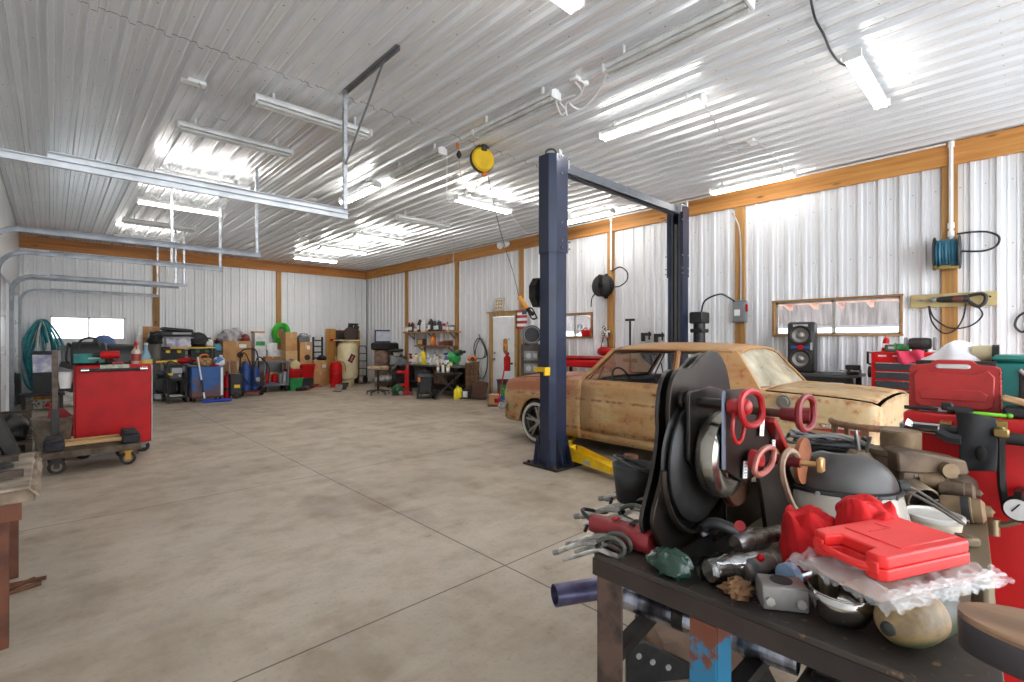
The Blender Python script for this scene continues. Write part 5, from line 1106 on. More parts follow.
# boxes on a stand, grey cart
x_, Y_, z_, w_, h_ = bk(255, 287, 361, 391, 15.2)
SZ = ony(270, 361, 15.2).z
one('storage_cabinet', 'grey cabinet behind the torch cart carrying the white boxes', 'cabinet', gry, B().box((0, 0, SZ/2), (w_, .55, SZ), bv=.01).box((0, -.28, SZ*.3), (w_*.9, .02, SZ*.5)).box((0, -.28, SZ*.8), (w_*.9, .02, SZ*.3)), (x_, 15.5, 0))
def bx(lab, p0, p1, pt, pb, m, Y=15.25, **k):
    a = bk(p0, p1, pt, pb, Y); return carton(lab, a[0], Y, SZ+k.pop('dz', 0), a[3], a[4] if 'h' not in k else k.pop('h'), .36, m=m, **k)
whm = mk((232, 234, 234), .6); 
a = ony(260, 348, 15.25).z; b_ = ony(260, 333, 15.25).z
carton('white lower box right of the big marked box', ony(260.5, 350, 15.25).x, 15.25, SZ, ony(266, 350, 15.25).x-ony(255, 350, 15.25).x, a-SZ-.003, .36, m=mk((214, 216, 214), .6))
t = carton('white box with a green band stacked right of the big marked box', ony(260.5, 350, 15.25).x, 15.25, a, ony(266, 350, 15.25).x-ony(255, 350, 15.25).x, b_-a, .36, m=whm); part(t, 'green_band', mk((60, 170, 90), .6), B().box((0, -.183, (b_-a)*.3), (.24, .004, (b_-a)*.28)))
carton('flat orange carton on the box with the green band', ony(260, 350, 15.25).x, 15.3, b_, .3, .05, .3, m=mk((214, 140, 84), .7))
z1 = ony(277, 350, 15.25).z; carton('wide white box under the small white box', ony(277, 355, 15.25).x, 15.25, SZ, ony(286, 355, 15.25).x-ony(268, 355, 15.25).x, z1-SZ, .36, m=whm); 
carton('small white box on top of the wide white box', ony(272, 350, 15.25).x, 15.25, z1+.002, ony(278, 350, 15.25).x-ony(267, 350, 15.25).x, ony(272, 343, 15.25).z-z1, .34, m=mk((240, 242, 242), .6))
x_, Y_, z_, w_, h_ = bk(264, 289, 361, 392)
t = thing('utility_cart', 'grey two shelf utility cart with red canisters below', 'utility cart', (x_, Y_+.25, 0)); gc = mk((112, 116, 128), .5); H = h_
part(t, 'top_shelf', gc, B().box((0, 0, H-.03), (w_, .5, .06), bv=.006)); part(t, 'bottom_shelf', gc, B().box((0, 0, .2), (w_, .5, .06), bv=.006))
for q in (-1, 1):
    for w in (-1, 1): part(t, 'post', gc, B().box((q*(w_/2-.02), w*.23, H/2+.06), (.035, .035, H-.2)))
for q in (-1, 1):
    for w in (-1, 1): part(t, 'caster', rub, B().cyl((q*w_*.42-.02, w*.18, .07), (q*w_*.42+.02, w*.18, .07), .07).box((q*w_*.42, w*.18, .15), (.06, .08, .05)))
part(t, 'push_handle', gc, B().tube([(w_/2, -.2, H-.04), (w_/2+.14, -.2, H+.02), (w_/2+.14, .2, H+.02), (w_/2, .2, H-.04)], .014, smooth=False))
for i, (px, c, hh, r_) in enumerate(((266.5, redp, .4, .07), (274.5, redp, .28, .075), (280.5, gry, .3, .06), (285, lgry, .34, .055))):
    t = thing('canister', ['tall red canister on the lower shelf of the grey cart', 'short red canister on the lower shelf of the grey cart', 'dark grey canister on the lower shelf of the grey cart', 'light grey canister at the right of the grey cart'][i], 'canister', (ony(px, 380, Y_+.12).x, Y_+.14, .231), group='canisters on the grey cart'); part(t, 'body', c, B().lathe([(0, 0), (r_, 0), (r_, hh*.85), (r_*.6, hh*.95)], 14)); part(t, 'cap', black, B().cyl((0, 0, hh*.95), (0, 0, hh), r_*.5))
carton('small carton on the back of the lower cart shelf', x_-.05, Y_+.28, .231, .42, .3, .18)
t = thing('work_gloves', 'blue gloves lying between the canisters on the cart', 'gloves', (ony(270.5, 380, Y_+.1).x, Y_+.05, .231)); part(t, 'glove', mk((70, 130, 190), .8), B().box((0, 0, .02), (.1, .08, .04), bv=.015).cyl((.03, -.02, .02), (.08, -.05, .02), .014).cyl((.03, .01, .02), (.09, 0, .02), .014).cyl((.03, .03, .02), (.08, .05, .02), .013))
carton('brown carton on top of the grey cart', x_-.06, Y_+.1, h_+.002, .4, .12, .25, m=cardd)
# green hose on the back post
o = ony(281, 326, YB-.14); t = thing('hose_coil', 'bright green hose coil hanging on the back wall post', 'hose', o); random.seed(4); b = B()
R_ = ony(289, 333, YB).x-ony(281, 333, YB).x
for i in range(13): b.torus((rnd(-.02, .02), -.013*i+.04, -.22+rnd(-.03, .03)), R_*rnd(.5, .98), .02, rot=(PI/2+rnd(-.05, .05), 0, 0), sy=1.35, n=30, k=6)
part(t, 'loops', lime, b); part(t, 'hook', steel, B().bar((0, .1, .06), (0, -.16, .06), .03, .03))
# tall boxes and bins
x_, Y_, z_, w_, h_ = bk(287.5, 299, 333, 352, 14.6); za, zb_ = ony(293, 369, 14.6).z, ony(293, 351, 14.6).z
carton('tall tan box at the top of the stack right of the green hose', x_, 14.75, zb_, w_, h_, .4)
carton('middle tan box of the stack right of the green hose', x_, 14.73, za, w_*1.02, zb_-za-.003, .42, m=mk((206, 168, 122), .8))
SB = ony(293, 378, 14.4).z
bin_('wide red bin under the tan box stack', x_, 14.4, SB, w_*1.12, za-SB-.003, .5); bin_('green bin on the floor under the red bin', x_, 14.35, 0, w_*1.15, SB-.005, .5, m=mk((34, 140, 70), .5))
lump('yellowish bag pressed beside the tan box stack', (ony(295.5, 368, 14.45).x, 14.5, za+.002), (.3, .14, .24), mk((206, 188, 140), .8), 'paper_bag', 'bag', 15)
x_, Y_, z_, w_, h_ = bk(300, 312, 342, 364, 14.8)
carton('tan box with a dark round mark above the large red bin', x_, 14.8, z_, w_, h_, .45, mark=True)
bin_('large red bin below the marked tan box', x_, 14.62, ony(306, 378, 14.62).z, ony(313.5, 370, 14.62).x-ony(299.5, 370, 14.62).x, z_-ony(306, 378, 14.62).z-.003, .6)
tote('black tote on the floor under the large red bin', x_, 14.65, 0, w_*1.05, ony(306, 378, 14.62).z-.003, .55)
t = thing('toolbox', 'grey toolbox on top of the marked tan box', 'toolbox', (x_, 15.02, z_+h_)); hh = ony(306, 334.5, 14.8).z-(z_+h_); part(t, 'body', mk((110, 112, 118), .5), B().box((-.03, 0, hh*.35), (w_*.95, .36, hh*.7), bv=.02)); part(t, 'lid', lgry, B().box((.03, 0, hh*.82), (w_*.8, .34, hh*.26), bv=.02)); part(t, 'handle', black, B().tube([(-.1, 0, hh*.94), (-.08, 0, hh*1.08), (.1, 0, hh*1.08), (.12, 0, hh*.94)], .012))
# cords and parts heaped on the floor
random.seed(8)
for i, (px, py, c, lab) in enumerate(((297, 388, black, 'tangled black cord on the floor before the green bin'), (306, 389, mk((60, 60, 62), .5), 'dark grey cord heap on the floor under the red bin'), (314, 388, redd, 'reddish cord on the floor left of the cartons'))):
    p = onz(px, py, 0); P = [(rnd(-.2, .2), rnd(-.12, .12), .025+rnd(0, .1)*abs(math.sin(k))) for k in range(14)]; one('extension_cord', lab, 'cord', c, B().tube(P, .018), (p.x, p.y, 0))
t = thing('angle_grinder', 'dark power tool on the floor among the cords', 'power tool', (onz(302, 391).x, onz(302, 391).y, 0), .4); part(t, 'body', black, B().cyl((-.18, 0, .06), (.12, 0, .06), .05, .06)); part(t, 'head', steel, B().cyl((.16, 0, .02), (.16, 0, .11), .06)); part(t, 'guard', redd, B().cyl((.16, 0, .01), (.16, 0, .03), .1))
# ladder, cartons, plywood, compressor
x_, Y_, z_, w_, h_ = bk(312.5, 323, 337, 385, 15.8); H = ony(318, 337, 15.8).z
t = thing('rack_ladder', 'dark blue grey ladder section standing behind the cartons', 'ladder', (x_, 15.8, 0)); lm = mk((44, 52, 64), .5, .3)
for q in (-.3, .3): part(t, 'rail', lm, B().box((q*w_*1.4, 0, H/2), (.05, .05, H)))
for k in range(8): part(t, 'rung', lm, B().box((0, 0, H*(k+.6)/8.2), (w_*.95, .03, .04)))
x_, Y_, z_, w_, h_ = bk(314, 327, 371, 386); zz = h_
carton('cardboard box on the floor left of the red tank', x_, Y_, 0, w_, zz, .4); t = carton('cardboard box stacked left of the red tank', x_, Y_+.01, zz+.002, w_*.98, ony(320, 360.5, Y_).z-zz, .4, m=mk((206, 160, 108), .8)); part(t, 'paper_label', WH, B().box((.12, -.203, .15), (.12, .004, .1)))
lump('black hat crumpled on the stacked carton left of the red tank', (x_+.12, Y_+.2, ony(320, 360.5, Y_).z), (.3, .3, .16), black, 'hat', 'hat', 17)
x_, Y_, z_, w_, h_ = bk(326, 361, 329, 388, 15.95); H = ony(343, 329, 15.95).z
ply = wood((206, 152, 80), (176, 120, 56), 2, .5)
t = thing('plywood_sheet', 'orange brown plywood sheets leaning behind the air compressor', 'plywood', (x_, 15.98, 0)); part(t, 'left_sheet', ply, B().box((-w_*.36, 0, H/2), (w_*.26, .03, H))); part(t, 'back_sheet', ply, B().box((w_*.12, .04, H*.49), (w_*.74, .03, H*.98))); part(t, 'dark_panel', mk((92, 60, 44), .6), B().box((-.05, .015, H*.82), (w_*.36, .02, H*.3)))
t = thing('pipe_wrench', 'red pipe wrench hanging on the plywood above the red tank', 'wrench', (ony(336, 340, 15.85).x, 15.86, ony(336, 340, 15.85).z)); part(t, 'handle', redp, B().bar((-.2, 0, 0), (.12, 0, .02), .05, .07, bv=.01)); part(t, 'jaw', steel, B().box((.17, 0, .04), (.08, .05, .14), bv=.01)); part(t, 'hanger', steel, B().bar((0, .1, .0), (0, -.01, 0), .02, .02))
x_, Y_, z_, w_, h_ = bk(337.5, 358, 341, 387); H = ony(348, 341, Y_+.2).z; r_ = w_*.47; ct = mk((226, 214, 176), .35, 0, (208, 194, 152), 3)
t = thing('air_compressor', 'tall cream air compressor tank with a dark pump on top', 'air compressor', (x_+.16, Y_+.35, 0))
part(t, 'tank', ct, B().lathe([(0, .16), (r_*.5, .18), (r_*.9, .26), (r_, .36), (r_, H-.2), (r_*.9, H-.08), (r_*.5, H-.01), (0, H)], 28))
part(t, 'plate', ct, B().box((0, 0, H+.02), (w_*1.1, .5, .04))); part(t, 'skirt', ct, B().lathe([(r_*.6, .04), (r_*.62, .24)], 20, caps=False))
for k in range(3): part(t, 'foot', ct, B().box((r_*.62*math.cos(k*2.1+.5), r_*.62*math.sin(k*2.1+.5), .02), (.1, .1, .04)))
m_ = part(t, 'pump', dark, B().box((.18, 0, H+.2), (.26, .26, .32), bv=.03).cyl((.12, 0, H+.34), (.08, 0, H+.5), .08).cyl((.26, 0, H+.34), (.3, 0, H+.48), .08).box((.18, 0, H+.53), (.3, .12, .06), bv=.01))
part(t, 'motor', black, B().cyl((-.34, 0, H+.16), (-.04, 0, H+.16), .11, n=18)); part(t, 'belt_guard', mk((70, 52, 46), .5), B().lathe([(0, -.03), (.2, -.03), (.22, 0), (.2, .03), (0, .03)], 20, (-.02, -.2, H+.22), (PI/2, 0, 0)))
l_ = part(t, 'label', mk((60, 40, 40), .5), B(place((-.02, -r_-.002, H*.62), (0, .5, 0))).box((0, 0, 0), (.16, .012, .26))); build(B(place((-.02, -r_-.009, H*.62), (0, .5, 0))).box((0, 0, .0), (.05, .008, .17)).box((.03, 0, -.06), (.06, .008, .03)), 'label_print', mk((214, 90, 80), .5), l_)
x2, Y2, z_, w2, h2 = bk(329.5, 342, 361, 388); H2 = h2
t = thing('pressure_tank', 'red upright portable tank standing before the plywood', 'tank', (x2+.09, Y2+.2, 0)); r2 = w2*.48
part(t, 'tank', redp, B().lathe([(0, .06), (r2*.8, .08), (r2, .16), (r2, H2*.8), (r2*.8, H2*.93), (r2*.3, H2*.98), (0, H2*.98)], 24)); part(t, 'foot_ring', redd, B().lathe([(r2*.8, 0), (r2*.84, .1), (r2*.78, .1), (r2*.74, 0)], 20, caps=False)); part(t, 'gauge', mk((190, 170, 90), .4, .5), B().cyl((0, 0, H2*.97), (0, 0, H2*1.05), .02).lathe([(0, .02), (.05, .02), (.05, -.02), (0, -.02)], 14, (0, 0, H2*1.1), (PI/2, 0, 0))); part(t, 'hose', mk((170, 120, 70), .5), B().tube([(.05, -.05, H2), (r2*1.2, -.1, H2*.9), (r2*1.3, -.15, H2*.6), (r2*1.1, -.2, H2*.7)], .012)); part(t, 'band', redd, B().lathe([(r2*1.01, H2*.52), (r2*1.01, H2*.56)], 24, caps=False))
for i, (px, py) in enumerate(((336, 391.5), (341, 389.5))):
    p = onz(px, py); t = thing('work_boot', ['worn boot on the floor before the red tank', 'dark boot beside the compressor foot'][i], 'boot', (p.x, p.y-.05, 0), .3+i); part(t, 'upper', [mk((160, 150, 140), .8), dark][i], B().loft([[Vector((a*.055*s, c*.12+oy, z)) for a, c in ((-1, -1), (-.9, .7), (0, 1), (.9, .7), (1, -1))] for s, oy, z in ((1, 0, .02), (.95, -.02, .07), (.7, -.06, .12), (.6, -.08, .2))])); part(t, 'sole', black, B().box((0, 0, .011), (.11, .25, .022), bv=.008))
x_, Y_, z_, w_, h_ = bk(358, 367, 346, 384, 15.3); H = ony(362, 346, 15.3).z
t = thing('hand_truck', 'black hand truck standing right of the air compressor', 'hand truck', (x_, 15.3, 0)); 
part(t, 'frame', black, B().tube([(-w_*.45, 0, .05), (-w_*.45, 0, H-.12), (-w_*.3, 0, H), (w_*.3, 0, H), (w_*.45, 0, H-.12), (w_*.45, 0, .05)], .018, smooth=False)); 
for k in range(4): part(t, 'crossbar', black, B().cyl((-w_*.45, 0, .25+H*.2*k), (w_*.45, 0, .25+H*.2*k), .014))
part(t, 'toe_plate', black, B().box((0, -.1, .015), (w_*1.1, .22, .015)));
for q in (-1, 1): part(t, 'wheel', rub, B().cyl((q*w_*.5-.03, .12, .12), (q*w_*.5+.03, .12, .12), .12, n=18))
# ================================================================ far right corner: chair, engine parts, shelves, work table
def fb(p0, p1, pt, pb, d=None):
    # camera facing span -> base point, width, height, rotation
    m = (p0+p1)/2; P = onz(m, pb) if d is None else dep(m, pb, d); r = ray(m, 341); dd = (P.x*SY+P.y*CY)
    return P, (p1-p0)*dd/FOC, (pb-pt)*dd/FOC, -math.atan2(r.x, r.y)
P, w, h, rz = fb(365, 388, 350, 395)
t = thing('office_chair', 'worn brown office chair on a five star base near the back corner', 'chair', P+Vector((.1, .1, 0)), rz)
br = mk((116, 90, 78), .8, 0, (92, 70, 60), 9)
part(t, 'backrest', br, B().ball((.08, .16, h*.82), (w*.3, .06, h*.17), r=(-.15, 0, 0))); part(t, 'seat', mk((186, 160, 132), .8, 0, (150, 124, 100), 9), B().box((0, 0, h*.6), (w*.9, .5, .09), bv=.03)); part(t, 'back_bracket', black, B().bar((.06, .1, h*.52), (.08, .22, h*.78), .05, .02)); part(t, 'column', blackm, B().cyl((0, 0, .1), (0, 0, h*.56), .03))
for k in range(5):
    a = 2*PI*k/5+.3; q = Vector((.3*math.cos(a), .3*math.sin(a), .08)); l_ = part(t, 'base_leg', black, B().bar((0, 0, .13), q, .05, .035)); build(B().cyl(q+Vector((-.015, 0, -.05)), q+Vector((.015, 0, -.05)), .03), 'caster', rub, l_)
# engine on a stand
P, w, h, rz = fb(374, 402, 348, 389); P = P+Vector((.45, .3, 0))
t = thing('engine', 'greasy brown engine with transmission standing behind the office chair', 'engine', P, rz); eg = mk((98, 84, 74), .55, .4, (58, 48, 42), 12, bump=.3); eg2 = mk((150, 146, 140), .4, .7, (96, 88, 82), 14)
part(t, 'block', eg, B().box((.0, 0, h*.52), (w*.5, .5, h*.4), bv=.04).box((-.02, -.05, h*.3), (w*.36, .4, h*.14), bv=.03)); 
for q in (-1, 1): part(t, 'cylinder_head', eg, B().box((q*w*.2, 0, h*.74), (w*.24, .52, h*.14), r=(0, q*.5, 0), bv=.02))
part(t, 'intake', eg2, B().box((0, 0, h*.84), (w*.22, .34, h*.12), bv=.02)); part(t, 'air_cleaner', dark, B().lathe([(0, 0), (.2, 0), (.22, .03), (.2, .08), (0, .09)], 20, (0, .02, h*.9)))
part(t, 'pulley', dark, B().lathe([(0, .03), (.05, .03), (.1, .02), (.1, -.02), (0, -.02)], 18, (.02, -.28, h*.5), (PI/2, 0, 0))); part(t, 'fan', eg2, B().box((.02, -.33, h*.62), (.4, .01, .07), r=(0, .6, 0)).box((.02, -.33, h*.62), (.4, .01, .07), r=(0, -.9, 0)).cyl((.02, -.36, h*.62), (.02, -.28, h*.62), .05)); part(t, 'alternator', eg2, B().cyl((w*.36, -.28, h*.6), (w*.36, -.1, h*.6), .08))
part(t, 'transmission', eg2, B().lathe([(.0, 0), (.2, 0), (.2, .04), (.13, .14), (.11, .5), (.07, .55), (0, .55)], 18, (-w*.2, -.1, h*.22), (0, -PI/2, .4)))
st = part(t, 'stand', dark, B().bar((-w*.3, -.2, .05), (-w*.3, .3, .05), .06, .06).bar((w*.3, -.2, .05), (w*.3, .3, .05), .06, .06).bar((-w*.3, .2, .05), (w*.3, .2, .05), .06, .06).box((0, .2, h*.22), (.08, .08, h*.4)))
P2, w2, h2, r2 = fb(376, 405, 340, 350, 15.5); P2.x -= .3
t = thing('tire', 'black tyre lying flat on a crate behind the engine', 'tyre', (P2.x+.1, P2.y, P2.z), r2)
part(t, 'tread', rub, B().lathe([(.2, -.0), (.36, .0), (.42, .04), (.42, .2), (.36, .24), (.2, .24), (.2, 0)], 28, caps=False)); part(t, 'wheel', dark, B().lathe([(0, .1), (.14, .1), (.2, .05), (.2, .16)], 20, caps=False))
t2 = thing('wood_crate', 'tall plain crate in the corner under the black tyre', 'crate', (P2.x+.1, P2.y, 0), r2); part(t2, 'crate', mk((110, 92, 74), .8), B().box((0, 0, P2.z/2-.002), (.6, .5, P2.z-.004))); 
for z in (.2, .6): part(t2, 'slat', brown, B().box((0, -.26, z), (.62, .02, .09)))
P, w, h, rz = fb(375, 395, 336, 346, 16.2); t = thing('framed_sign', 'blue edged framed sign leaning on the wall in the back corner', 'sign', (P.x+.0, P.y, P2.z+.245), rz); part(t, 'frame', mk((34, 50, 110), .5), B().box((0, 0, .2), (w, .04, .42), bv=.006)); part(t, 'face', mk((206, 210, 220), .5), B().box((0, -.023, .2), (w*.86, .006, .32)))
# fender, jack stand, green can, trash cart
P, w, h, rz = fb(398, 425, 356, 388); P = P+Vector((-.3, -.1, 0))
t = thing('car_fender', 'grey curved car fender propped beside the engine', 'fender', P, rz); part(t, 'skin', mk((112, 116, 116), .45, .2, (86, 88, 88), 6), B().grid(14, 8, lambda u, v: ((u-.5)*w*1.05, .12*v, h*.4+h*.62*(1-(u-.1)**2*1.1)*(.55+.45*v))), solid=.012); part(t, 'arch', black, B().tube([(w*.45*math.cos(PI*k/10)*-1, -.02, .05+h*.5*math.sin(PI*k/10)) for k in range(11)], .03)); part(t, 'brace', dark, B().box((0, .15, h*.3), (w*.9, .04, h*.55)))
P, w, h, rz = fb(400, 412, 368, 395); t = thing('jack_stand', 'red jack stand with a crossbar on the floor by the green canister', 'jack', P, rz); part(t, 'column', redp, B().box((.02, 0, h*.5), (w*.36, .1, h*.9), bv=.01)); part(t, 'crossbar', redp, B().box((-.08, 0, h*.85), (w*1.0, .06, .07), bv=.01).box((-.1, -.02, h*.38), (w*.8, .07, .06), bv=.01)); part(t, 'ratchet', redd, B().box((.03, 0, h*1.02), (.08, .08, .14), bv=.01)); part(t, 'base', redd, B().prism([(-w*.5, 0), (w*.6, 0), (w*.2, .14), (-w*.1, .14)], -.12, .12, 1))
P, w, h, rz = fb(392, 402.5, 379, 395); t = thing('canister', 'dark green round canister tipped beside the red jack stand', 'canister', P, rz); part(t, 'body', mk((24, 96, 50), .45), B().lathe([(0, -.14), (w*.42, -.13), (w*.48, -.05), (w*.48, .1), (w*.4, .16), (0, .18)], 20, (0, 0, w*.5), (1.2, 0, .4))); part(t, 'cap', lgry, B().cyl((.08, -.2, w*.28), (.1, -.24, w*.24), .05)); part(t, 'stand', black, B().box((0, 0, .02), (w*.9, .2, .04)))
P, w, h, rz = fb(418, 433, 374, 398); t = thing('shop_vacuum', 'black boxy shop vacuum on small wheels left of the trestle table', 'vacuum', P, rz); part(t, 'body', black, B().box((0, 0, .1+h*.4), (w*.95, .36, h*.75), bv=.04)); part(t, 'lid', dgry, B().box((0, 0, h*.93), (w, .4, h*.14), bv=.03)); part(t, 'handle', black, B().tube([(-w*.3, 0, h), (-w*.25, 0, h*1.1), (w*.25, 0, h*1.1), (w*.3, 0, h)], .016)); part(t, 'latch', orange, B().box((-w*.42, -.19, h*.8), (.06, .02, .12), bv=.005)); 
for q in (-1, 1): part(t, 'wheel', rub, B().cyl((q*w*.5-.03, -.1, .09), (q*w*.5+.03, -.1, .09), .09)); part(t, 'front_caster', rub, B().cyl((q*w*.3-.015, .15, .04), (q*w*.3+.015, .15, .04), .04)); 
part(t, 'hose', dark, B().tube([(w*.1, -.2, h*.3), (w*.4, -.28, h*.2), (w*.6, -.2, .1), (w*.2, -.3, .06), (-.2, -.3, .05)], .03))
# wall shelves with bottles
SX = 7.98
a, c = onx(404.5, 331.5, SX), onx(456, 331.5, SX); z1 = onx(430, 331.5, SX).z
t = thing('wall_shelf', 'upper wooden shelf of bottles and cans on the right wall near the corner', 'shelf', (SX+.06, (a.y+c.y)/2, 0)); L = a.y-c.y; part(t, 'board', wood((196, 150, 90), (160, 112, 60), 1), B().box((0, 0, z1-.02), (.24, L, .04)))
for q in (-.4, 0, .4): part(t, 'bracket', dark, B().bar((.13, L*q, z1-.22), (-.08, L*q, z1-.045), .02, .02).box((.13, L*q, z1-.14), (.015, .03, .2)))
row = [(406, 'tin', mk((214, 194, 150), .5), lgry, .9, 'beige tin at the left end of the upper shelf'), (409.5, 'can', black, redp, 1.3, 'black spray can with a red cap on the upper shelf'), (412.5, 'jug', mk((40, 36, 38), .4), redp, 1.05, 'dark jug with a red cap third from the left on the shelf'), (416, 'tin', mk((206, 130, 70), .5), lgry, .8, 'orange tin on the upper shelf'), (420, 'jug', black, black, 1.3, 'tall black jug left of the white jug on the shelf'), (423.5, 'jug', WH, WH, 1.25, 'large white jug on the upper shelf'), (428, 'bottle', redd, black, 1.0, 'small red bottle right of the white jug'), (431, 'jug', black, dgry, 1.3, 'tall black jug in the middle right of the shelf'), (435, 'can', dgry, black, 1.35, 'dark grey can right of the middle black jug'), (439, 'jug', navy, lgry, 1.15, 'navy blue jug on the upper shelf'), (444, 'can', redp, WH, 1.2, 'bright red can with a white cap on the shelf'), (447.5, 'bottle', lgry, redp, 1.1, 'grey bottle with a red cap on the upper shelf'), (452, 'tin', gry, lgry, .9, 'grey tin at the right end of the upper shelf')]
for px, kd, c_, cp, sc_, lb in row:
    q = onx(px, 331, SX+.1); bottle(lb, (SX+.1, q.y, z1+.001), kd, c_, cp, sc_, 'bottles and cans on the upper wall shelf', -PI/2)
a, c = onx(416, 345.5, SX), onx(453, 345.5, SX); z2 = onx(434, 345.5, SX).z; L = a.y-c.y
t = thing('wall_shelf', 'lower wooden shelf on the right wall with an orange jug', 'shelf', (SX+.06, (a.y+c.y)/2, 0)); part(t, 'board', wood((160, 112, 66), (124, 82, 46), 1), B().box((0, 0, z2-.02), (.24, L, .04)))
for q in (-.4, .4): part(t, 'bracket', dark, B().bar((.13, L*q, z2-.22), (-.08, L*q, z2-.045), .02, .02).box((.13, L*q, z2-.14), (.015, .03, .2)))
q = onx(421, 345, SX+.08); t = thing('radio', 'tan faced radio on the lower wall shelf', 'radio', (SX+.1, q.y, z2+.001), -PI/2); part(t, 'case', mk((90, 60, 40), .6), B().box((0, 0, .1), (.34, .14, .2), bv=.01)); part(t, 'face', mk((212, 186, 120), .5), B().box((.02, -.073, .1), (.24, .006, .14))); part(t, 'knob', black, B().cyl((-.13, -.07, .1), (-.13, -.09, .1), .02))
q = onx(433, 345, SX+.1); bottle('orange jug on the lower wall shelf', (SX+.1, q.y, z2+.001), 'jug', orange, orange, 1.15, None, -PI/2, mk((230, 160, 60), .5))
q = onx(441, 345, SX+.1); t = thing('cup', 'reddish cup on the lower wall shelf right of the orange jug', 'cup', (SX+.1, q.y, z2+.001)); part(t, 'body', mk((150, 70, 56), .5), B().lathe([(0, 0), (.07, 0), (.085, .12), (.078, .12), (.06, .02)], 16)); part(t, 'handle', mk((150, 70, 56), .5), B().tube([(0, -.08, .1), (0, -.12, .08), (0, -.07, .03)], .01))
q = onx(448, 345, SX+.1); t = thing('small_toolbox', 'small brown box on the right of the lower wall shelf', 'box', (SX+.1, q.y, z2+.001), -PI/2); part(t, 'box', brown, B().box((0, 0, .06), (.26, .16, .12), bv=.01)); part(t, 'lid', redd, B().box((0, 0, .13), (.26, .16, .03), bv=.008))
# long work table under the shelves
TX0, TX1 = 7.25, 7.9
a, c = onx(408, 367, TX0), onx(455, 367, TX0); TZ = onx(445, 366, TX0).z; L = a.y-c.y
t = thing('work_table', 'dark metal work table crowded with bottles under the wall shelves', 'table', ((TX0+TX1)/2, (a.y+c.y)/2, 0)); part(t, 'top', mk((120, 122, 120), .5, .2), B().box((0, 0, TZ-.02), (.66, L, .04), bv=.004)); part(t, 'back_board', mk((90, 84, 80), .6), B().box((.31, 0, TZ*.5), (.02, L, TZ-.1)))
for sx in (-.28, .28):
    for sy in (-1, 1): part(t, 'leg', blackm, B().box((sx, sy*(L/2-.05), (TZ-.04)/2), (.06, .06, TZ-.04)))
part(t, 'lower_shelf', dark, B().box((0, 0, .3), (.6, L-.1, .03)))
for i, (px, lb) in enumerate(((412, 'black tote on the lower shelf at the left of the work table'), (426, 'dark grey tote on the lower shelf of the work table'), (446, 'brown box on the lower shelf of the work table'))):
    q = onx(px, 380, TX0+.3); o = tote(lb, 0, 0, 0, .7, .42, .5, m=[black, dgry, brown][i], lid=[black, dgry, brown][i]); o.location = (TX0+.33, q.y, .317); o.rotation_euler.z = -PI/2
def ontab(px, dx=.15): return (TX0+dx, onx(px, 366, TX0+dx).y, TZ+.001)
red_ = [(411, .35, 'sprayer', redp, black, 1.1, 'red spray bottle at the left of the work table'), (416, .2, 'jug', mk((226, 216, 170), .5), redp, 1.0, 'cream jug at the left of the yellow jug'), (423, .14, 'jug', mk((238, 210, 40), .5), mk((238, 210, 40), .5), 1.35, 'yellow jug on the work table front'), (428, .2, 'can', lgry, WH, 1.1, 'grey spray can right of the yellow jug'), (431, .12, 'can', WH, lgry, 1.0, 'white spray can in the middle of the work table'), (434.5, .3, 'sprayer', WH, lgry, 1.3, 'white spray bottle behind the cans on the work table'), (437, .12, 'bottle', mk((200, 206, 200), .4), black, 1.2, 'pale bottle with a black cap on the work table'), (440, .25, 'can', mk((190, 150, 110), .5), WH, 1.3, 'tan spray can on the work table'), (443.5, .12, 'tin', mk((236, 236, 230), .5), lgry, .8, 'white tin on the work table front'), (446.5, .1, 'sprayer', mk((60, 100, 140), .4), mk((40, 80, 130), .4), 1.35, 'blue spray bottle before the green tool'), (450.5, .1, 'tin', mk((214, 200, 70), .5), black, .6, 'small yellowish tin on the work table')]
for px, dx, kd, c_, cp, sc_, lb in red_: bottle(lb, ontab(px, dx), kd, c_, cp, sc_, 'bottles on the work table', -PI/2)
t = thing('garden_sprayer', 'green and white tank tool on the right end of the work table', 'sprayer', ontab(453, .33), -PI/2); gs = mk((40, 170, 84), .4); part(t, 'tank', gs, B().lathe([(0, -.2), (.12, -.18), (.16, -.08), (.16, .08), (.12, .18), (0, .2)], 20, (0, 0, .18), (0, PI/2, 0))); part(t, 'white_panel', WH, B().box((-.12, -.1, .16), (.16, .16, .28), bv=.03)); part(t, 'motor', mk((28, 90, 50), .5), B().cyl((.1, 0, .3), (.34, 0, .34), .07)); part(t, 'spout', black, B().cyl((.32, 0, .34), (.5, 0, .36), .035))
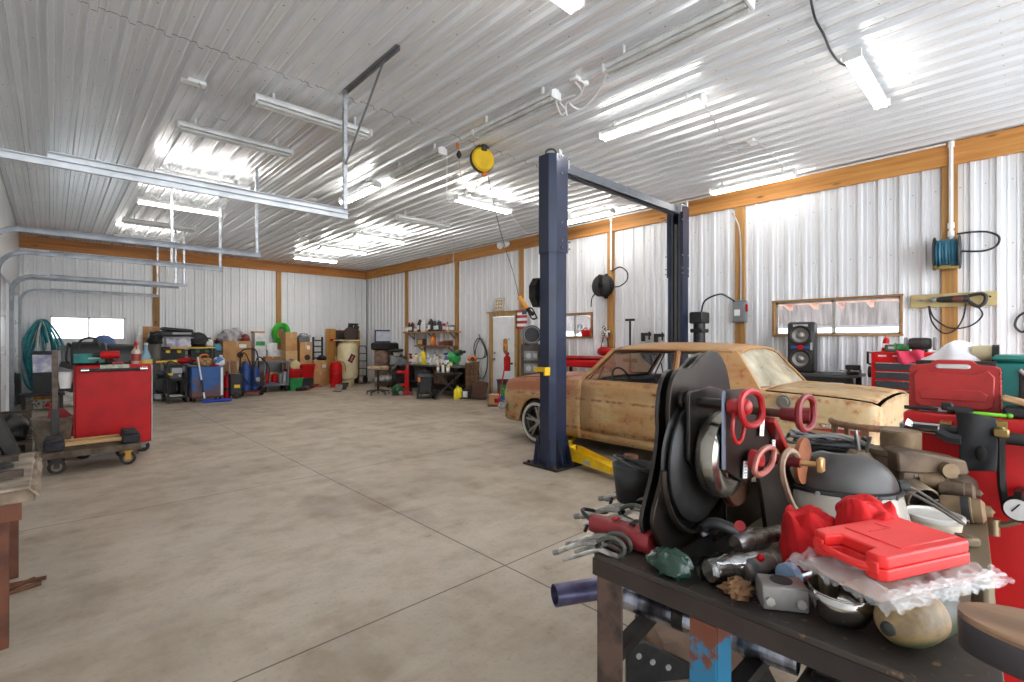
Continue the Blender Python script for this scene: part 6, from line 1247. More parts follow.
# folding trestle before the table
P, w, h, rz = fb(434, 463, 372, 398); t = thing('trestle', 'black folding X leg stand in front of the work table', 'stand', P, rz)
for q in (-.2, .2): part(t, 'leg', black, B().bar((-w*.45, q, .03), (w*.42, q, h*.95), .04, .03)); part(t, 'leg', black, B().bar((w*.42, q+.035, .03), (-w*.42, q+.035, h*.95), .04, .03)); 
part(t, 'top_rail', black, B().box((0, .0, h*.96), (w*.95, .46, .03))); part(t, 'foot', black, B().bar((-w*.45, -.3, .02), (-w*.45, .3, .02), .05, .04)); part(t, 'foot', black, B().bar((w*.42, -.3, .02), (w*.42, .3, .02), .05, .04))
for i, (px, kd, c_, cp, lb) in enumerate(((438, 'can', mk((200, 170, 140), .5), WH, 'tan can on the folding X stand'), (443, 'can', WH, redp, 'white can with red cap on the folding X stand'), (448, 'bottle', mk((220, 210, 120), .5), black, 'yellow bottle on the folding X stand'))):
    q = dep(px, 373, P.x*SY+P.y*CY); bottle(lb, (q.x, q.y, h*.96+.016), kd, c_, cp, 1.05, 'cans on the folding stand')
# yellow jug, black case, logs, brown bin by the hanging hose
P, w, h, rz = fb(454.5, 461, 386, 399); bottle('bright yellow oil jug on the floor beside the folding stand', P, 'jug', mk((246, 226, 30), .45), mk((246, 226, 30), .45), h/.285, None, rz, mk((240, 220, 40), .5))
P, w, h, rz = fb(461.5, 477, 389, 399); t = thing('battery', 'black battery case with a white label on the floor beside the yellow jug', 'battery', P+Vector((.05, .05, 0)), rz); part(t, 'case', black, B().box((0, .1, h*.45), (w*.95, .24, h*.9), bv=.015)); part(t, 'label', WH, B().box((-w*.28, -.023, h*.45), (w*.3, .006, h*.6))); part(t, 'terminal', lgry, B().cyl((-.1, .1, h*.9), (-.1, .1, h), .02)); part(t, 'cable', black, B().tube([(.1, .1, h*.9), (.16, .05, h*1.3), (.26, -.1, h*.6), (.3, -.15, .02)], .016))
P, w, h, rz = Vector((7.62, 9.56, 0)), .32, .92, -.7
for i, q in enumerate((-.27, .02, .28)):
    t = thing('log', ['left tall log standing beside the hanging hose', 'middle tall log standing beside the hanging hose', 'right tall log standing beside the hanging hose'][i], 'log', P+Vector((w*q*.9+.06, -w*q*.85+.02, 0)), 0); part(t, 'bark', mk((132, 100, 72), .9, 0, (96, 70, 50), 8, bump=.5), B().lathe([(0, 0), (.075, 0), (.068, h*.5), (.072, h*(.94+.02*i)), (0, h*(.94+.02*i))], 14)); part(t, 'cut_face', mk((196, 160, 110), .8), B().cyl((0, 0, h*(.94+.02*i)), (0, 0, h*(.94+.02*i)+.004), .06))
t = thing('hand_winch', 'orange hand winch lying on top of the three tall logs', 'winch', P+Vector((.07, .02, h*.985)), rz); part(t, 'body', orange, B().box((0, 0, .07), (w*.8, .2, .13), bv=.04)); part(t, 'drum', dark, B().cyl((0, -.12, .06), (0, .12, .06), .05)); part(t, 'hook', steel, B().tube([(0, -.12, .05), (-.02, -.18, .02), (.04, -.2, 0)], .014))
P, w, h, rz = fb(472, 487, 381, 399); t = thing('wheelbarrow', 'dark brown wooden crate tilted on the floor left of the white door', 'crate', P+Vector((-.1, -.12, 0)), rz); part(t, 'body', mk((84, 56, 42), .7), B().box((0, .15, h*.5), (w, .3, h*.94), r=(0, .18, 0), bv=.01)); part(t, 'rim', brown, B().box((0, .15, h*.95), (w*1.02, .32, .03), r=(0, .18, 0)))
t.name = 'wood_crate'
# ================================================================ by the white door: broom, buckets, old cabinet, blower
P, w, h, rz = fb(508.6, 528, 345, 388, 10.6)
cx, cy = P.x+.1, P.y; g = ony(518, 345, cy)
CBZ = dep(518, 344.5, 10.6).z
t = thing('tool_cabinet', 'dark old cabinet with dials and a beige side beside the white door', 'cabinet', (cx+.25, cy-.05, 0), -.75)
part(t, 'body', mk((70, 60, 52), .5, .2, (50, 42, 38), 8), B().box((0, 0, CBZ/2), (.46, .6, CBZ), bv=.01)); part(t, 'beige_side', mk((206, 190, 150), .6), B().box((.236, 0, CBZ/2), (.012, .6, CBZ-.02)), label='beige side panel')
for i, z in enumerate((.82, .62)): d_ = part(t, 'meter_panel', gry, B().box((-.02, -.305, CBZ*z), (.3, .02, .2), bv=.005)); build(B().cyl((-.07, -.31, CBZ*z), (-.07, -.325, CBZ*z), .06, n=16).box((.07, -.316, CBZ*z), (.08, .006, .1)), 'dial', lgry, d_)
d_ = part(t, 'drawer', dark, B().box((-.02, -.305, CBZ*.4), (.36, .02, .26), bv=.005)); build(B().cyl((-.02, -.31, CBZ*.42), (-.02, -.34, CBZ*.42), .03), 'knob', steel, d_)
t = thing('drum_fan', 'grey drum blower with a dark round mouth on the old cabinet', 'blower', (cx+.2, cy-.08, CBZ+.001), 2.45); fz = .21
part(t, 'housing', gry, B().lathe([(.16, -.26), (.21, -.26), (.21, .2), (.17, .24), (0, .25)], 24, (0, 0, fz), (PI/2, 0, 0), caps=False)); part(t, 'mouth', black, B().lathe([(0, -.2), (.17, -.2), (.185, -.262), (.2, -.262)], 24, (0, 0, fz), (PI/2, 0, 0), caps=False)); part(t, 'foot', dark, B().box((0, 0, .015), (.3, .4, .03))); part(t, 'side_motor', lgry, B().cyl((-.2, 0, fz), (-.34, 0, fz-.03), .14, .11))
p_ = dep(541, 333, 10.3); bottle('orange jug on the right of the grey drum blower', (p_.x+.12, p_.y-.06, CBZ+.001), 'jug', orange, redp, 1.4, None, -.8)
one('jug_shelf', 'beige cabinet behind the lift column carrying the orange jug', 'cabinet', mk((206, 190, 150), .6), B().box((0, 0, CBZ/2), (.4, .5, CBZ), bv=.008).box((0, -.26, CBZ*.7), (.34, .02, CBZ*.4), bv=.004).box((0, -.26, CBZ*.25), (.34, .02, CBZ*.4), bv=.004), (p_.x+.22, p_.y-.16, 0), -.75)
a, c = dep(507.5, 352, 10.9), dep(498, 401, 10.55)
t = thing('broom', 'red handled push broom with a tan head leaning near the white door', 'broom', (c.x, c.y, 0)); o = Vector(t.location)
part(t, 'handle', redp, B().cyl(a-o, Vector((c.x, c.y, .06))-o, .016)); part(t, 'head', mk((160, 120, 80), .7), B().box((0, 0, .05), (.46, .08, .05), r=(0, 0, -.75), bv=.01)); part(t, 'bristles', mk((110, 84, 60), .9), B().box((0, 0, .013), (.44, .07, .026), r=(0, 0, -.75)))
t = thing('dustpan', 'red dustpan standing beside the broom head', 'dustpan', onz(499, 405.5), -.7); part(t, 'pan', redd, B().box((0, .02, .08), (.2, .04, .16), r=(.2, 0, 0), bv=.008)); part(t, 'lip', redp, B().box((0, -.02, .006), (.22, .07, .012)))
pb = onz(505, 409.5); r_ = .105
bucket('bright blue bucket at the bottom of the bucket stack by the door', pb, r_, .26, mk((30, 90, 200), .45)); bucket('green bucket stacked on the blue bucket', (pb.x, pb.y, .262), r_*.95, .24, mk((40, 130, 60), .5))
t = thing('stool', 'short wooden block on the floor before the white door', 'wood block', onz(491, 406)+Vector((.2, .1, 0)), -.75); part(t, 'block', mk((196, 150, 110), .8), B().box((0, 0, .11), (.26, .2, .22), bv=.008)); part(t, 'top', mk((206, 170, 130), .8), B().box((0, 0, .228), (.28, .22, .016), bv=.004))
t.name = 'wood_block'
q = dep(503, 381, 11.2); bucket('dark bin behind the green bucket by the door', (q.x+.1, q.y+.1, .0), .15, dep(503, 380, 11.2).z, mk((76, 60, 62), .6), None, 'waste_bin', 'bin')
q = dep(504.5, 352, 10.9); t = thing('fire_extinguisher', 'red fire extinguisher hanging on the side of the old cabinet', 'fire extinguisher', (q.x+.06, q.y-.02, dep(504, 371, 10.9).z)); hh = .4; part(t, 'tank', redp, B().lathe([(0, 0), (.07, 0), (.075, .03), (.075, hh*.75), (.03, hh*.88), (.03, hh*.95)], 16)); part(t, 'valve', black, B().box((0, 0, hh*.98), (.04, .12, .05), bv=.01)); part(t, 'bracket', black, B().box((.1, 0, hh*.4), (.12, .04, .04)))
t = thing('wreath', 'orange and brown bundle hung at the corner of the old cabinet', 'bundle', dep(505.5, 346, 10.7)); part(t, 'leaves', mk((190, 130, 60), .8, 0, (110, 70, 36), 20), B().torus((0, 0, 0), .12, .05, rot=(PI/2, 0, .8))); part(t, 'cord', brown, B().cyl((0, 0, .1), (.12, 0, .16), .008))
# ================================================================ red tool cabinet behind the bench, right
FXX = 2.4
yl = onx(903, 440, FXX).y; CTZ = 1.15
t = thing('tool_cabinet', 'tall red tool cabinet at the right edge behind the steel bench', 'tool cabinet', (FXX+.29, yl-.55, 0))
redc = mk((196, 12, 16), .4, 0, (178, 10, 14), 3, coat=.1)
part(t, 'body', redc, B().box((0, 0, .1+(CTZ-.1)/2), (.58, 1.1, CTZ-.1), bv=.008)); part(t, 'corner_trim', mk((150, 156, 170), .35, .5), B().box((-.2, .556, .1+(CTZ-.14)/2), (.16, .012, CTZ-.16)).box((-.285, .552, .1+(CTZ-.14)/2), (.014, .016, CTZ-.16)))
for sx in (-.2, .2):
    for sy in (-.45, .45): part(t, 'caster', rub, B().cyl((sx-.02, sy, .05), (sx+.02, sy, .05), .05).box((sx, sy, .085), (.06, .05, .03)))
part(t, 'bottom_rail', redd, B().box((0, 0, .115), (.56, 1.08, .03)))
def fr(px, py, X=FXX-.05): return onx(px, py, X)
o = fr(960, 432)
t = thing('push_bar', 'chrome tipped black push bar along the face of the tall red cabinet', 'bar', o)
part(t, 'tube', black, B().cyl(fr(938, 429)-o, fr(1060, 445)-o, .021)); part(t, 'chrome_tip', chrome, B().cyl(fr(911, 426)-o, fr(940, 429.5)-o, .021, .023, n=18).cyl(fr(906, 424)-o, fr(912, 426)-o, .03, .021))
part(t, 'tip_label', black, B().box(fr(925, 427, FXX-.073)-o, (.004, .07, .016)))
for px in (945, 1001): part(t, 'bracket', mk((170, 150, 90), .35, .8), B().bar(fr(px, 433.5)-o+Vector((0, 0, .025)), fr(px, 433.5)-o+Vector((.045, 0, .025)), .03, .03).cyl(fr(px, 431)-o, fr(px, 427)-o, .012))
o = fr(975, 432, FXX-.075)
t = thing('black_glove', 'black cloth mitt draped over the push bar of the red cabinet', 'mitt', o)
def gl(u, v):
    a = fr(957+38*u+3*math.sin(v*3), 418+53*v-8*(1-u)*(1-v), FXX-.078-.018*math.sin(PI*u)-.012*math.sin(5*u+3*v))
    return a-o
part(t, 'cloth', mk((40, 40, 42), .9, 0, (30, 30, 32), 12), B().grid(14, 16, gl), solid=.012)
part(t, 'thumb_hole', mk((10, 10, 10), .9), B().ball(fr(981, 454, FXX-.105)-o, (.008, .016, .028)))
part(t, 'cuff', mk((44, 44, 46), .9), B().tube([fr(938, 432, FXX-.08)-o, fr(950, 438, FXX-.085)-o, fr(962, 440, FXX-.09)-o], .02))
o = fr(1003, 470)
t = thing('strap', 'black rubber strap hanging down the face of the red cabinet', 'strap', o); part(t, 'band', black, B().tube([fr(1001, 436, FXX-.075)-o, fr(1001, 460, FXX-.05)-o, fr(1002, 485, FXX-.04)-o, fr(1006, 508, FXX-.04)-o], .012)); part(t, 'buckle', mk((150, 130, 80), .4, .8), B().box(fr(1001, 433, FXX-.082)-o, (.02, .04, .03), bv=.005))
o = fr(1019, 509, FXX-.07)
t = thing('pressure_gauge', 'round dial gauge with fittings hanging on the red cabinet at the right edge', 'gauge', o, -.15)
part(t, 'case', black, B().lathe([(0, .016), (.037, .016), (.042, .01), (.042, -.012), (0, -.012)], 24, r=(0, -PI/2, 0))); part(t, 'dial', WH, B().lathe([(0, .017), (.034, .017), (.034, .0185), (0, .0185)], 24, r=(0, -PI/2, 0))); part(t, 'needle', black, B().box((-.0195, .005, .006), (.002, .004, .034), r=(.6, 0, 0)))
br_ = mk((168, 150, 120), .35, .85)
part(t, 'fittings', br_, B().tube([(0, .0, -.04), (.0, .03, -.06), (0, .07, -.075), (0, .12, -.085)], .011).cyl((0, .06, -.05), (0, .06, -.105), .016)); part(t, 'hook', blackm, B().bar((.07, 0, .05), (-.02, 0, .05), .02, .02))
# ---------------------------------------------------------------- things on the tall cabinet
def oncab(px, X, z=CTZ+.001): a = onx(px, 400, X); return Vector((X, a.y, z))
a, c = onx(909.5, 411, FXX+.06), onx(1000, 411, FXX+.06); w = a.y-c.y; hz = onx(955, 361, FXX+.06).z-CTZ
t = thing('tool_case', 'worn dark red plastic tool case standing upright on the tall cabinet', 'case', (FXX+.12, (a.y+c.y)/2, CTZ+.002), -PI/2)
cs = mk((176, 44, 40), .45, 0, (150, 34, 32), 6)
o_ = [(-w/2, .0), (w/2, 0), (w/2+.004, .02), (w/2, hz*.86), (w/2-.015, hz*.9), (w*.27, hz*.92), (w*.21, hz*.99), (w*.16, hz), (-w*.16, hz), (-w*.21, hz*.99), (-w*.27, hz*.92), (-w/2+.015, hz*.9), (-w/2, hz*.86), (-w/2-.004, .02)]
b = B().prism(o_, -.05, .05, 1)
for i in range(9): b.box((-w/2, -.0, hz*(.1+.085*i)), (.006, .104, .012), bv=.002).box((w/2, -.0, hz*(.1+.085*i)), (.006, .104, .012), bv=.002)
part(t, 'shell', cs, b, bev=.004)
part(t, 'raised_panel', cs, B().prism([(-w*.44, .03), (-w*.36, .015), (w*.36, .015), (w*.44, .03), (w*.45, hz*.7), (w*.38, hz*.82), (w*.24, hz*.74), (-w*.24, hz*.74), (-w*.38, hz*.82), (-w*.45, hz*.7)], -.06, -.048, 1), bev=.004)
part(t, 'inner_panel', cs, B().prism([(-w*.36, .045), (w*.36, .045), (w*.38, hz*.36), (w*.3, hz*.44), (-w*.3, hz*.44), (-w*.38, hz*.36)], -.066, -.058, 1), bev=.003)
part(t, 'handle_grip', mk((206, 200, 196), .4), B().box((0, -.052, hz*.88), (w*.3, .006, hz*.09), bv=.003).ball((-w*.15, -.052, hz*.88), (.012, .004, hz*.045)).ball((w*.15, -.052, hz*.88), (.012, .004, hz*.045)), label='pale grip opening'); part(t, 'dark_liner', black, B().box((0, .02, hz*.93), (w*.9, .05, .02)))
def bagf(u, v): pass
a, c = onx(917, 360, FXX+.32), onx(992, 360, FXX+.32)
lump('white plastic bag draped over the top of the tall cabinet behind the red case', (FXX+.38, (a.y+c.y)/2+.0, CTZ+.001), (.28, (a.y-c.y)*1.1, (onx(945, 338, FXX+.36).z-CTZ)*.86), mk((240, 240, 242), .35, 0, (226, 226, 230), 5), 'plastic_bag', 'bag', 44, sc=2.4, amp=.16, pn='bag')
t = thing('pipe_roll', 'brown and tan roll end poking out right of the white plastic bag', 'roll', (FXX+.34, onx(982, 355, FXX+.34).y, onx(982, 354, FXX+.34).z), 0); part(t, 'roll', mk((190, 176, 140), .6), B().cyl((0, -.03, 0), (0, .03, 0), .035)); part(t, 'cap', dark, B().cyl((0, -.05, 0), (0, -.03, 0), .038)); part(t, 'support', black, B().box((0, 0, (CTZ-onx(982, 354, FXX+.34).z)/2-.017), (.06, .08, onx(982, 354, FXX+.34).z-CTZ-.036)))
a, c = onx(985, 398, FXX+.16), onx(1060, 398, FXX+.16); w = a.y-c.y; hz = onx(1000, 356.5, FXX+.16).z-CTZ
t = thing('toolbox', 'teal metal toolbox with a black open front right of the red case', 'toolbox', (FXX+.345, (a.y+c.y)/2-.02, CTZ+.002), -PI/2)
tl = mk((24, 122, 116), .45, .1, (18, 100, 96), 5)
part(t, 'shell', tl, B().box((0, 0, hz*.45), (w, .28, hz*.9), bv=.01)); part(t, 'lid', mk((40, 134, 122), .45, .1), B().box((0, 0, hz*.95), (w+.01, .3, hz*.11), bv=.01)); part(t, 'dark_front', black, B().box((w*.12, -.142, hz*.42), (w*.5, .01, hz*.72), bv=.003)); part(t, 'wire_handle', lgry, B().tube([(-w*.12, -.15, hz*.76), (0, -.16, hz*.64), (w*.2, -.16, hz*.62), (w*.34, -.15, hz*.76)], .006))
for i, (px, X, nm, lab, cat, bl) in enumerate((
    (921, FXX+.02, 'pliers', 'dark pliers lying at the left front edge of the tall cabinet', 'pliers', ('grip', dark, B().tube([(0, -.05, .011), (0, 0, .013), (.005, .05, .011)], .008).tube([(.02, -.05, .011), (.012, 0, .013), (.0, .05, .011)], .008), 'jaw', steel, B().box((.008, -.065, .011), (.018, .035, .016), bv=.004))),
    (941, FXX+.03, 'utility_knife', 'pale handled knife beside the pliers on the tall cabinet', 'knife', ('handle', lgry, B().box((0, 0, .01), (.03, .13, .018), bv=.006), 'blade', steel, B().box((0, -.08, .01), (.015, .04, .003)))),
    (962, FXX+.02, 'hose_nozzle', 'black nozzle tool lying before the red case', 'nozzle', ('body', black, B().cyl((0, .04, .016), (0, -.03, .016), .015, .011), 'trigger', black, B().box((.0, .04, .026), (.024, .035, .03), bv=.006))),
    (984, FXX+.02, 'marker_strip', 'bright green plastic strip on the front edge of the tall cabinet', 'strip', ('strip', mk((130, 220, 60), .4), B().box((0, 0, .008), (.025, .12, .012), bv=.004), 'end', mk((100, 190, 50), .4), B().box((0, -.065, .009), (.03, .016, .016), bv=.004))),
    (1023, FXX+.05, 'pry_block', 'tan and black hand tool at the right front edge of the tall cabinet', 'hand tool', ('wood_block', mk((190, 150, 110), .7), B().box((0, 0, .055), (.05, .11, .022), r=(.25, 0, 0), bv=.006), 'base', black, B().box((0, -.01, .02), (.06, .12, .04), bv=.01))))):
    t = thing(nm, lab, cat, oncab(px, X)); part(t, bl[0], bl[1], bl[2]); part(t, bl[3], bl[4], bl[5])
# ---------------------------------------------------------------- wooden captain chair between the bench and the car
P = dep(873, 341, 3.3); t = thing('captain_chair', 'worn wooden captain chair with a curved spindle back beside the car trunk', 'chair', (P.x, P.y, 0), -YAW-.6)
wd = wood((130, 98, 70), (98, 70, 48), 2); R_ = .235
part(t, 'seat', wd, B().lathe([(0, .42), (.22, .42), (.24, .43), (.24, .46), (.2, .465), (0, .455)], 24)); 
tr_ = [(R_*math.cos(a), -R_*math.sin(a), .86) for a in [PI*(k/14) for k in range(15)]]
b = B(); 
part(t, 'back_rail', wd, B().tube(tr_, .022, 8, k=2)); 
for k in range(1, 14, 2 if 0 else 1):
    if k % 2 == 0 or k in (1, 13): q = tr_[k]; part(t, 'spindle', black if k == 6 else wd, B().bar((q[0]*.9, q[1]*.9, .45), (q[0], q[1], .85), .03 if k % 4 else .045, .014, up=(q[0], q[1], 0)))
for sx in (-1, 1):
    for sy in (-1, 1): part(t, 'leg', wd, B().cyl((sx*.16, sy*.16, .42), (sx*.22, sy*.22, 0), .022, .017))
part(t, 'stretcher', wd, B().cyl((-.19, -.19, .2), (.19, -.19, .2), .013))
# ================================================================ steel bench
TT = .85
poly = [(1.06, .02), (2.2, .09), (2.2, .99), (1.06, .80)]
tm = N('dirty_steel_top'); tm.set(Metallic=.35, Roughness=.55); f = tm.noise(5, 7, .65); g = tm.noise(40, 3)
k = tm.mix(tm.ramp(f, .38, .66), lin((72, 64, 57)), lin((40, 36, 33))); k = tm.mix(tm.math('MULTIPLY', tm.ramp(g, .62, .7), .6), k, lin((150, 120, 90))); tx = tm.xyz(); k = tm.mix(tm.math('MULTIPLY', tm.ramp(tm.math('ADD', tx[0], tm.math('MULTIPLY', f, .3)), 1.45, 1.65), .85), k, lin((116, 100, 76))); tm.l(k, tm.b.inputs['Base Color'])
dust = mk((126, 112, 88), .85, 0, (100, 88, 68), 6)
t = thing('welding_table', 'heavy dirty steel welding bench with rusty legs in the right foreground', 'bench', (0, 0, 0))
part(t, 'top', tm.m, B().prism(poly, TT-.014, TT, 2), bev=.002)
ap = N('worn_brown_steel'); ap.set(Metallic=.3, Roughness=.5); f = ap.noise(4, 7, .65); g = ap.noise(3, 6, .7, (1, 7, 1)); k = ap.mix(ap.ramp(f, .35, .65), lin((60, 49, 44)), lin((38, 33, 31))); k = ap.mix(ap.ramp(g, .69, .72), k, lin((176, 150, 116))); ap.l(k, ap.b.inputs['Base Color'])
part(t, 'apron', ap.m, B().box((1.066, .42, TT-.036), (.012, .77, .044)).box((1.10, .42, TT-.02), (.08, .76, .012)))
part(t, 'side_apron', ap.m, B().bar((1.06, .028, TT-.036), (2.2, .098, TT-.036), .012, .044, up=(0, 0, 1)))
part(t, 'side_apron', ap.m, B().bar((1.06, .79, TT-.036), (2.2, .98, TT-.036), .012, .044))
part(t, 'rear_apron', ap.m, B().box((2.194, .54, TT-.036), (.012, .88, .044)))
lg = rustd
part(t, 'leg', mk((104, 84, 74), .6, .4, (66, 54, 50), 14, bump=.3), B().box((1.064, .752, TT/2-.02), (.008, .075, TT-.04)).box((1.09, .786, TT/2-.02), (.05, .008, TT-.04)))
bl = N('chipped_blue_leg'); bl.set(Roughness=.5, Metallic=.2); f = bl.noise(9, 7, .65); x, y, z = bl.xyz(); h_ = bl.math('SUBTRACT', f, bl.math('MULTIPLY', bl.ramp(z, .60, .78), .35)); k = bl.mix(bl.ramp(h_, .27, .33), lin((110, 62, 42)), lin((40, 116, 152))); bl.l(k, bl.b.inputs['Base Color'])
part(t, 'leg', bl.m, B().box((1.064, .50, (TT-.06)/2), (.008, .06, TT-.06)).box((1.10, .471, (TT-.06)/2), (.07, .008, TT-.06)), label='blue painted leg')
part(t, 'leg', lg, B().box((1.09, .09, (TT-.02)/2), (.06, .06, TT-.02))); part(t, 'leg', lg, B().box((2.15, .14, (TT-.02)/2), (.06, .06, TT-.02))); part(t, 'leg', lg, B().box((2.15, .92, (TT-.02)/2), (.06, .06, TT-.02)))
part(t, 'pipe_rest', dark, B().bar((1.08, .77, .562), (1.75, .86, .562), .04, .03)); part(t, 'pipe_rest', dark, B().bar((1.08, .47, .606), (2.15, .47, .606), .04, .03)); part(t, 'pipe_rest', dark, B().bar((1.1, .2, .5), (2.15, .2, .606), .04, .03)); part(t, 'lower_rail', dark, B().bar((1.10, .12, .26), (2.15, .9, .26), .05, .05)); part(t, 'brace', mk((80, 62, 52), .6, .3), B().bar((1.12, .5, .3), (1.12, .06, .66), .05, .03))
part(t, 'lower_shelf', dark, B().prism([(1.14, .08), (2.15, .12), (2.15, .5), (1.14, .42)], .30, .32, 2))
blu = mk((120, 130, 160), .3, .85, (84, 88, 112), 6, stretch=(1, 1, 1))
def pipe3(lab, p, q, r, m, name='steel_pipe'):
    p, q = Vector(p), Vector(q); t = thing(name, lab, 'pipe', (p+q)/2); d = (q-p)/2; n = d.normalized()
    b = B(); b.cyl(-d, d, r, n=28, caps=False).cyl(-d, d, r*.9, n=28, caps=False)
    for e in (-1, 1):
        c = d*e; x = n.orthogonal().normalized(); y = n.cross(x); vs = [c+(x*math.cos(2*PI*i/28)+y*math.sin(2*PI*i/28))*rr for rr in (r, r*.9) for i in range(28)]; b.add(vs, [(i, (i+1) % 28, 28+(i+1) % 28, 28+i) for i in range(28)])
    part(t, 'tube', m, b); return t, d, n
t, d, n = pipe3('bluish steel pipe sticking out left under the bench', (1.16, 1.03, .612), (1.56, .83, .612), .034, mk((128, 128, 160), .35, .75, (96, 92, 124), 7)); 
t, d, n = pipe3('polished steel pipe under the front edge of the bench', (1.245, .84, .658), (1.30, .375, .658), .036, mk((170, 176, 190), .22, .95, (96, 96, 106), 5, stretch=(1, 6, 1))); part(t, 'collar', blackm, B().cyl(-d*.2-n*.02, -d*.2+n*.012, .0365, n=28))
for i, (px, py, zz, nm, lab) in enumerate(((658, 668, .0, 'angle_bracket', 'black riveted bracket on the floor under the bench'),)):
    p = onz(px, 676, .02); t = thing(nm, lab, 'bracket', (p.x, p.y, 0), -.9, rot=(0, 0, -.6)); part(t, 'plate', black, B().prism([(-.14, 0), (.16, 0), (.16, .05), (-.06, .17), (-.14, .17)], -.01, .01, 1), bev=.003)
    for q in ((-.09, .12), (-.03, .09), (.04, .06)): part(t, 'rivet', lgry, B().cyl((q[0], -.011, q[1]), (q[0], -.016, q[1]), .012))
p = onz(690, 668, 0); carton('battered brown wooden box on the floor under the blue leg', p.x+.1, p.y-.1, 0, .36, .14, .3, m=mk((134, 112, 94), .8, 0, (104, 84, 70), 5), rz=-.7, name='wood_box')
one('power_cable', 'black cable curving on the floor under the bench corner', 'cable', black, B().tube([onz(628, 668, .01), onz(641, 662, .01), onz(646, 645, .01), onz(640, 630, .01), onz(637, 616, .01)], .012))
one('power_cable', 'short red cable on the floor beyond the rusty leg', 'cable', mk((200, 60, 40), .5), B().tube([onz(650, 620, .01), onz(660, 625, .01), onz(672, 622, .01)], .012))
tote('black tote on the lower shelf of the bench', 1.65, .14, .321, .6, .26, .26)
# ---------------------------------------------------------------- pulley block assembly
YA = .665
gm = mk((58, 51, 45), .36, .7, (38, 34, 31), 5); gm2 = mk((76, 72, 69), .32, .8, (52, 49, 46), 6); redh = mk((176, 26, 30), .35, 0, (150, 24, 26), 9)
def pxo(P, Y): return [(lambda q: (q.x, q.z))(ony(a, c, Y)) for a, c in P]
def cr(a, c): return (640+a/3.1, 340+c/3.1)
t = thing('pulley_block', 'large dark steel cable pulley with red handled pins on the bench', 'pulley')
OA = [(28, 560), (34, 520), (45, 480), (58, 430), (68, 380), (76, 320), (80, 270), (78, 230), (80, 190), (84, 150), (92, 120), (104, 95), (118, 85), (135, 88), (150, 82), (165, 68), (178, 52), (195, 42), (212, 33), (228, 36), (242, 52), (254, 76), (262, 105), (268, 140), (272, 180), (276, 240), (280, 320), (282, 400), (278, 470), (262, 530), (244, 570), (236, 600), (180, 610), (165, 630), (140, 650), (100, 652), (62, 648), (48, 620), (36, 600)]
OA1 = [cr(a, c) for a, c in OA]
part(t, 'outer_plate', gm, B().prism(pxo(OA1, YA), YA-.012, YA, 1), bev=.002)
part(t, 'outer_plate', gm2, B().prism(pxo([(a-7, c+2) for a, c in OA1], YA+.03), YA+.03, YA+.042, 1), bev=.002)
ce = ony(640+185/3.1, 340+365/3.1, YA-.03)
part(t, 'spacer', dark, B().cyl((ce.x, YA-.0, ce.z+.1), (ce.x, YA+.03, ce.z+.1), .02).cyl((ce.x-.12, YA-.0, ce.z-.12), (ce.x-.12, YA+.03, ce.z-.12), .016).cyl((ce.x+.1, YA-.0, ce.z-.14), (ce.x+.1, YA+.03, ce.z-.14), .016))
part(t, 'rear_sheave', black, B(place((ce.x, YA-.03, ce.z), (PI/2, 0, 0))).lathe([(0, .018), (.14, .018), (.16, .016), (.175, .006), (.175, .0), (.15, -.008), (.175, -.016), (.178, -.02), (0, -.02)], 48))
part(t, 'guard_ring', gm, B(place((ce.x, YA-.03, ce.z), (PI/2, 0, 0))).tube([(.2*math.cos(a), .2*math.sin(a), .0) for a in [PI*1.0+PI*1.05*k/20 for k in range(21)]], .009, 6, k=1), label='dark guard rim')
YB_ = .61
part(t, 'inner_plate', gm2, B().prism(pxo([cr(*q) for q in ((142, 168), (150, 158), (215, 143), (262, 160), (266, 250), (266, 400), (182, 412), (165, 400), (142, 372))], YB_), YB_-.01, YB_, 1), bev=.002)
sh = ony(715.8, 454.5, .575)
shm = mk((196, 194, 186), .2, .95, (150, 146, 136), 6)
part(t, 'sheave', shm, B(place((sh.x+.02, .572, sh.z), (PI/2, 0, 0))).lathe([(0, .02), (.03, .022), (.075, .036), (.1, .036), (.111, .028), (.116, .01), (.113, -.012), (.1, -.026), (.07, -.03), (0, -.03)], 48), label='polished steel sheave')
YC = .53
pc = part(t, 'front_plate', gm, B().prism(pxo([cr(*q) for q in ((258, 168), (262, 155), (330, 150), (350, 158), (402, 240), (424, 330), (372, 405), (320, 442), (300, 430), (258, 402))], YC), YC-.006, YC, 1), bev=.001)
build(B().prism(pxo([cr(*q) for q in ((255, 168), (258, 156), (260, 160), (260, 400), (255, 402))], YC-.001), YC-.0062, YC+.0005, 1), 'edge_highlight', mk((150, 160, 180), .3, .8), pc)  # pale blue strip paints the light caught along the plate's near edge
lo = ony(*cr(292, 440), .55); part(t, 'lower_sheave', mk((150, 108, 84), .3, .9, (110, 80, 66), 6), B(place((lo.x+.02, .553, lo.z+.02), (PI/2, 0, 0))).lathe([(0, .012), (.085, .012), (.09, .006), (.09, -.006), (.085, -.012), (0, -.012)], 40))
# labels and lettering strokes on the front plate
for q, ww, hh in (((378, 270), .030, .05), ((376, 240), .022, .04), ((326, 402), .026, .045), ((414, 330), .024, .04)):
    c_ = ony(*cr(*q), YC-.013); l_ = part(t, 'paper_label', WH, B().box((c_.x, YC-.0132, c_.z), (ww, .002, hh), r=(0, .15, 0)));
    b = B()
    for k in range(5): b.box((c_.x-.001, YC-.0146, c_.z+hh*(.36-.18*k)), (ww*(.6 if k % 2 else .4), .0012, hh*.045), r=(0, .15, 0))
    build(b, 'label_print', gry, l_)
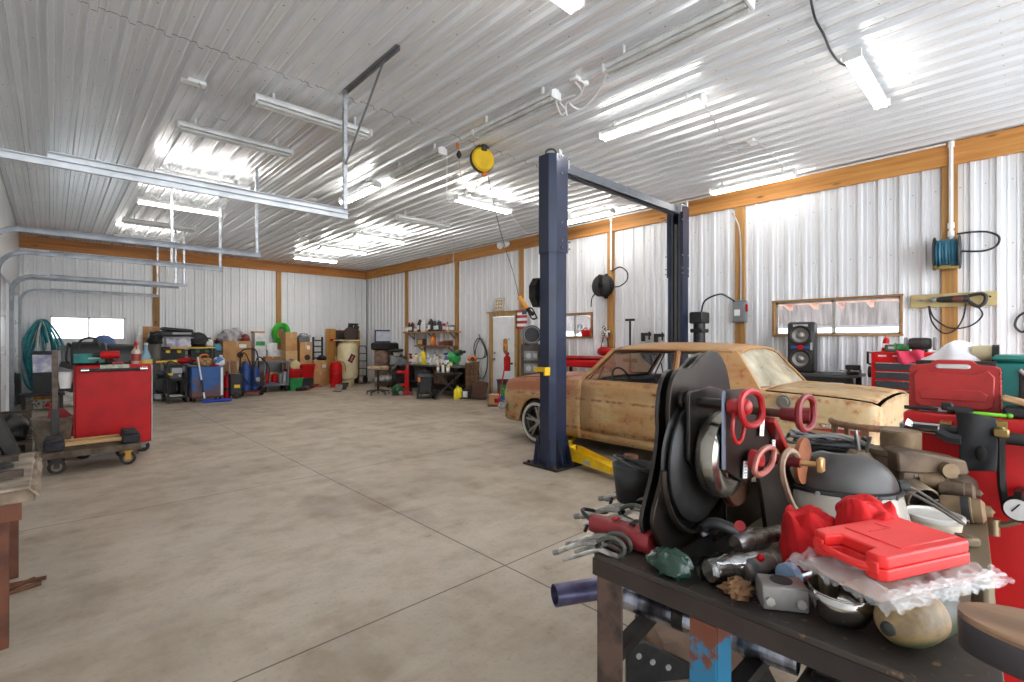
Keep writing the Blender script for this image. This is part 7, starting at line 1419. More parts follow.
# pins
def pin(y0, y1, px, py, Yr, r=.012, m=gm2): q = ony(px, py, Yr); return B().cyl((q.x, y0, q.z), (q.x, y1, q.z), r, n=18), q
b, q = pin(.64, .50, *cr(262, 198), YC); part(t, 'upper_pin', gm2, b.cyl((q.x, .635, q.z), (q.x, .645, q.z), .024))
def loop(cx, cy, Y, rx, rz_, r, m, hub=None, tilt=0):
    c_ = ony(cx, cy, Y); P = []
    for i in range(24):
        a = 2*PI*i/24; s_ = math.copysign(abs(math.sin(a))**.7, math.sin(a)); P.append(Vector((c_.x+math.cos(a)*rx+s_*tilt, Y-.004*math.cos(a), c_.z+s_*rz_)))
    return part(t, 'pin_handle', m, B().tube(P, r, 8, True, 2)), c_
l_, c_ = loop(*cr(346, 212), .478, .058, .044, .0085, redh, tilt=-.012); 
h_ = ony(*cr(300, 207), YC-.03); build(B().cyl((h_.x, YC-.012, h_.z), (h_.x, .478, h_.z), .020, .022, n=18).ball((h_.x+.01, .48, h_.z), (.02, .014, .02)), 'hub', redh, l_); build(B().torus((h_.x+.01, .50, h_.z-.05), .028, .005, rot=(PI/2, 0, 0), sx=1.3, sy=1.5), 'lanyard', redh, l_)
b, q = pin(.515, .40, *cr(425, 226), .45, .011, mk((96, 70, 60), .4, .7)); part(t, 'long_pin', mk((96, 70, 60), .4, .7), b)
redk = mk((126, 28, 30), .4, .1, (100, 24, 26), 8)
l2, c2_ = loop(*cr(515, 226), .37, .045, .04, .008, redk); build(B().cyl((q.x, .44, q.z), (q.x, .37, q.z), .017, .022, n=18), 'hub', redk, l2)
l3, c3 = loop(*cr(386, 374), .46, .05, .03, .0075, mk((160, 92, 80), .35, .2), tilt=.02); h_ = ony(*cr(348, 368), YC-.02); build(B().lathe([(0, .03), (.016, .028), (.024, .012), (.026, -.002), (0, -.01)], 18, (h_.x, YC-.02, h_.z), (PI/2, 0, 0)).cyl((h_.x, YC-.03, h_.z), (c3.x-.03, .462, c3.z), .008), 'hub', redh, l3)
s0, s1 = ony(*cr(402, 245), YC-.02), ony(*cr(452, 355), YC-.02); part(t, 'red_bar', mk((150, 34, 34), .4, .2), B().bar(s0, s1, .018, .03, up=(0, 1, 0), bv=.003).bar(s1, s1+Vector((-.02, 0, -.03)), .018, .03, up=(0, 1, 0), bv=.003))
b, q = pin(.50, .43, *cr(462, 375), .46, .014, redk); part(t, 'lower_pin', redk, b); b2 = B().cyl((q.x, .44, q.z), (q.x+.01, .39, q.z), .008).box((q.x+.01, .385, q.z), (.03, .016, .04), bv=.004); part(t, 'cotter', mk((190, 150, 100), .4, .7), b2)
c_ = ony(*cr(505, 385), .455); part(t, 'rust_disc', mk((150, 92, 60), .6, .4, (110, 66, 44), 9), B(place((c_.x+.05, .47, c_.z), (PI/2, 0, 0))).lathe([(0, .006), (.07, .006), (.07, -.006), (0, -.006)], 30), label='rusty round plate')
# pedestal
pl = lambda P, Y: pxo([cr(*q) for q in P], Y)
pd = part(t, 'pedestal', gm, B().prism(pl(((360, 428), (392, 400), (440, 360), (480, 470), (490, 600), (388, 622), (372, 500)), .51), .50, .512, 1).prism(pl(((256, 440), (362, 436), (388, 600), (386, 625), (225, 640), (222, 600), (258, 560)), .60), .59, .60, 1), bev=.002)
fl_ = [ony(*cr(222, 590), .60), ony(*cr(388, 590), .52)]
build(B().prism([(1.16, TT+.001), (1.46, TT+.001), (1.44, TT+.05), (1.36, TT+.07), (1.2, TT+.05)], .50, .512, 1).box((1.31, .56, TT+.008), (.3, .14, .014)), 'foot', gm2, pd)
P5 = [ony(*cr(a, c), .45) for a, c in ((488, 540), (470, 505), (452, 460), (440, 410), (442, 372), (458, 345), (476, 346), (488, 362))]
one('bent_rod', 'tan bent rod arching in front of the pulley and the face shield', 'rod', mk((150, 126, 104), .6), B().tube([Vector((P5[0].x, P5[0].y, TT+.008))]+P5, .0085))
# ---------------------------------------------------------------- clamps on the left edge
def clampm():
    t = thing('locking_clamp', '', 'clamp'); cm = mk((186, 186, 182), .28, .85, (140, 138, 134), 12)
    C_ = [(0, -.03, -.022), (0, -.06, .0), (0, -.055, .035), (0, -.02, .055), (0, .03, .05), (0, .06, .03)]
    part(t, 'jaw', mk((92, 98, 88), .42, .5, (70, 74, 68), 9), B().tube(C_, .009, 8)); part(t, 'upper_handle', cm, B().tube([(0, .05, .032), (0, .12, .035), (0, .2, .018), (0, .25, .004)], .011, 8)); part(t, 'lower_handle', cm, B().tube([(0, .04, .012), (0, .1, .0), (0, .18, -.018), (0, .235, -.03)], .009, 8)); part(t, 'lower_jaw', cm, B().bar((0, -.03, -.022), (0, .05, .012), .016, .014)); part(t, 'screw_knob', steel, B().cyl((0, .245, .005), (0, .275, .0), .012)); part(t, 'rivet', dark, B().cyl((-.014, .05, .028), (.014, .05, .028), .009))
    return t
c0 = None; CL = [(1.075, .768, -.26, .18, 'locking clamp at the bench corner nearest the camera'), (1.112, .77, -.24, .02, 'second locking clamp from the bench corner'), (1.15, .78, -.27, .22, 'third locking clamp from the bench corner, next to the red tool'), (1.30, .84, -.18, .1, 'first locking clamp beyond the red tool'), (1.38, .85, -.22, .3, 'second locking clamp beyond the red tool'), (1.47, .87, -.12, .05, 'third locking clamp beyond the red tool'), (1.56, .885, -.2, .22, 'fourth locking clamp beyond the red tool'), (1.66, .90, -.1, .0, 'fifth locking clamp beyond the red tool'), (1.76, .915, -.16, .18, 'locking clamp farthest from the bench corner')]
for x_, y_, tx, tz, lb in CL:
    if c0 is None: c0 = t = clampm()
    else: t = dup(c0, (0, 0, 0))
    t.scale = (.66 if x_ < 1.2 else .8,)*3; t.location = (x_, y_-.012, TT+(.012 if x_ < 1.2 else .02)); t.rotation_euler = (tx, 0, tz); t['label'] = lb; t['group'] = 'locking clamps along the left bench edge'
# red heat gun like tool lying on clamps
q0, q1 = Vector(ony(592, 522, .885)), Vector(ony(655, 541, .685))
t = thing('angle_grinder', 'red plastic power tool with vents lying across the clamps at the bench corner', 'power tool'); rp = mk((142, 40, 44), .45, 0, (118, 34, 38), 8)
d = q1-q0; n = d.normalized(); up = Vector((0, 0, 1)); sd = n.cross(up).normalized(); up = sd.cross(n)
def ring(p, a, c, k=14): return [p+sd*(math.copysign(abs(math.cos(2*PI*i/k))**.6, math.cos(2*PI*i/k))*a)+up*(math.copysign(abs(math.sin(2*PI*i/k))**.6, math.sin(2*PI*i/k))*c) for i in range(k)]
part(t, 'body', rp, B().loft([ring(q0+d*k_, a*.85, c*.8) for k_, a, c in ((0, .018, .022), (.02, .028, .03), (.3, .034, .030), (.55, .038, .031), (.68, .05, .036), (.95, .056, .038), (1.0, .05, .034))]))
for k in range(6): pp = q0+d*(.68+.04*k)+up*.034; part(t, 'vent', black, B().bar(pp-sd*.02, pp+sd*.02, .005, .006))
part(t, 'switch', redd, B().bar(q0+d*.35+up*.03, q0+d*.45+up*.032, .02, .008, bv=.003)); part(t, 'end_cap', mk((150, 60, 60), .4), B().loft([ring(q0+d*.8+up*.018, .04, .026), ring(q0+d*.9+up*.022, .036, .022)]))
part(t, 'power_cord', black, B().tube([q0+d*.02, q0+Vector((.02, .05, .02)), ony(607, 512, 1.0), ony(612, 498, 1.02), ony(622, 488, 1.0)], .006)); part(t, 'power_cord', black, B().tube([ony(585, 531, .98), ony(590, 522, 1.0), ony(600, 518, 1.02), ony(612, 521, .98)], .006))
# black cut bucket pieces
q = ony(634, 512, .90); t = thing('plastic_holster', 'black cut open plastic cup standing behind the red power tool', 'cup', (q.x, q.y, TT+.04))
part(t, 'shell', black, B().lathe([(.055, 0), (.07, .12)], 24, caps=False).lathe([(.0, .004), (.055, 0)], 24, caps=False), solid=.004); part(t, 'rim', dgry, B().torus((0, 0, .12), .07, .004, rot=(.25, .3, 0)));
q = ony(648, 525, .86); t = thing('plastic_holster', 'second black plastic cup leaning against the dark pulley plate', 'cup', (q.x+.02, q.y+.01, TT+.03)); part(t, 'shell', mk((52, 52, 54), .5), B().lathe([(.04, 0), (.05, .09)], 20, caps=False).lathe([(0, .003), (.04, 0)], 20, caps=False), solid=.004); part(t, 'rim', dgry, B().torus((0, 0, .09), .05, .003))
p = onz(650, 502, .95); one('cable_coil', 'black cable coil beyond the black plastic cups on the bench', 'cable', black, B().torus((0, 0, .01), .06, .007, rot=(.2, .1, 0)).torus((.01, .0, .025), .055, .007, rot=(-.2, .2, 0)).torus((0, 0, .04), .05, .006, rot=(.3, 0, .3)), ony(647, 487, .98))
# green crumpled packing under the plate
lump('crumpled dark green and clear packing under the pulley plate corner', (1.10, .60, TT+.001), (.06, .11, .06), mk((30, 58, 46), .25, 0, (150, 160, 154), 20, .54, .6), 'packing', 'packing', 51, sc=4, amp=.22, pn='film')
# ---------------------------------------------------------------- small things on the bench
def tb(px, py, z=TT): return onz(px, py, z)
fx = mk((150, 142, 130), .35, .8, (96, 88, 80), 30)
def flex(lab, p, q, r, nr=34):
    p, q = Vector(p), Vector(q); d = q-p; L = d.length; t = thing('flexible_pipe', lab, 'pipe', p, group='braided pipes on the bench')
    n = d.normalized(); M0 = n.to_track_quat('Z', 'Y').to_matrix().to_4x4(); pr = [(0, 0)]
    for i in range(nr): z = L*i/nr; pr += [(r*.93, z), (r, z+L/nr*.3), (r, z+L/nr*.6)]
    pr += [(r*.93, L), (0, L)]
    part(t, 'braid', fx, B(M0).lathe(pr, 22)); part(t, 'end_collar', steel, B(M0)
         .lathe([(r*.9, L), (r*1.05, L), (r*1.05, L+.02), (r*.8, L+.02)], 22)); part(t, 'front_collar', steel, B(M0).lathe([(r*1.02, .0), (r*1.08, .005), (r*1.08, .04), (r*1.02, .045)], 22, caps=False)); return t, M0, L
t, M0, L = flex('front braided pipe with clear wrap on its left end', (1.125, .515, TT+.028), (1.40, .385, TT+.03), .025)
wr = glass((225, 232, 232), .12, .6)
b = B(M0); b.lathe([(.03, -.012), (.033, .0), (.03, .02), (.034, .04), (.031, .06), (.034, .085), (.03, .1), (.032, .13)], 26, caps=False); random.seed(2); b.v = [v+Vector((rnd(-1, 1), rnd(-1, 1), rnd(-.5, 1)))*.0028 for v in b.v]
part(t, 'clear_wrap', wr, b)
flex('rear braided pipe lying behind the wrapped one', (1.235, .498, TT+.065), (1.48, .415, TT+.07), .02, 30)
lump('crumpled brown paper in front of the braided pipes', tb(738, 594), (.07, .06, .03), mk((122, 88, 56), .8, 0, (90, 62, 38), 10), 'crumpled_paper', 'paper', 61, sc=5, amp=.4, pn='paper')
q = tb(722, 549); q.x += .01
t = thing('shackle', 'grey bow shackle with a red pin at the foot of the pulley', 'shackle', q)
part(t, 'bow', mk((128, 130, 132), .35, .7, (100, 100, 102), 12), B().tube([(0, .055, .018), (.0, .06, .035), (0, .03, .06), (0, -.01, .06), (0, -.05, .05), (0, -.06, .03), (.01, -.055, .016)], .016, 10)); part(t, 'pin', redh, B().cyl((0, -.045, .07), (-.015, -.05, .078), .014, n=18)); part(t, 'nut', mk((206, 202, 196), .4, .4), B().cyl((-.02, -.07, .06), (-.03, -.085, .055), .018, n=6))
# grey knockout box
q = tb(790, 612); t = thing('junction_box', 'grey metal block with a round hole and two bolt heads at the front edge', 'metal block', q+Vector((.018, .022, 0)), -YAW-.22)
gb = mk((150, 148, 144), .4, .5, (124, 120, 116), 12); part(t, 'block', gb, B().box((0, 0, .026), (.09, .062, .05), bv=.003)); part(t, 'hole', black, B().cyl((0, .004, .0505), (0, .004, .0522), .022, n=22))
for sx in (-.032, .028): part(t, 'bolt_head', mk((200, 198, 190), .3, .8), B().cyl((sx, -.031, .022), (sx, -.040, .022), .0095, n=6))
# blue lidded jar and grey cylinder
q = tb(786, 594); t = thing('jar', 'jar with a pale blue lid lying on its side behind the grey metal block', 'jar', q+Vector((.055, .0, .028)), 0, rot=(0, 0, -.15)); bx_ = mk((150, 150, 150), .3, .1)
part(t, 'body', glass((210, 215, 220), .1, .5), B().cyl((-.01, 0, 0), (.09, -.02, 0), .026, n=22)); part(t, 'lid', mk((148, 176, 206), .4), B().cyl((-.03, .004, 0), (-.01, 0, 0), .028, n=26)); 
q = tb(768, 592); t = thing('filter_canister', 'small grey canister with a red plug left of the blue lidded jar', 'canister', q+Vector((.05, .045, .026)), 0, rot=(0, 0, -.2)); part(t, 'body', mk((112, 104, 98), .5, .3), B().lathe([(0, -.05), (.02, -.05), (.025, -.04), (.025, .05), (0, .055)], 20, r=(0, PI/2, 0))); part(t, 'plug', redp, B().ball((0, -.012, .026), .009)); part(t, 'end_band', dgry, B().lathe([(.0255, -.042), (.0265, -.03), (.0255, -.02)], 20, r=(0, PI/2, 0), caps=False))
# polished bowl, bullet shaped float
q = tb(838, 628); c_ = q+Vector((.028, .0, 0)); t = thing('steel_bowl', 'small polished steel bowl at the front edge of the bench', 'bowl', c_)
bm = mk((190, 188, 184), .12, 1, (150, 146, 142), 12); R_ = .056
part(t, 'shell', bm, B().lathe([(.0, .0), (.022, .001), (.04, .010), (.051, .028), (.056, .05), (.057, .068)], 36, caps=False), solid=.002); part(t, 'rim_bead', bm, B().torus((0, 0, .068), .057, .002, n=36)); part(t, 'side_tab', steel, B().bar((.02, -.062, .03), (.03, -.068, .07), .004, .03))
q = tb(893, 634); t = thing('bullet_float', 'olive tan bullet shaped float lying with its nose towards the camera', 'float', Vector((1.09, .172, TT+.053))); t.scale = (.88,)*3
fm = N('worn_float'); fm.set(Roughness=.5); x, y, z = fm.xyz(); f = fm.noise(18, 6, .65); k = fm.mix(fm.ramp(f, .4, .62), lin((150, 124, 84)), lin((112, 92, 62))); k = fm.mix(fm.ramp(fm.math('ADD', z, fm.math('MULTIPLY', f, .06)), .02, -.005), k, lin((58, 66, 34))); fm.l(k, fm.b.inputs['Base Color'])
Mx = Vector((.95, -.25, .0)).to_track_quat('Z', 'Y').to_matrix().to_4x4()
part(t, 'nose', fm.m, B(Mx).lathe([(0, -.004), (.012, 0), (.026, .012), (.042, .035), (.053, .065), (.058, .1), (.058, .13)], 30)); part(t, 'body', mk((42, 58, 32), .45, 0, (30, 40, 26), 8), B(Mx).lathe([(.058, .13), (.0585, .135), (.06, .19), (.055, .2), (0, .2)], 30)); part(t, 'tip_cap', mk((52, 56, 52), .4, .4), B(Mx).lathe([(0, -.006), (.013, -.002), (.016, .006)], 18, caps=False))
# tray, plastic wrap, red case
Lx = Vector((.244, -.112, 0)).normalized(); an = math.atan2(Lx.y, Lx.x); cc = Vector((1.258, .183, 0)); PZ = TT+.113
t = thing('tray', 'brown edged tray under the clear plastic on the steel bowl and the float', 'tray', (cc.x+.01, cc.y+.005, PZ-.012), an); part(t, 'board', mk((170, 140, 120), .6, 0, (140, 104, 90), 6), B().box((-.01, 0, 0), (.31, .17, .008), bv=.003)); part(t, 'leg', mk((120, 106, 84), .7), B().box((.14, .07, -.05), (.06, .05, .092), bv=.006)); part(t, 'leg', mk((120, 106, 84), .7), B().box((-.1, .075, -.05), (.04, .04, .092), bv=.006)); part(t, 'leg', mk((120, 106, 84), .7), B().box((.15, -.07, -.05), (.03, .03, .092), bv=.006))
pw_ = N('clear_plastic'); pw_.set(Base_Color=(.93, .94, .95, 1), Roughness=.12, Specular_IOR_Level=.8); tr2 = pw_.n('BsdfTransparent'); mx = pw_.n('MixShader'); mx.inputs[0].default_value = .2; pw_.l(tr2.outputs[0], mx.inputs[1]); pw_.l(pw_.b.outputs[0], mx.inputs[2]); pw_.l(mx.outputs[0], pw_.t.nodes['Material Output'].inputs[0])
def wrapf(u, v):
    # rumpled sheet over the tray with drooping edges
    x = (u-.5)*.335-.012; y = (v-.5)*.24; ex = max(0, abs(x+.012)-.145); ey = max(0, abs(y)-.09)
    nz_ = noise.noise(Vector((u*9, v*7, 3)))*.012+noise.noise(Vector((u*22, v*20, 8)))*.007+abs(noise.noise(Vector((u*13, v*11, 5))))*.012
    return (x+.3*nz_-ex*.35, y+.4*nz_-(ey*.5 if y > 0 else -ey*.5), .004+nz_-min(.022, .6*ex+.7*ey))
t = thing('plastic_wrap', 'crumpled clear plastic sheeting wrapped over the tray below the bright red case', 'plastic sheet', (cc.x, cc.y, PZ), an); part(t, 'sheet', pw_.m, B().grid(64, 46, wrapf), ang=50); part(t, 'folded_layer', pw_.m, B().grid(50, 20, lambda u, v: ((u-.5)*.32-.012+.01*noise.noise(Vector((u*8, v*6, 1))), -.085-.03*v+.012*noise.noise(Vector((u*14, v*5, 7))), .008-.014*v*v+.012*noise.noise(Vector((u*17, v*9, 2))))), ang=50)
t = thing('tool_case', 'bright red plastic tool case lying flat on the clear plastic sheet', 'case', (cc.x-.002, cc.y+.012, PZ+.012), an)
cr_ = mk((226, 40, 38), .42, 0, (210, 34, 32), 5); W_, D_ = .255, .15
o_ = [(-W_/2, -D_/2+.01), (-W_/2+.01, -D_/2), (W_/2-.01, -D_/2), (W_/2, -D_/2+.01), (W_/2, D_/2-.01), (W_/2-.01, D_/2), (-W_/2+.01, D_/2), (-W_/2, D_/2-.01), (-W_/2, .04), (-W_/2+.035, .034), (-W_/2+.035, -.034), (-W_/2, -.04)]
part(t, 'lower_shell', cr_, B().prism(o_, 0, .022, 2), bev=.003); part(t, 'upper_shell', cr_, B().prism([(a*.99, c*.985) for a, c in o_], .0225, .046, 2), bev=.004)
part(t, 'handle', cr_, B().tube([(-W_/2+.006, -.05, .018), (-W_/2-.004, -.03, .018), (-W_/2-.004, .03, .018), (-W_/2+.006, .05, .018)], .008, 8)); part(t, 'raised_panel', cr_, B().box((.03, .0, .0465), (W_*.66, D_*.74, .003), bv=.0015)); 
for sy in (-.055, .055): part(t, 'latch', cr_, B().box((-W_/2-.001, sy, .023), (.006, .022, .022), bv=.002))
b = B(); b.box((.0, .02, .0487), (.06, .004, .001)).box((.03, .035, .0487), (.004, .03, .001)); part(t, 'molded_mark', mk((206, 32, 32), .5), b)
# red rag
rg = mk((206, 18, 22), .85, 0, (180, 12, 18), 9)
def rag(cx, cy, z0, rx, ry, h, sd_, tw):
    def f(u, v):
        a = 2*PI*u; r = math.sin(PI*min(1, v*1.02)/1.0*.5)**.8 if v < .99 else 1
        n_ = noise.noise(Vector((math.cos(a)*2+sd_, math.sin(a)*2, v*2.6)))*.4+abs(noise.noise(Vector((math.cos(a)*2.5+sd_, math.sin(a)*2.5+v*4, v*3))))*.7+.16*math.sin(a*2+v*8+tw)
        k = 1+.26*n_; z = h*(max(0, 1-v**2.6)**.6)*(1+.35*(abs(noise.noise(Vector((math.cos(a)*1.6*v+sd_, math.sin(a)*1.6*v, 2.1))))*2-.4)*(.3+.7*v))
        return (cx+rx*r*k*math.cos(a), cy+ry*r*k*math.sin(a), z0+max(.0, z)+.006*abs(n_))
    return B().grid(72, 30, f)
t = thing('shop_rag', 'bright red bunched cloth behind the bright red case', 'rag', (0, 0, 0)); b = rag(1.345, .365, TT+.002, .062, .062, .15, 3, .5); e = rag(1.40, .262, TT+.07, .082, .06, .12, 9, 1.4); b.add(e.v, e.f); part(t, 'cloth', rg, b, ang=70)
# face shield
q = dep(838, 495, 1.48); t = thing('face_shield', 'grinding face shield with a clear visor and dark crown on the bench', 'face shield', (q.x+.03, q.y-.03, TT+.03), -YAW-.3)
dk_ = mk((60, 58, 56), .4, 0, (44, 42, 40), 8)
part(t, 'crown', dk_, B().grid(28, 12, lambda u, v: (-.02+.15*math.cos(PI*u)*math.cos(v*1.25), .02-.12*math.sin(PI*u)*math.cos(v*1.25)*.9+.02, .085+.115*math.sin(v*1.25))), solid=.004)
vis = N('scuffed_visor'); vis.set(Base_Color=(.55, .52, .46, 1), Roughness=.15); t2_ = vis.n('BsdfTransparent'); mx = vis.n('MixShader'); mx.inputs[0].default_value = .5; vis.l(t2_.outputs[0], mx.inputs[1]); vis.l(vis.b.outputs[0], mx.inputs[2]); vis.l(mx.outputs[0], vis.t.nodes['Material Output'].inputs[0])
part(t, 'visor', vis.m, B().grid(28, 10, lambda u, v: (-.02+(.155+.01*v)*math.cos(PI*u), .04-(.125+.02*v)*math.sin(PI*u)-.05*v, .095-.112*v)), solid=.002)
part(t, 'brow_band', black, B().tube([(-.02+.157*math.cos(PI*k/16), .04-.127*math.sin(PI*k/16), .09) for k in range(17)], .007, 6, k=2)); 
for sx in (-1, 1): part(t, 'pivot_knob', black, B().cyl((-.02+sx*.15, .035, .1), (-.02+sx*.175, .035, .1), .02, n=18))
for k in (4, 6, 9, 11): a = PI*k/16; part(t, 'rivet', lgry if k == 11 else black, B().cyl((-.02+.158*math.cos(a), .04-.128*math.sin(a), .088), (-.02+.164*math.cos(a), .04-.134*math.sin(a), .088), .007, n=10))
part(t, 'headband', mk((96, 88, 80), .6), B().tube([(.13, .03, .1), (.19, .0, .07), (.25, -.03, .03), (.27, 0, .02), (.24, .05, .05), (.18, .07, .09), (.13, .05, .1)], .0045, 6)); part(t, 'headband_strap', dk_, B().tube([(-.17, .03, .1), (-.1, .12, .12), (0, .14, .13), (.1, .11, .12), (.13, .04, .1)], .008, 6))
# cable pile on a dark box
q = dep(826, 455, 1.92); t = thing('equipment_box', 'dark box behind the face shield carrying the heap of black cables', 'box', (q.x, q.y, TT+.001), -.5); BXH = .10; part(t, 'case', dark, B().box((0, 0, BXH/2), (.24, .2, BXH), bv=.008)); part(t, 'lid', blackm, B().box((0, 0, BXH+.004), (.25, .21, .008), bv=.003))
random.seed(14)
t = thing('cable_heap', 'tangled heap of black and grey cables behind the face shield', 'cables', (q.x, q.y, TT+BXH+.01), -YAW-.35)
for i in range(7):
    P = []; r_ = rnd(.06, .14)
    for k in range(14): a = k*.85+i; P.append((r_*math.cos(a)*1.25+rnd(-.02, .02), r_*math.sin(a)*.6+rnd(-.02, .02), .012+.014*i*rnd(.5, 1.1)+.012*math.sin(a*1.7)))
    part(t, 'cable', [rub, black, rub, black, dgry, rub, gry][i], B().tube(P, .006))
part(t, 'cable', mk((130, 124, 116), .5), B().tube([(-.1, 0, .06), (0, -.05, .1), (.1, -.06, .08), (.16, -.03, .02), (.15, 0, -.06), (.1, .02, -.1)], .009))
# tan sleeves / exhaust cones
ex_ = mk((134, 118, 98), .6, .25, (104, 90, 74), 9)
def cone(lab, p, d, r0, r1, L):
    t = thing('exhaust_cone', lab, 'pipe', p); M0 = Vector(d).to_track_quat('Z', 'Y').to_matrix().to_4x4(); part(t, 'shell', ex_, B(M0).lathe([(r0, 0), (r0*1.04, .004), (r0*.98, L*.2), (r1, L)], 26, caps=False), solid=.003); part(t, 'inner_dark', mk((34, 28, 24), .8), B(M0).lathe([(0, L*.3), (r0*.9, L*.3)], 26, caps=False)); part(t, 'rim', ex_, B(M0).torus((0, 0, .001), r0, .004, n=26)); return t
cone('right brown metal cone with its dark mouth toward the float', tb(922, 517)+Vector((.03, 0, .045)), (.75, .6, .28), .045, .033, .14)
cone('left brown metal cone beside the face shield with a dark mouth', tb(893, 519)+Vector((.05, .02, .045)), (.6, .75, .32), .042, .031, .16)
t = thing('cover_plate', 'tan ribbed metal cover behind the two brown cones', 'cover', tb(872, 505)+Vector((.2, .1, 0)), .5); part(t, 'shell', ex_, B().prism([(-.12, 0), (.12, 0), (.1, .07), (.06, .11), (-.06, .11), (-.1, .07)], -.1, .1, 1), bev=.006); part(t, 'rib', dust, B().box((0, -.103, .05), (.14, .006, .05), bv=.002))
# starter motors and brown castings
mo = mk((112, 94, 76), .6, .35, (76, 62, 50), 10, bump=.2); mo2 = mk((134, 112, 84), .6, .3, (98, 80, 60), 10, bump=.2)
def starter(lab, p, q, r, m=mo, band=False):
    p, q = Vector(p), Vector(q); d = q-p; L = d.length; t = thing('starter_motor', lab, 'motor', p); M0 = d.to_track_quat('Z', 'Y').to_matrix().to_4x4()
    part(t, 'housing', m, B(M0).lathe([(0, 0), (r*.7, 0), (r*.95, L*.04), (r, L*.1), (r, L*.7), (r*.92, L*.72), (r*.92, L*.92), (r*.6, L), (0, L)], 26)); part(t, 'nose', m, B(M0).lathe([(0, L), (r*.45, L), (r*.4, L*1.12), (r*.2, L*1.14), (.0, L*1.2)], 18)); part(t, 'solenoid', mo2, B(M0).cyl((r*1.3, 0, L*.3), (r*1.3, 0, L*.75), r*.4))
    for a in (0.6, 2.2, 4.0): part(t, 'bolt', steel, B(M0).cyl((r*.7*math.cos(a), r*.7*math.sin(a), -.008), (r*.7*math.cos(a), r*.7*math.sin(a), .004), .006, n=6))
    if band: part(t, 'black_band', black, B(M0).lathe([(r*1.01, L*.48), (r*1.02, L*.49), (r*1.02, L*.66), (r*1.01, L*.67)], 26, caps=False)); l_ = part(t, 'label', mk((190, 180, 160), .5), B(M0).box((-r*.7, -r*.78, L*.57), (r*.5, .004, L*.12), r=(0, 0, -.73))); build(B(M0).box((-r*.71, -r*.80, L*.59), (r*.3, .003, L*.03), r=(0, 0, -.73)).box((-r*.71, -r*.80, L*.55), (r*.3, .003, L*.02), r=(0, 0, -.73)), 'label_print', black, l_)
    return t
a, c = tb(938, 523), tb(1000, 523); 
starter('largest brown starter motor with a black label band on the bench', dep(940, 507, 1.58), dep(986, 511.5, 1.505), .040, mo2, True)
starter('middle brown starter motor lying on the largest one', dep(938, 488, 1.63), dep(976, 493, 1.565), .030, mo)
starter('small tan starter motor left of the others', dep(917, 480, 1.66), dep(944, 480, 1.63), .028, mo2)
p = tb(905, 492); t = thing('pump_casting', 'upright brown pump casting with a round cap beside the red cabinet', 'casting', (2.2, .345, TT+.001), .3); t.scale = (1, 1, 1.2); part(t, 'barrel', mo, B().lathe([(0, 0), (.05, 0), (.055, .01), (.055, .13), (.06, .135), (.06, .15), (0, .15)], 22)); part(t, 'cap', mo2, B().lathe([(0, .15), (.058, .15), (.06, .155), (.06, .2), (.055, .205), (0, .205)], 22, (.03, -.04, .0))); part(t, 'side_barrel', mo2, B().lathe([(0, .0), (.04, 0), (.045, .05), (.045, .12), (.03, .14), (0, .14)], 20, (-.03, .09, 0))); part(t, 'valve_stem', steel, B().cyl((-.03, .09, .14), (-.02, .1, .2), .008).cyl((-.05, .07, .14), (-.06, .06, .19), .006))
p = tb(930, 497); t = thing('bracket_casting', 'flat brown bracket casting behind the starter motors', 'casting', (2.19, .245, TT+.001), -.95); part(t, 'arm', mo, B().prism([(-.1, .12), (.1, .12), (.11, .13), (.1, .17), (-.07, .2), (-.105, .19)], -.045, .045, 1), bev=.008); part(t, 'foot', mo, B().box((-.06, 0, .065), (.06, .08, .13), bv=.01)); part(t, 'foot', mo, B().box((.06, 0, .065), (.05, .08, .13), bv=.01)); part(t, 'lug', mo2, B().cyl((.04, -.045, .14), (.04, -.07, .14), .025))
p = tb(955, 500); t = thing('cover_casting', 'long dark brown cover lying behind the starter motors', 'casting', (2.262, .165, TT+.001), -.1); t.scale = (.75, .8, 1); part(t, 'shell', mk((84, 72, 60), .6, .3), B().loft([[Vector((x, .05*math.cos(a), .06+.05*math.sin(a)*s)) for a in [2*PI*i/14 for i in range(14)]] for x, s in ((-.14, .6), (-.1, 1), (.06, 1.1), (.13, .7))])); part(t, 'base', mo, B().box((0, 0, .01), (.26, .1, .02), bv=.004))
p = tb(815, 480); lump('grey brown knotted cloth beyond the face shield', dep(882, 468, 1.95)-Vector((0, 0, dep(882, 468, 1.95).z-TT-.001)), (.1, .1, .12), mk((120, 104, 90), .8), 'cloth_knot', 'cloth', 73, pn='cloth')
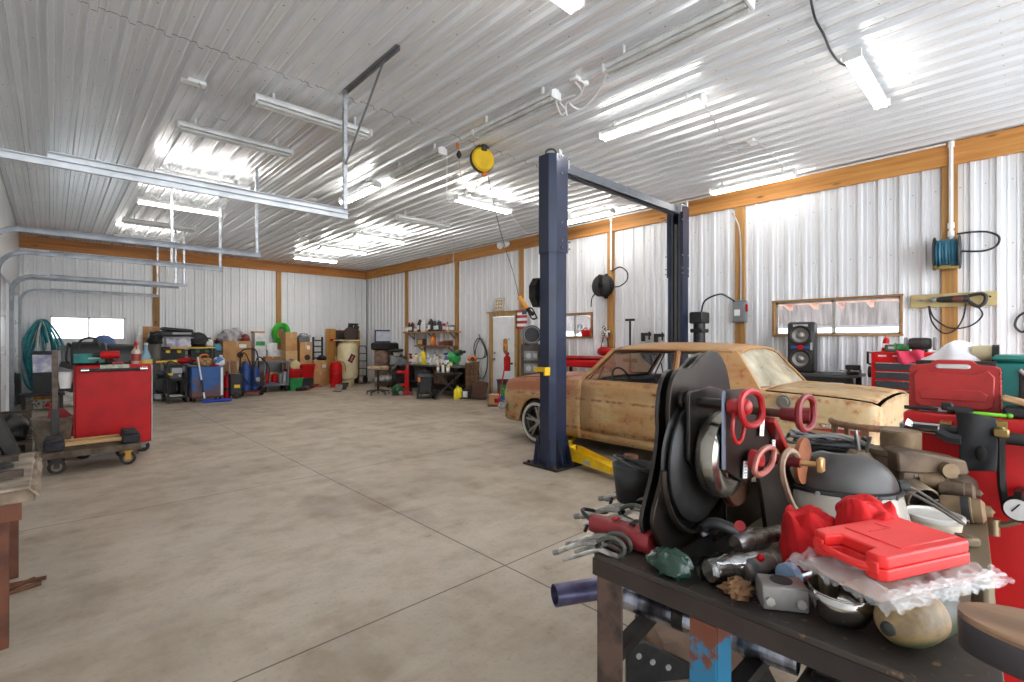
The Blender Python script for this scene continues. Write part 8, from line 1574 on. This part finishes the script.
# tub with a clear lid
q = tb(938, 536); t = thing('plastic_tub', 'round white plastic tub with a translucent lid by the brown starters', 'tub', q+Vector((.05, .015, 0))); part(t, 'tub', mk((206, 196, 176), .4), B().lathe([(0, 0), (.062, 0), (.068, .042)], 30)); part(t, 'lid', mk((216, 214, 208), .25, 0, (190, 186, 178), 7), B().lathe([(.070, .036), (.073, .04), (.073, .05), (.066, .052), (.062, .046), (0, .045)], 30))
q = tb(962, 548); t = thing('wood_block', 'small dusty block right of the white tub', 'block', q+Vector((.03, .0, 0)), -.9); part(t, 'block', dust, B().box((0, 0, .012), (.07, .035, .024), bv=.005)); part(t, 'strap', brown, B().box((0, -.0, .0255), (.02, .037, .003)))
q = tb(793, 520); t = thing('wire_brush', 'dark scrap fittings in front of the bent rod', 'fittings', (1.40, .43, TT+.001), .4); part(t, 'body', mo, B().cyl((-.04, 0, .02), (.04, 0, .02), .016).cyl((0, -.01, .02), (0, -.05, .025), .012)); part(t, 'nut', steel, B().cyl((.04, 0, .02), (.055, 0, .02), .02, n=6))
t.name = 'pipe_fitting'
# stool at the right bottom corner
e0 = onz(958, 604, .985); t = thing('stool', 'rounded wooden topped stool with dark grey rim at the lower right corner', 'stool', (e0.x, e0.y, 0), 0)
def oval(L, w, z): 
    P = []; 
    for i in range(32):
        a = 2*PI*i/32; P.append(Vector((w*math.cos(a)-.012, -L+L*math.sin(a)*1.0, z)))
    return P
LL, ww = .15, .082; sw = wood((156, 122, 92), (120, 90, 66), 1)
part(t, 'wood_top', sw, B().loft([oval(LL-.006, ww-.006, .975), oval(LL-.003, ww-.003, .984), oval(LL-.01, ww-.01, .987)])); part(t, 'rim', mk((66, 62, 66), .45, .2, (52, 48, 50), 9), B().loft([oval(LL*.82, ww*.8, .93), oval(LL*.95, ww*.95, .94), oval(LL, ww, .953), oval(LL, ww, .974), oval(LL-.004, ww-.004, .978)]))
part(t, 'post', mk((130, 132, 140), .3, .8), B().cyl((0, -LL, .06), (0, -LL, .93), .024, n=20)); part(t, 'base', blackm, B().lathe([(0, 0), (.2, 0), (.2, .02), (.05, .06), (0, .06)], 28, (0, -LL, 0)))
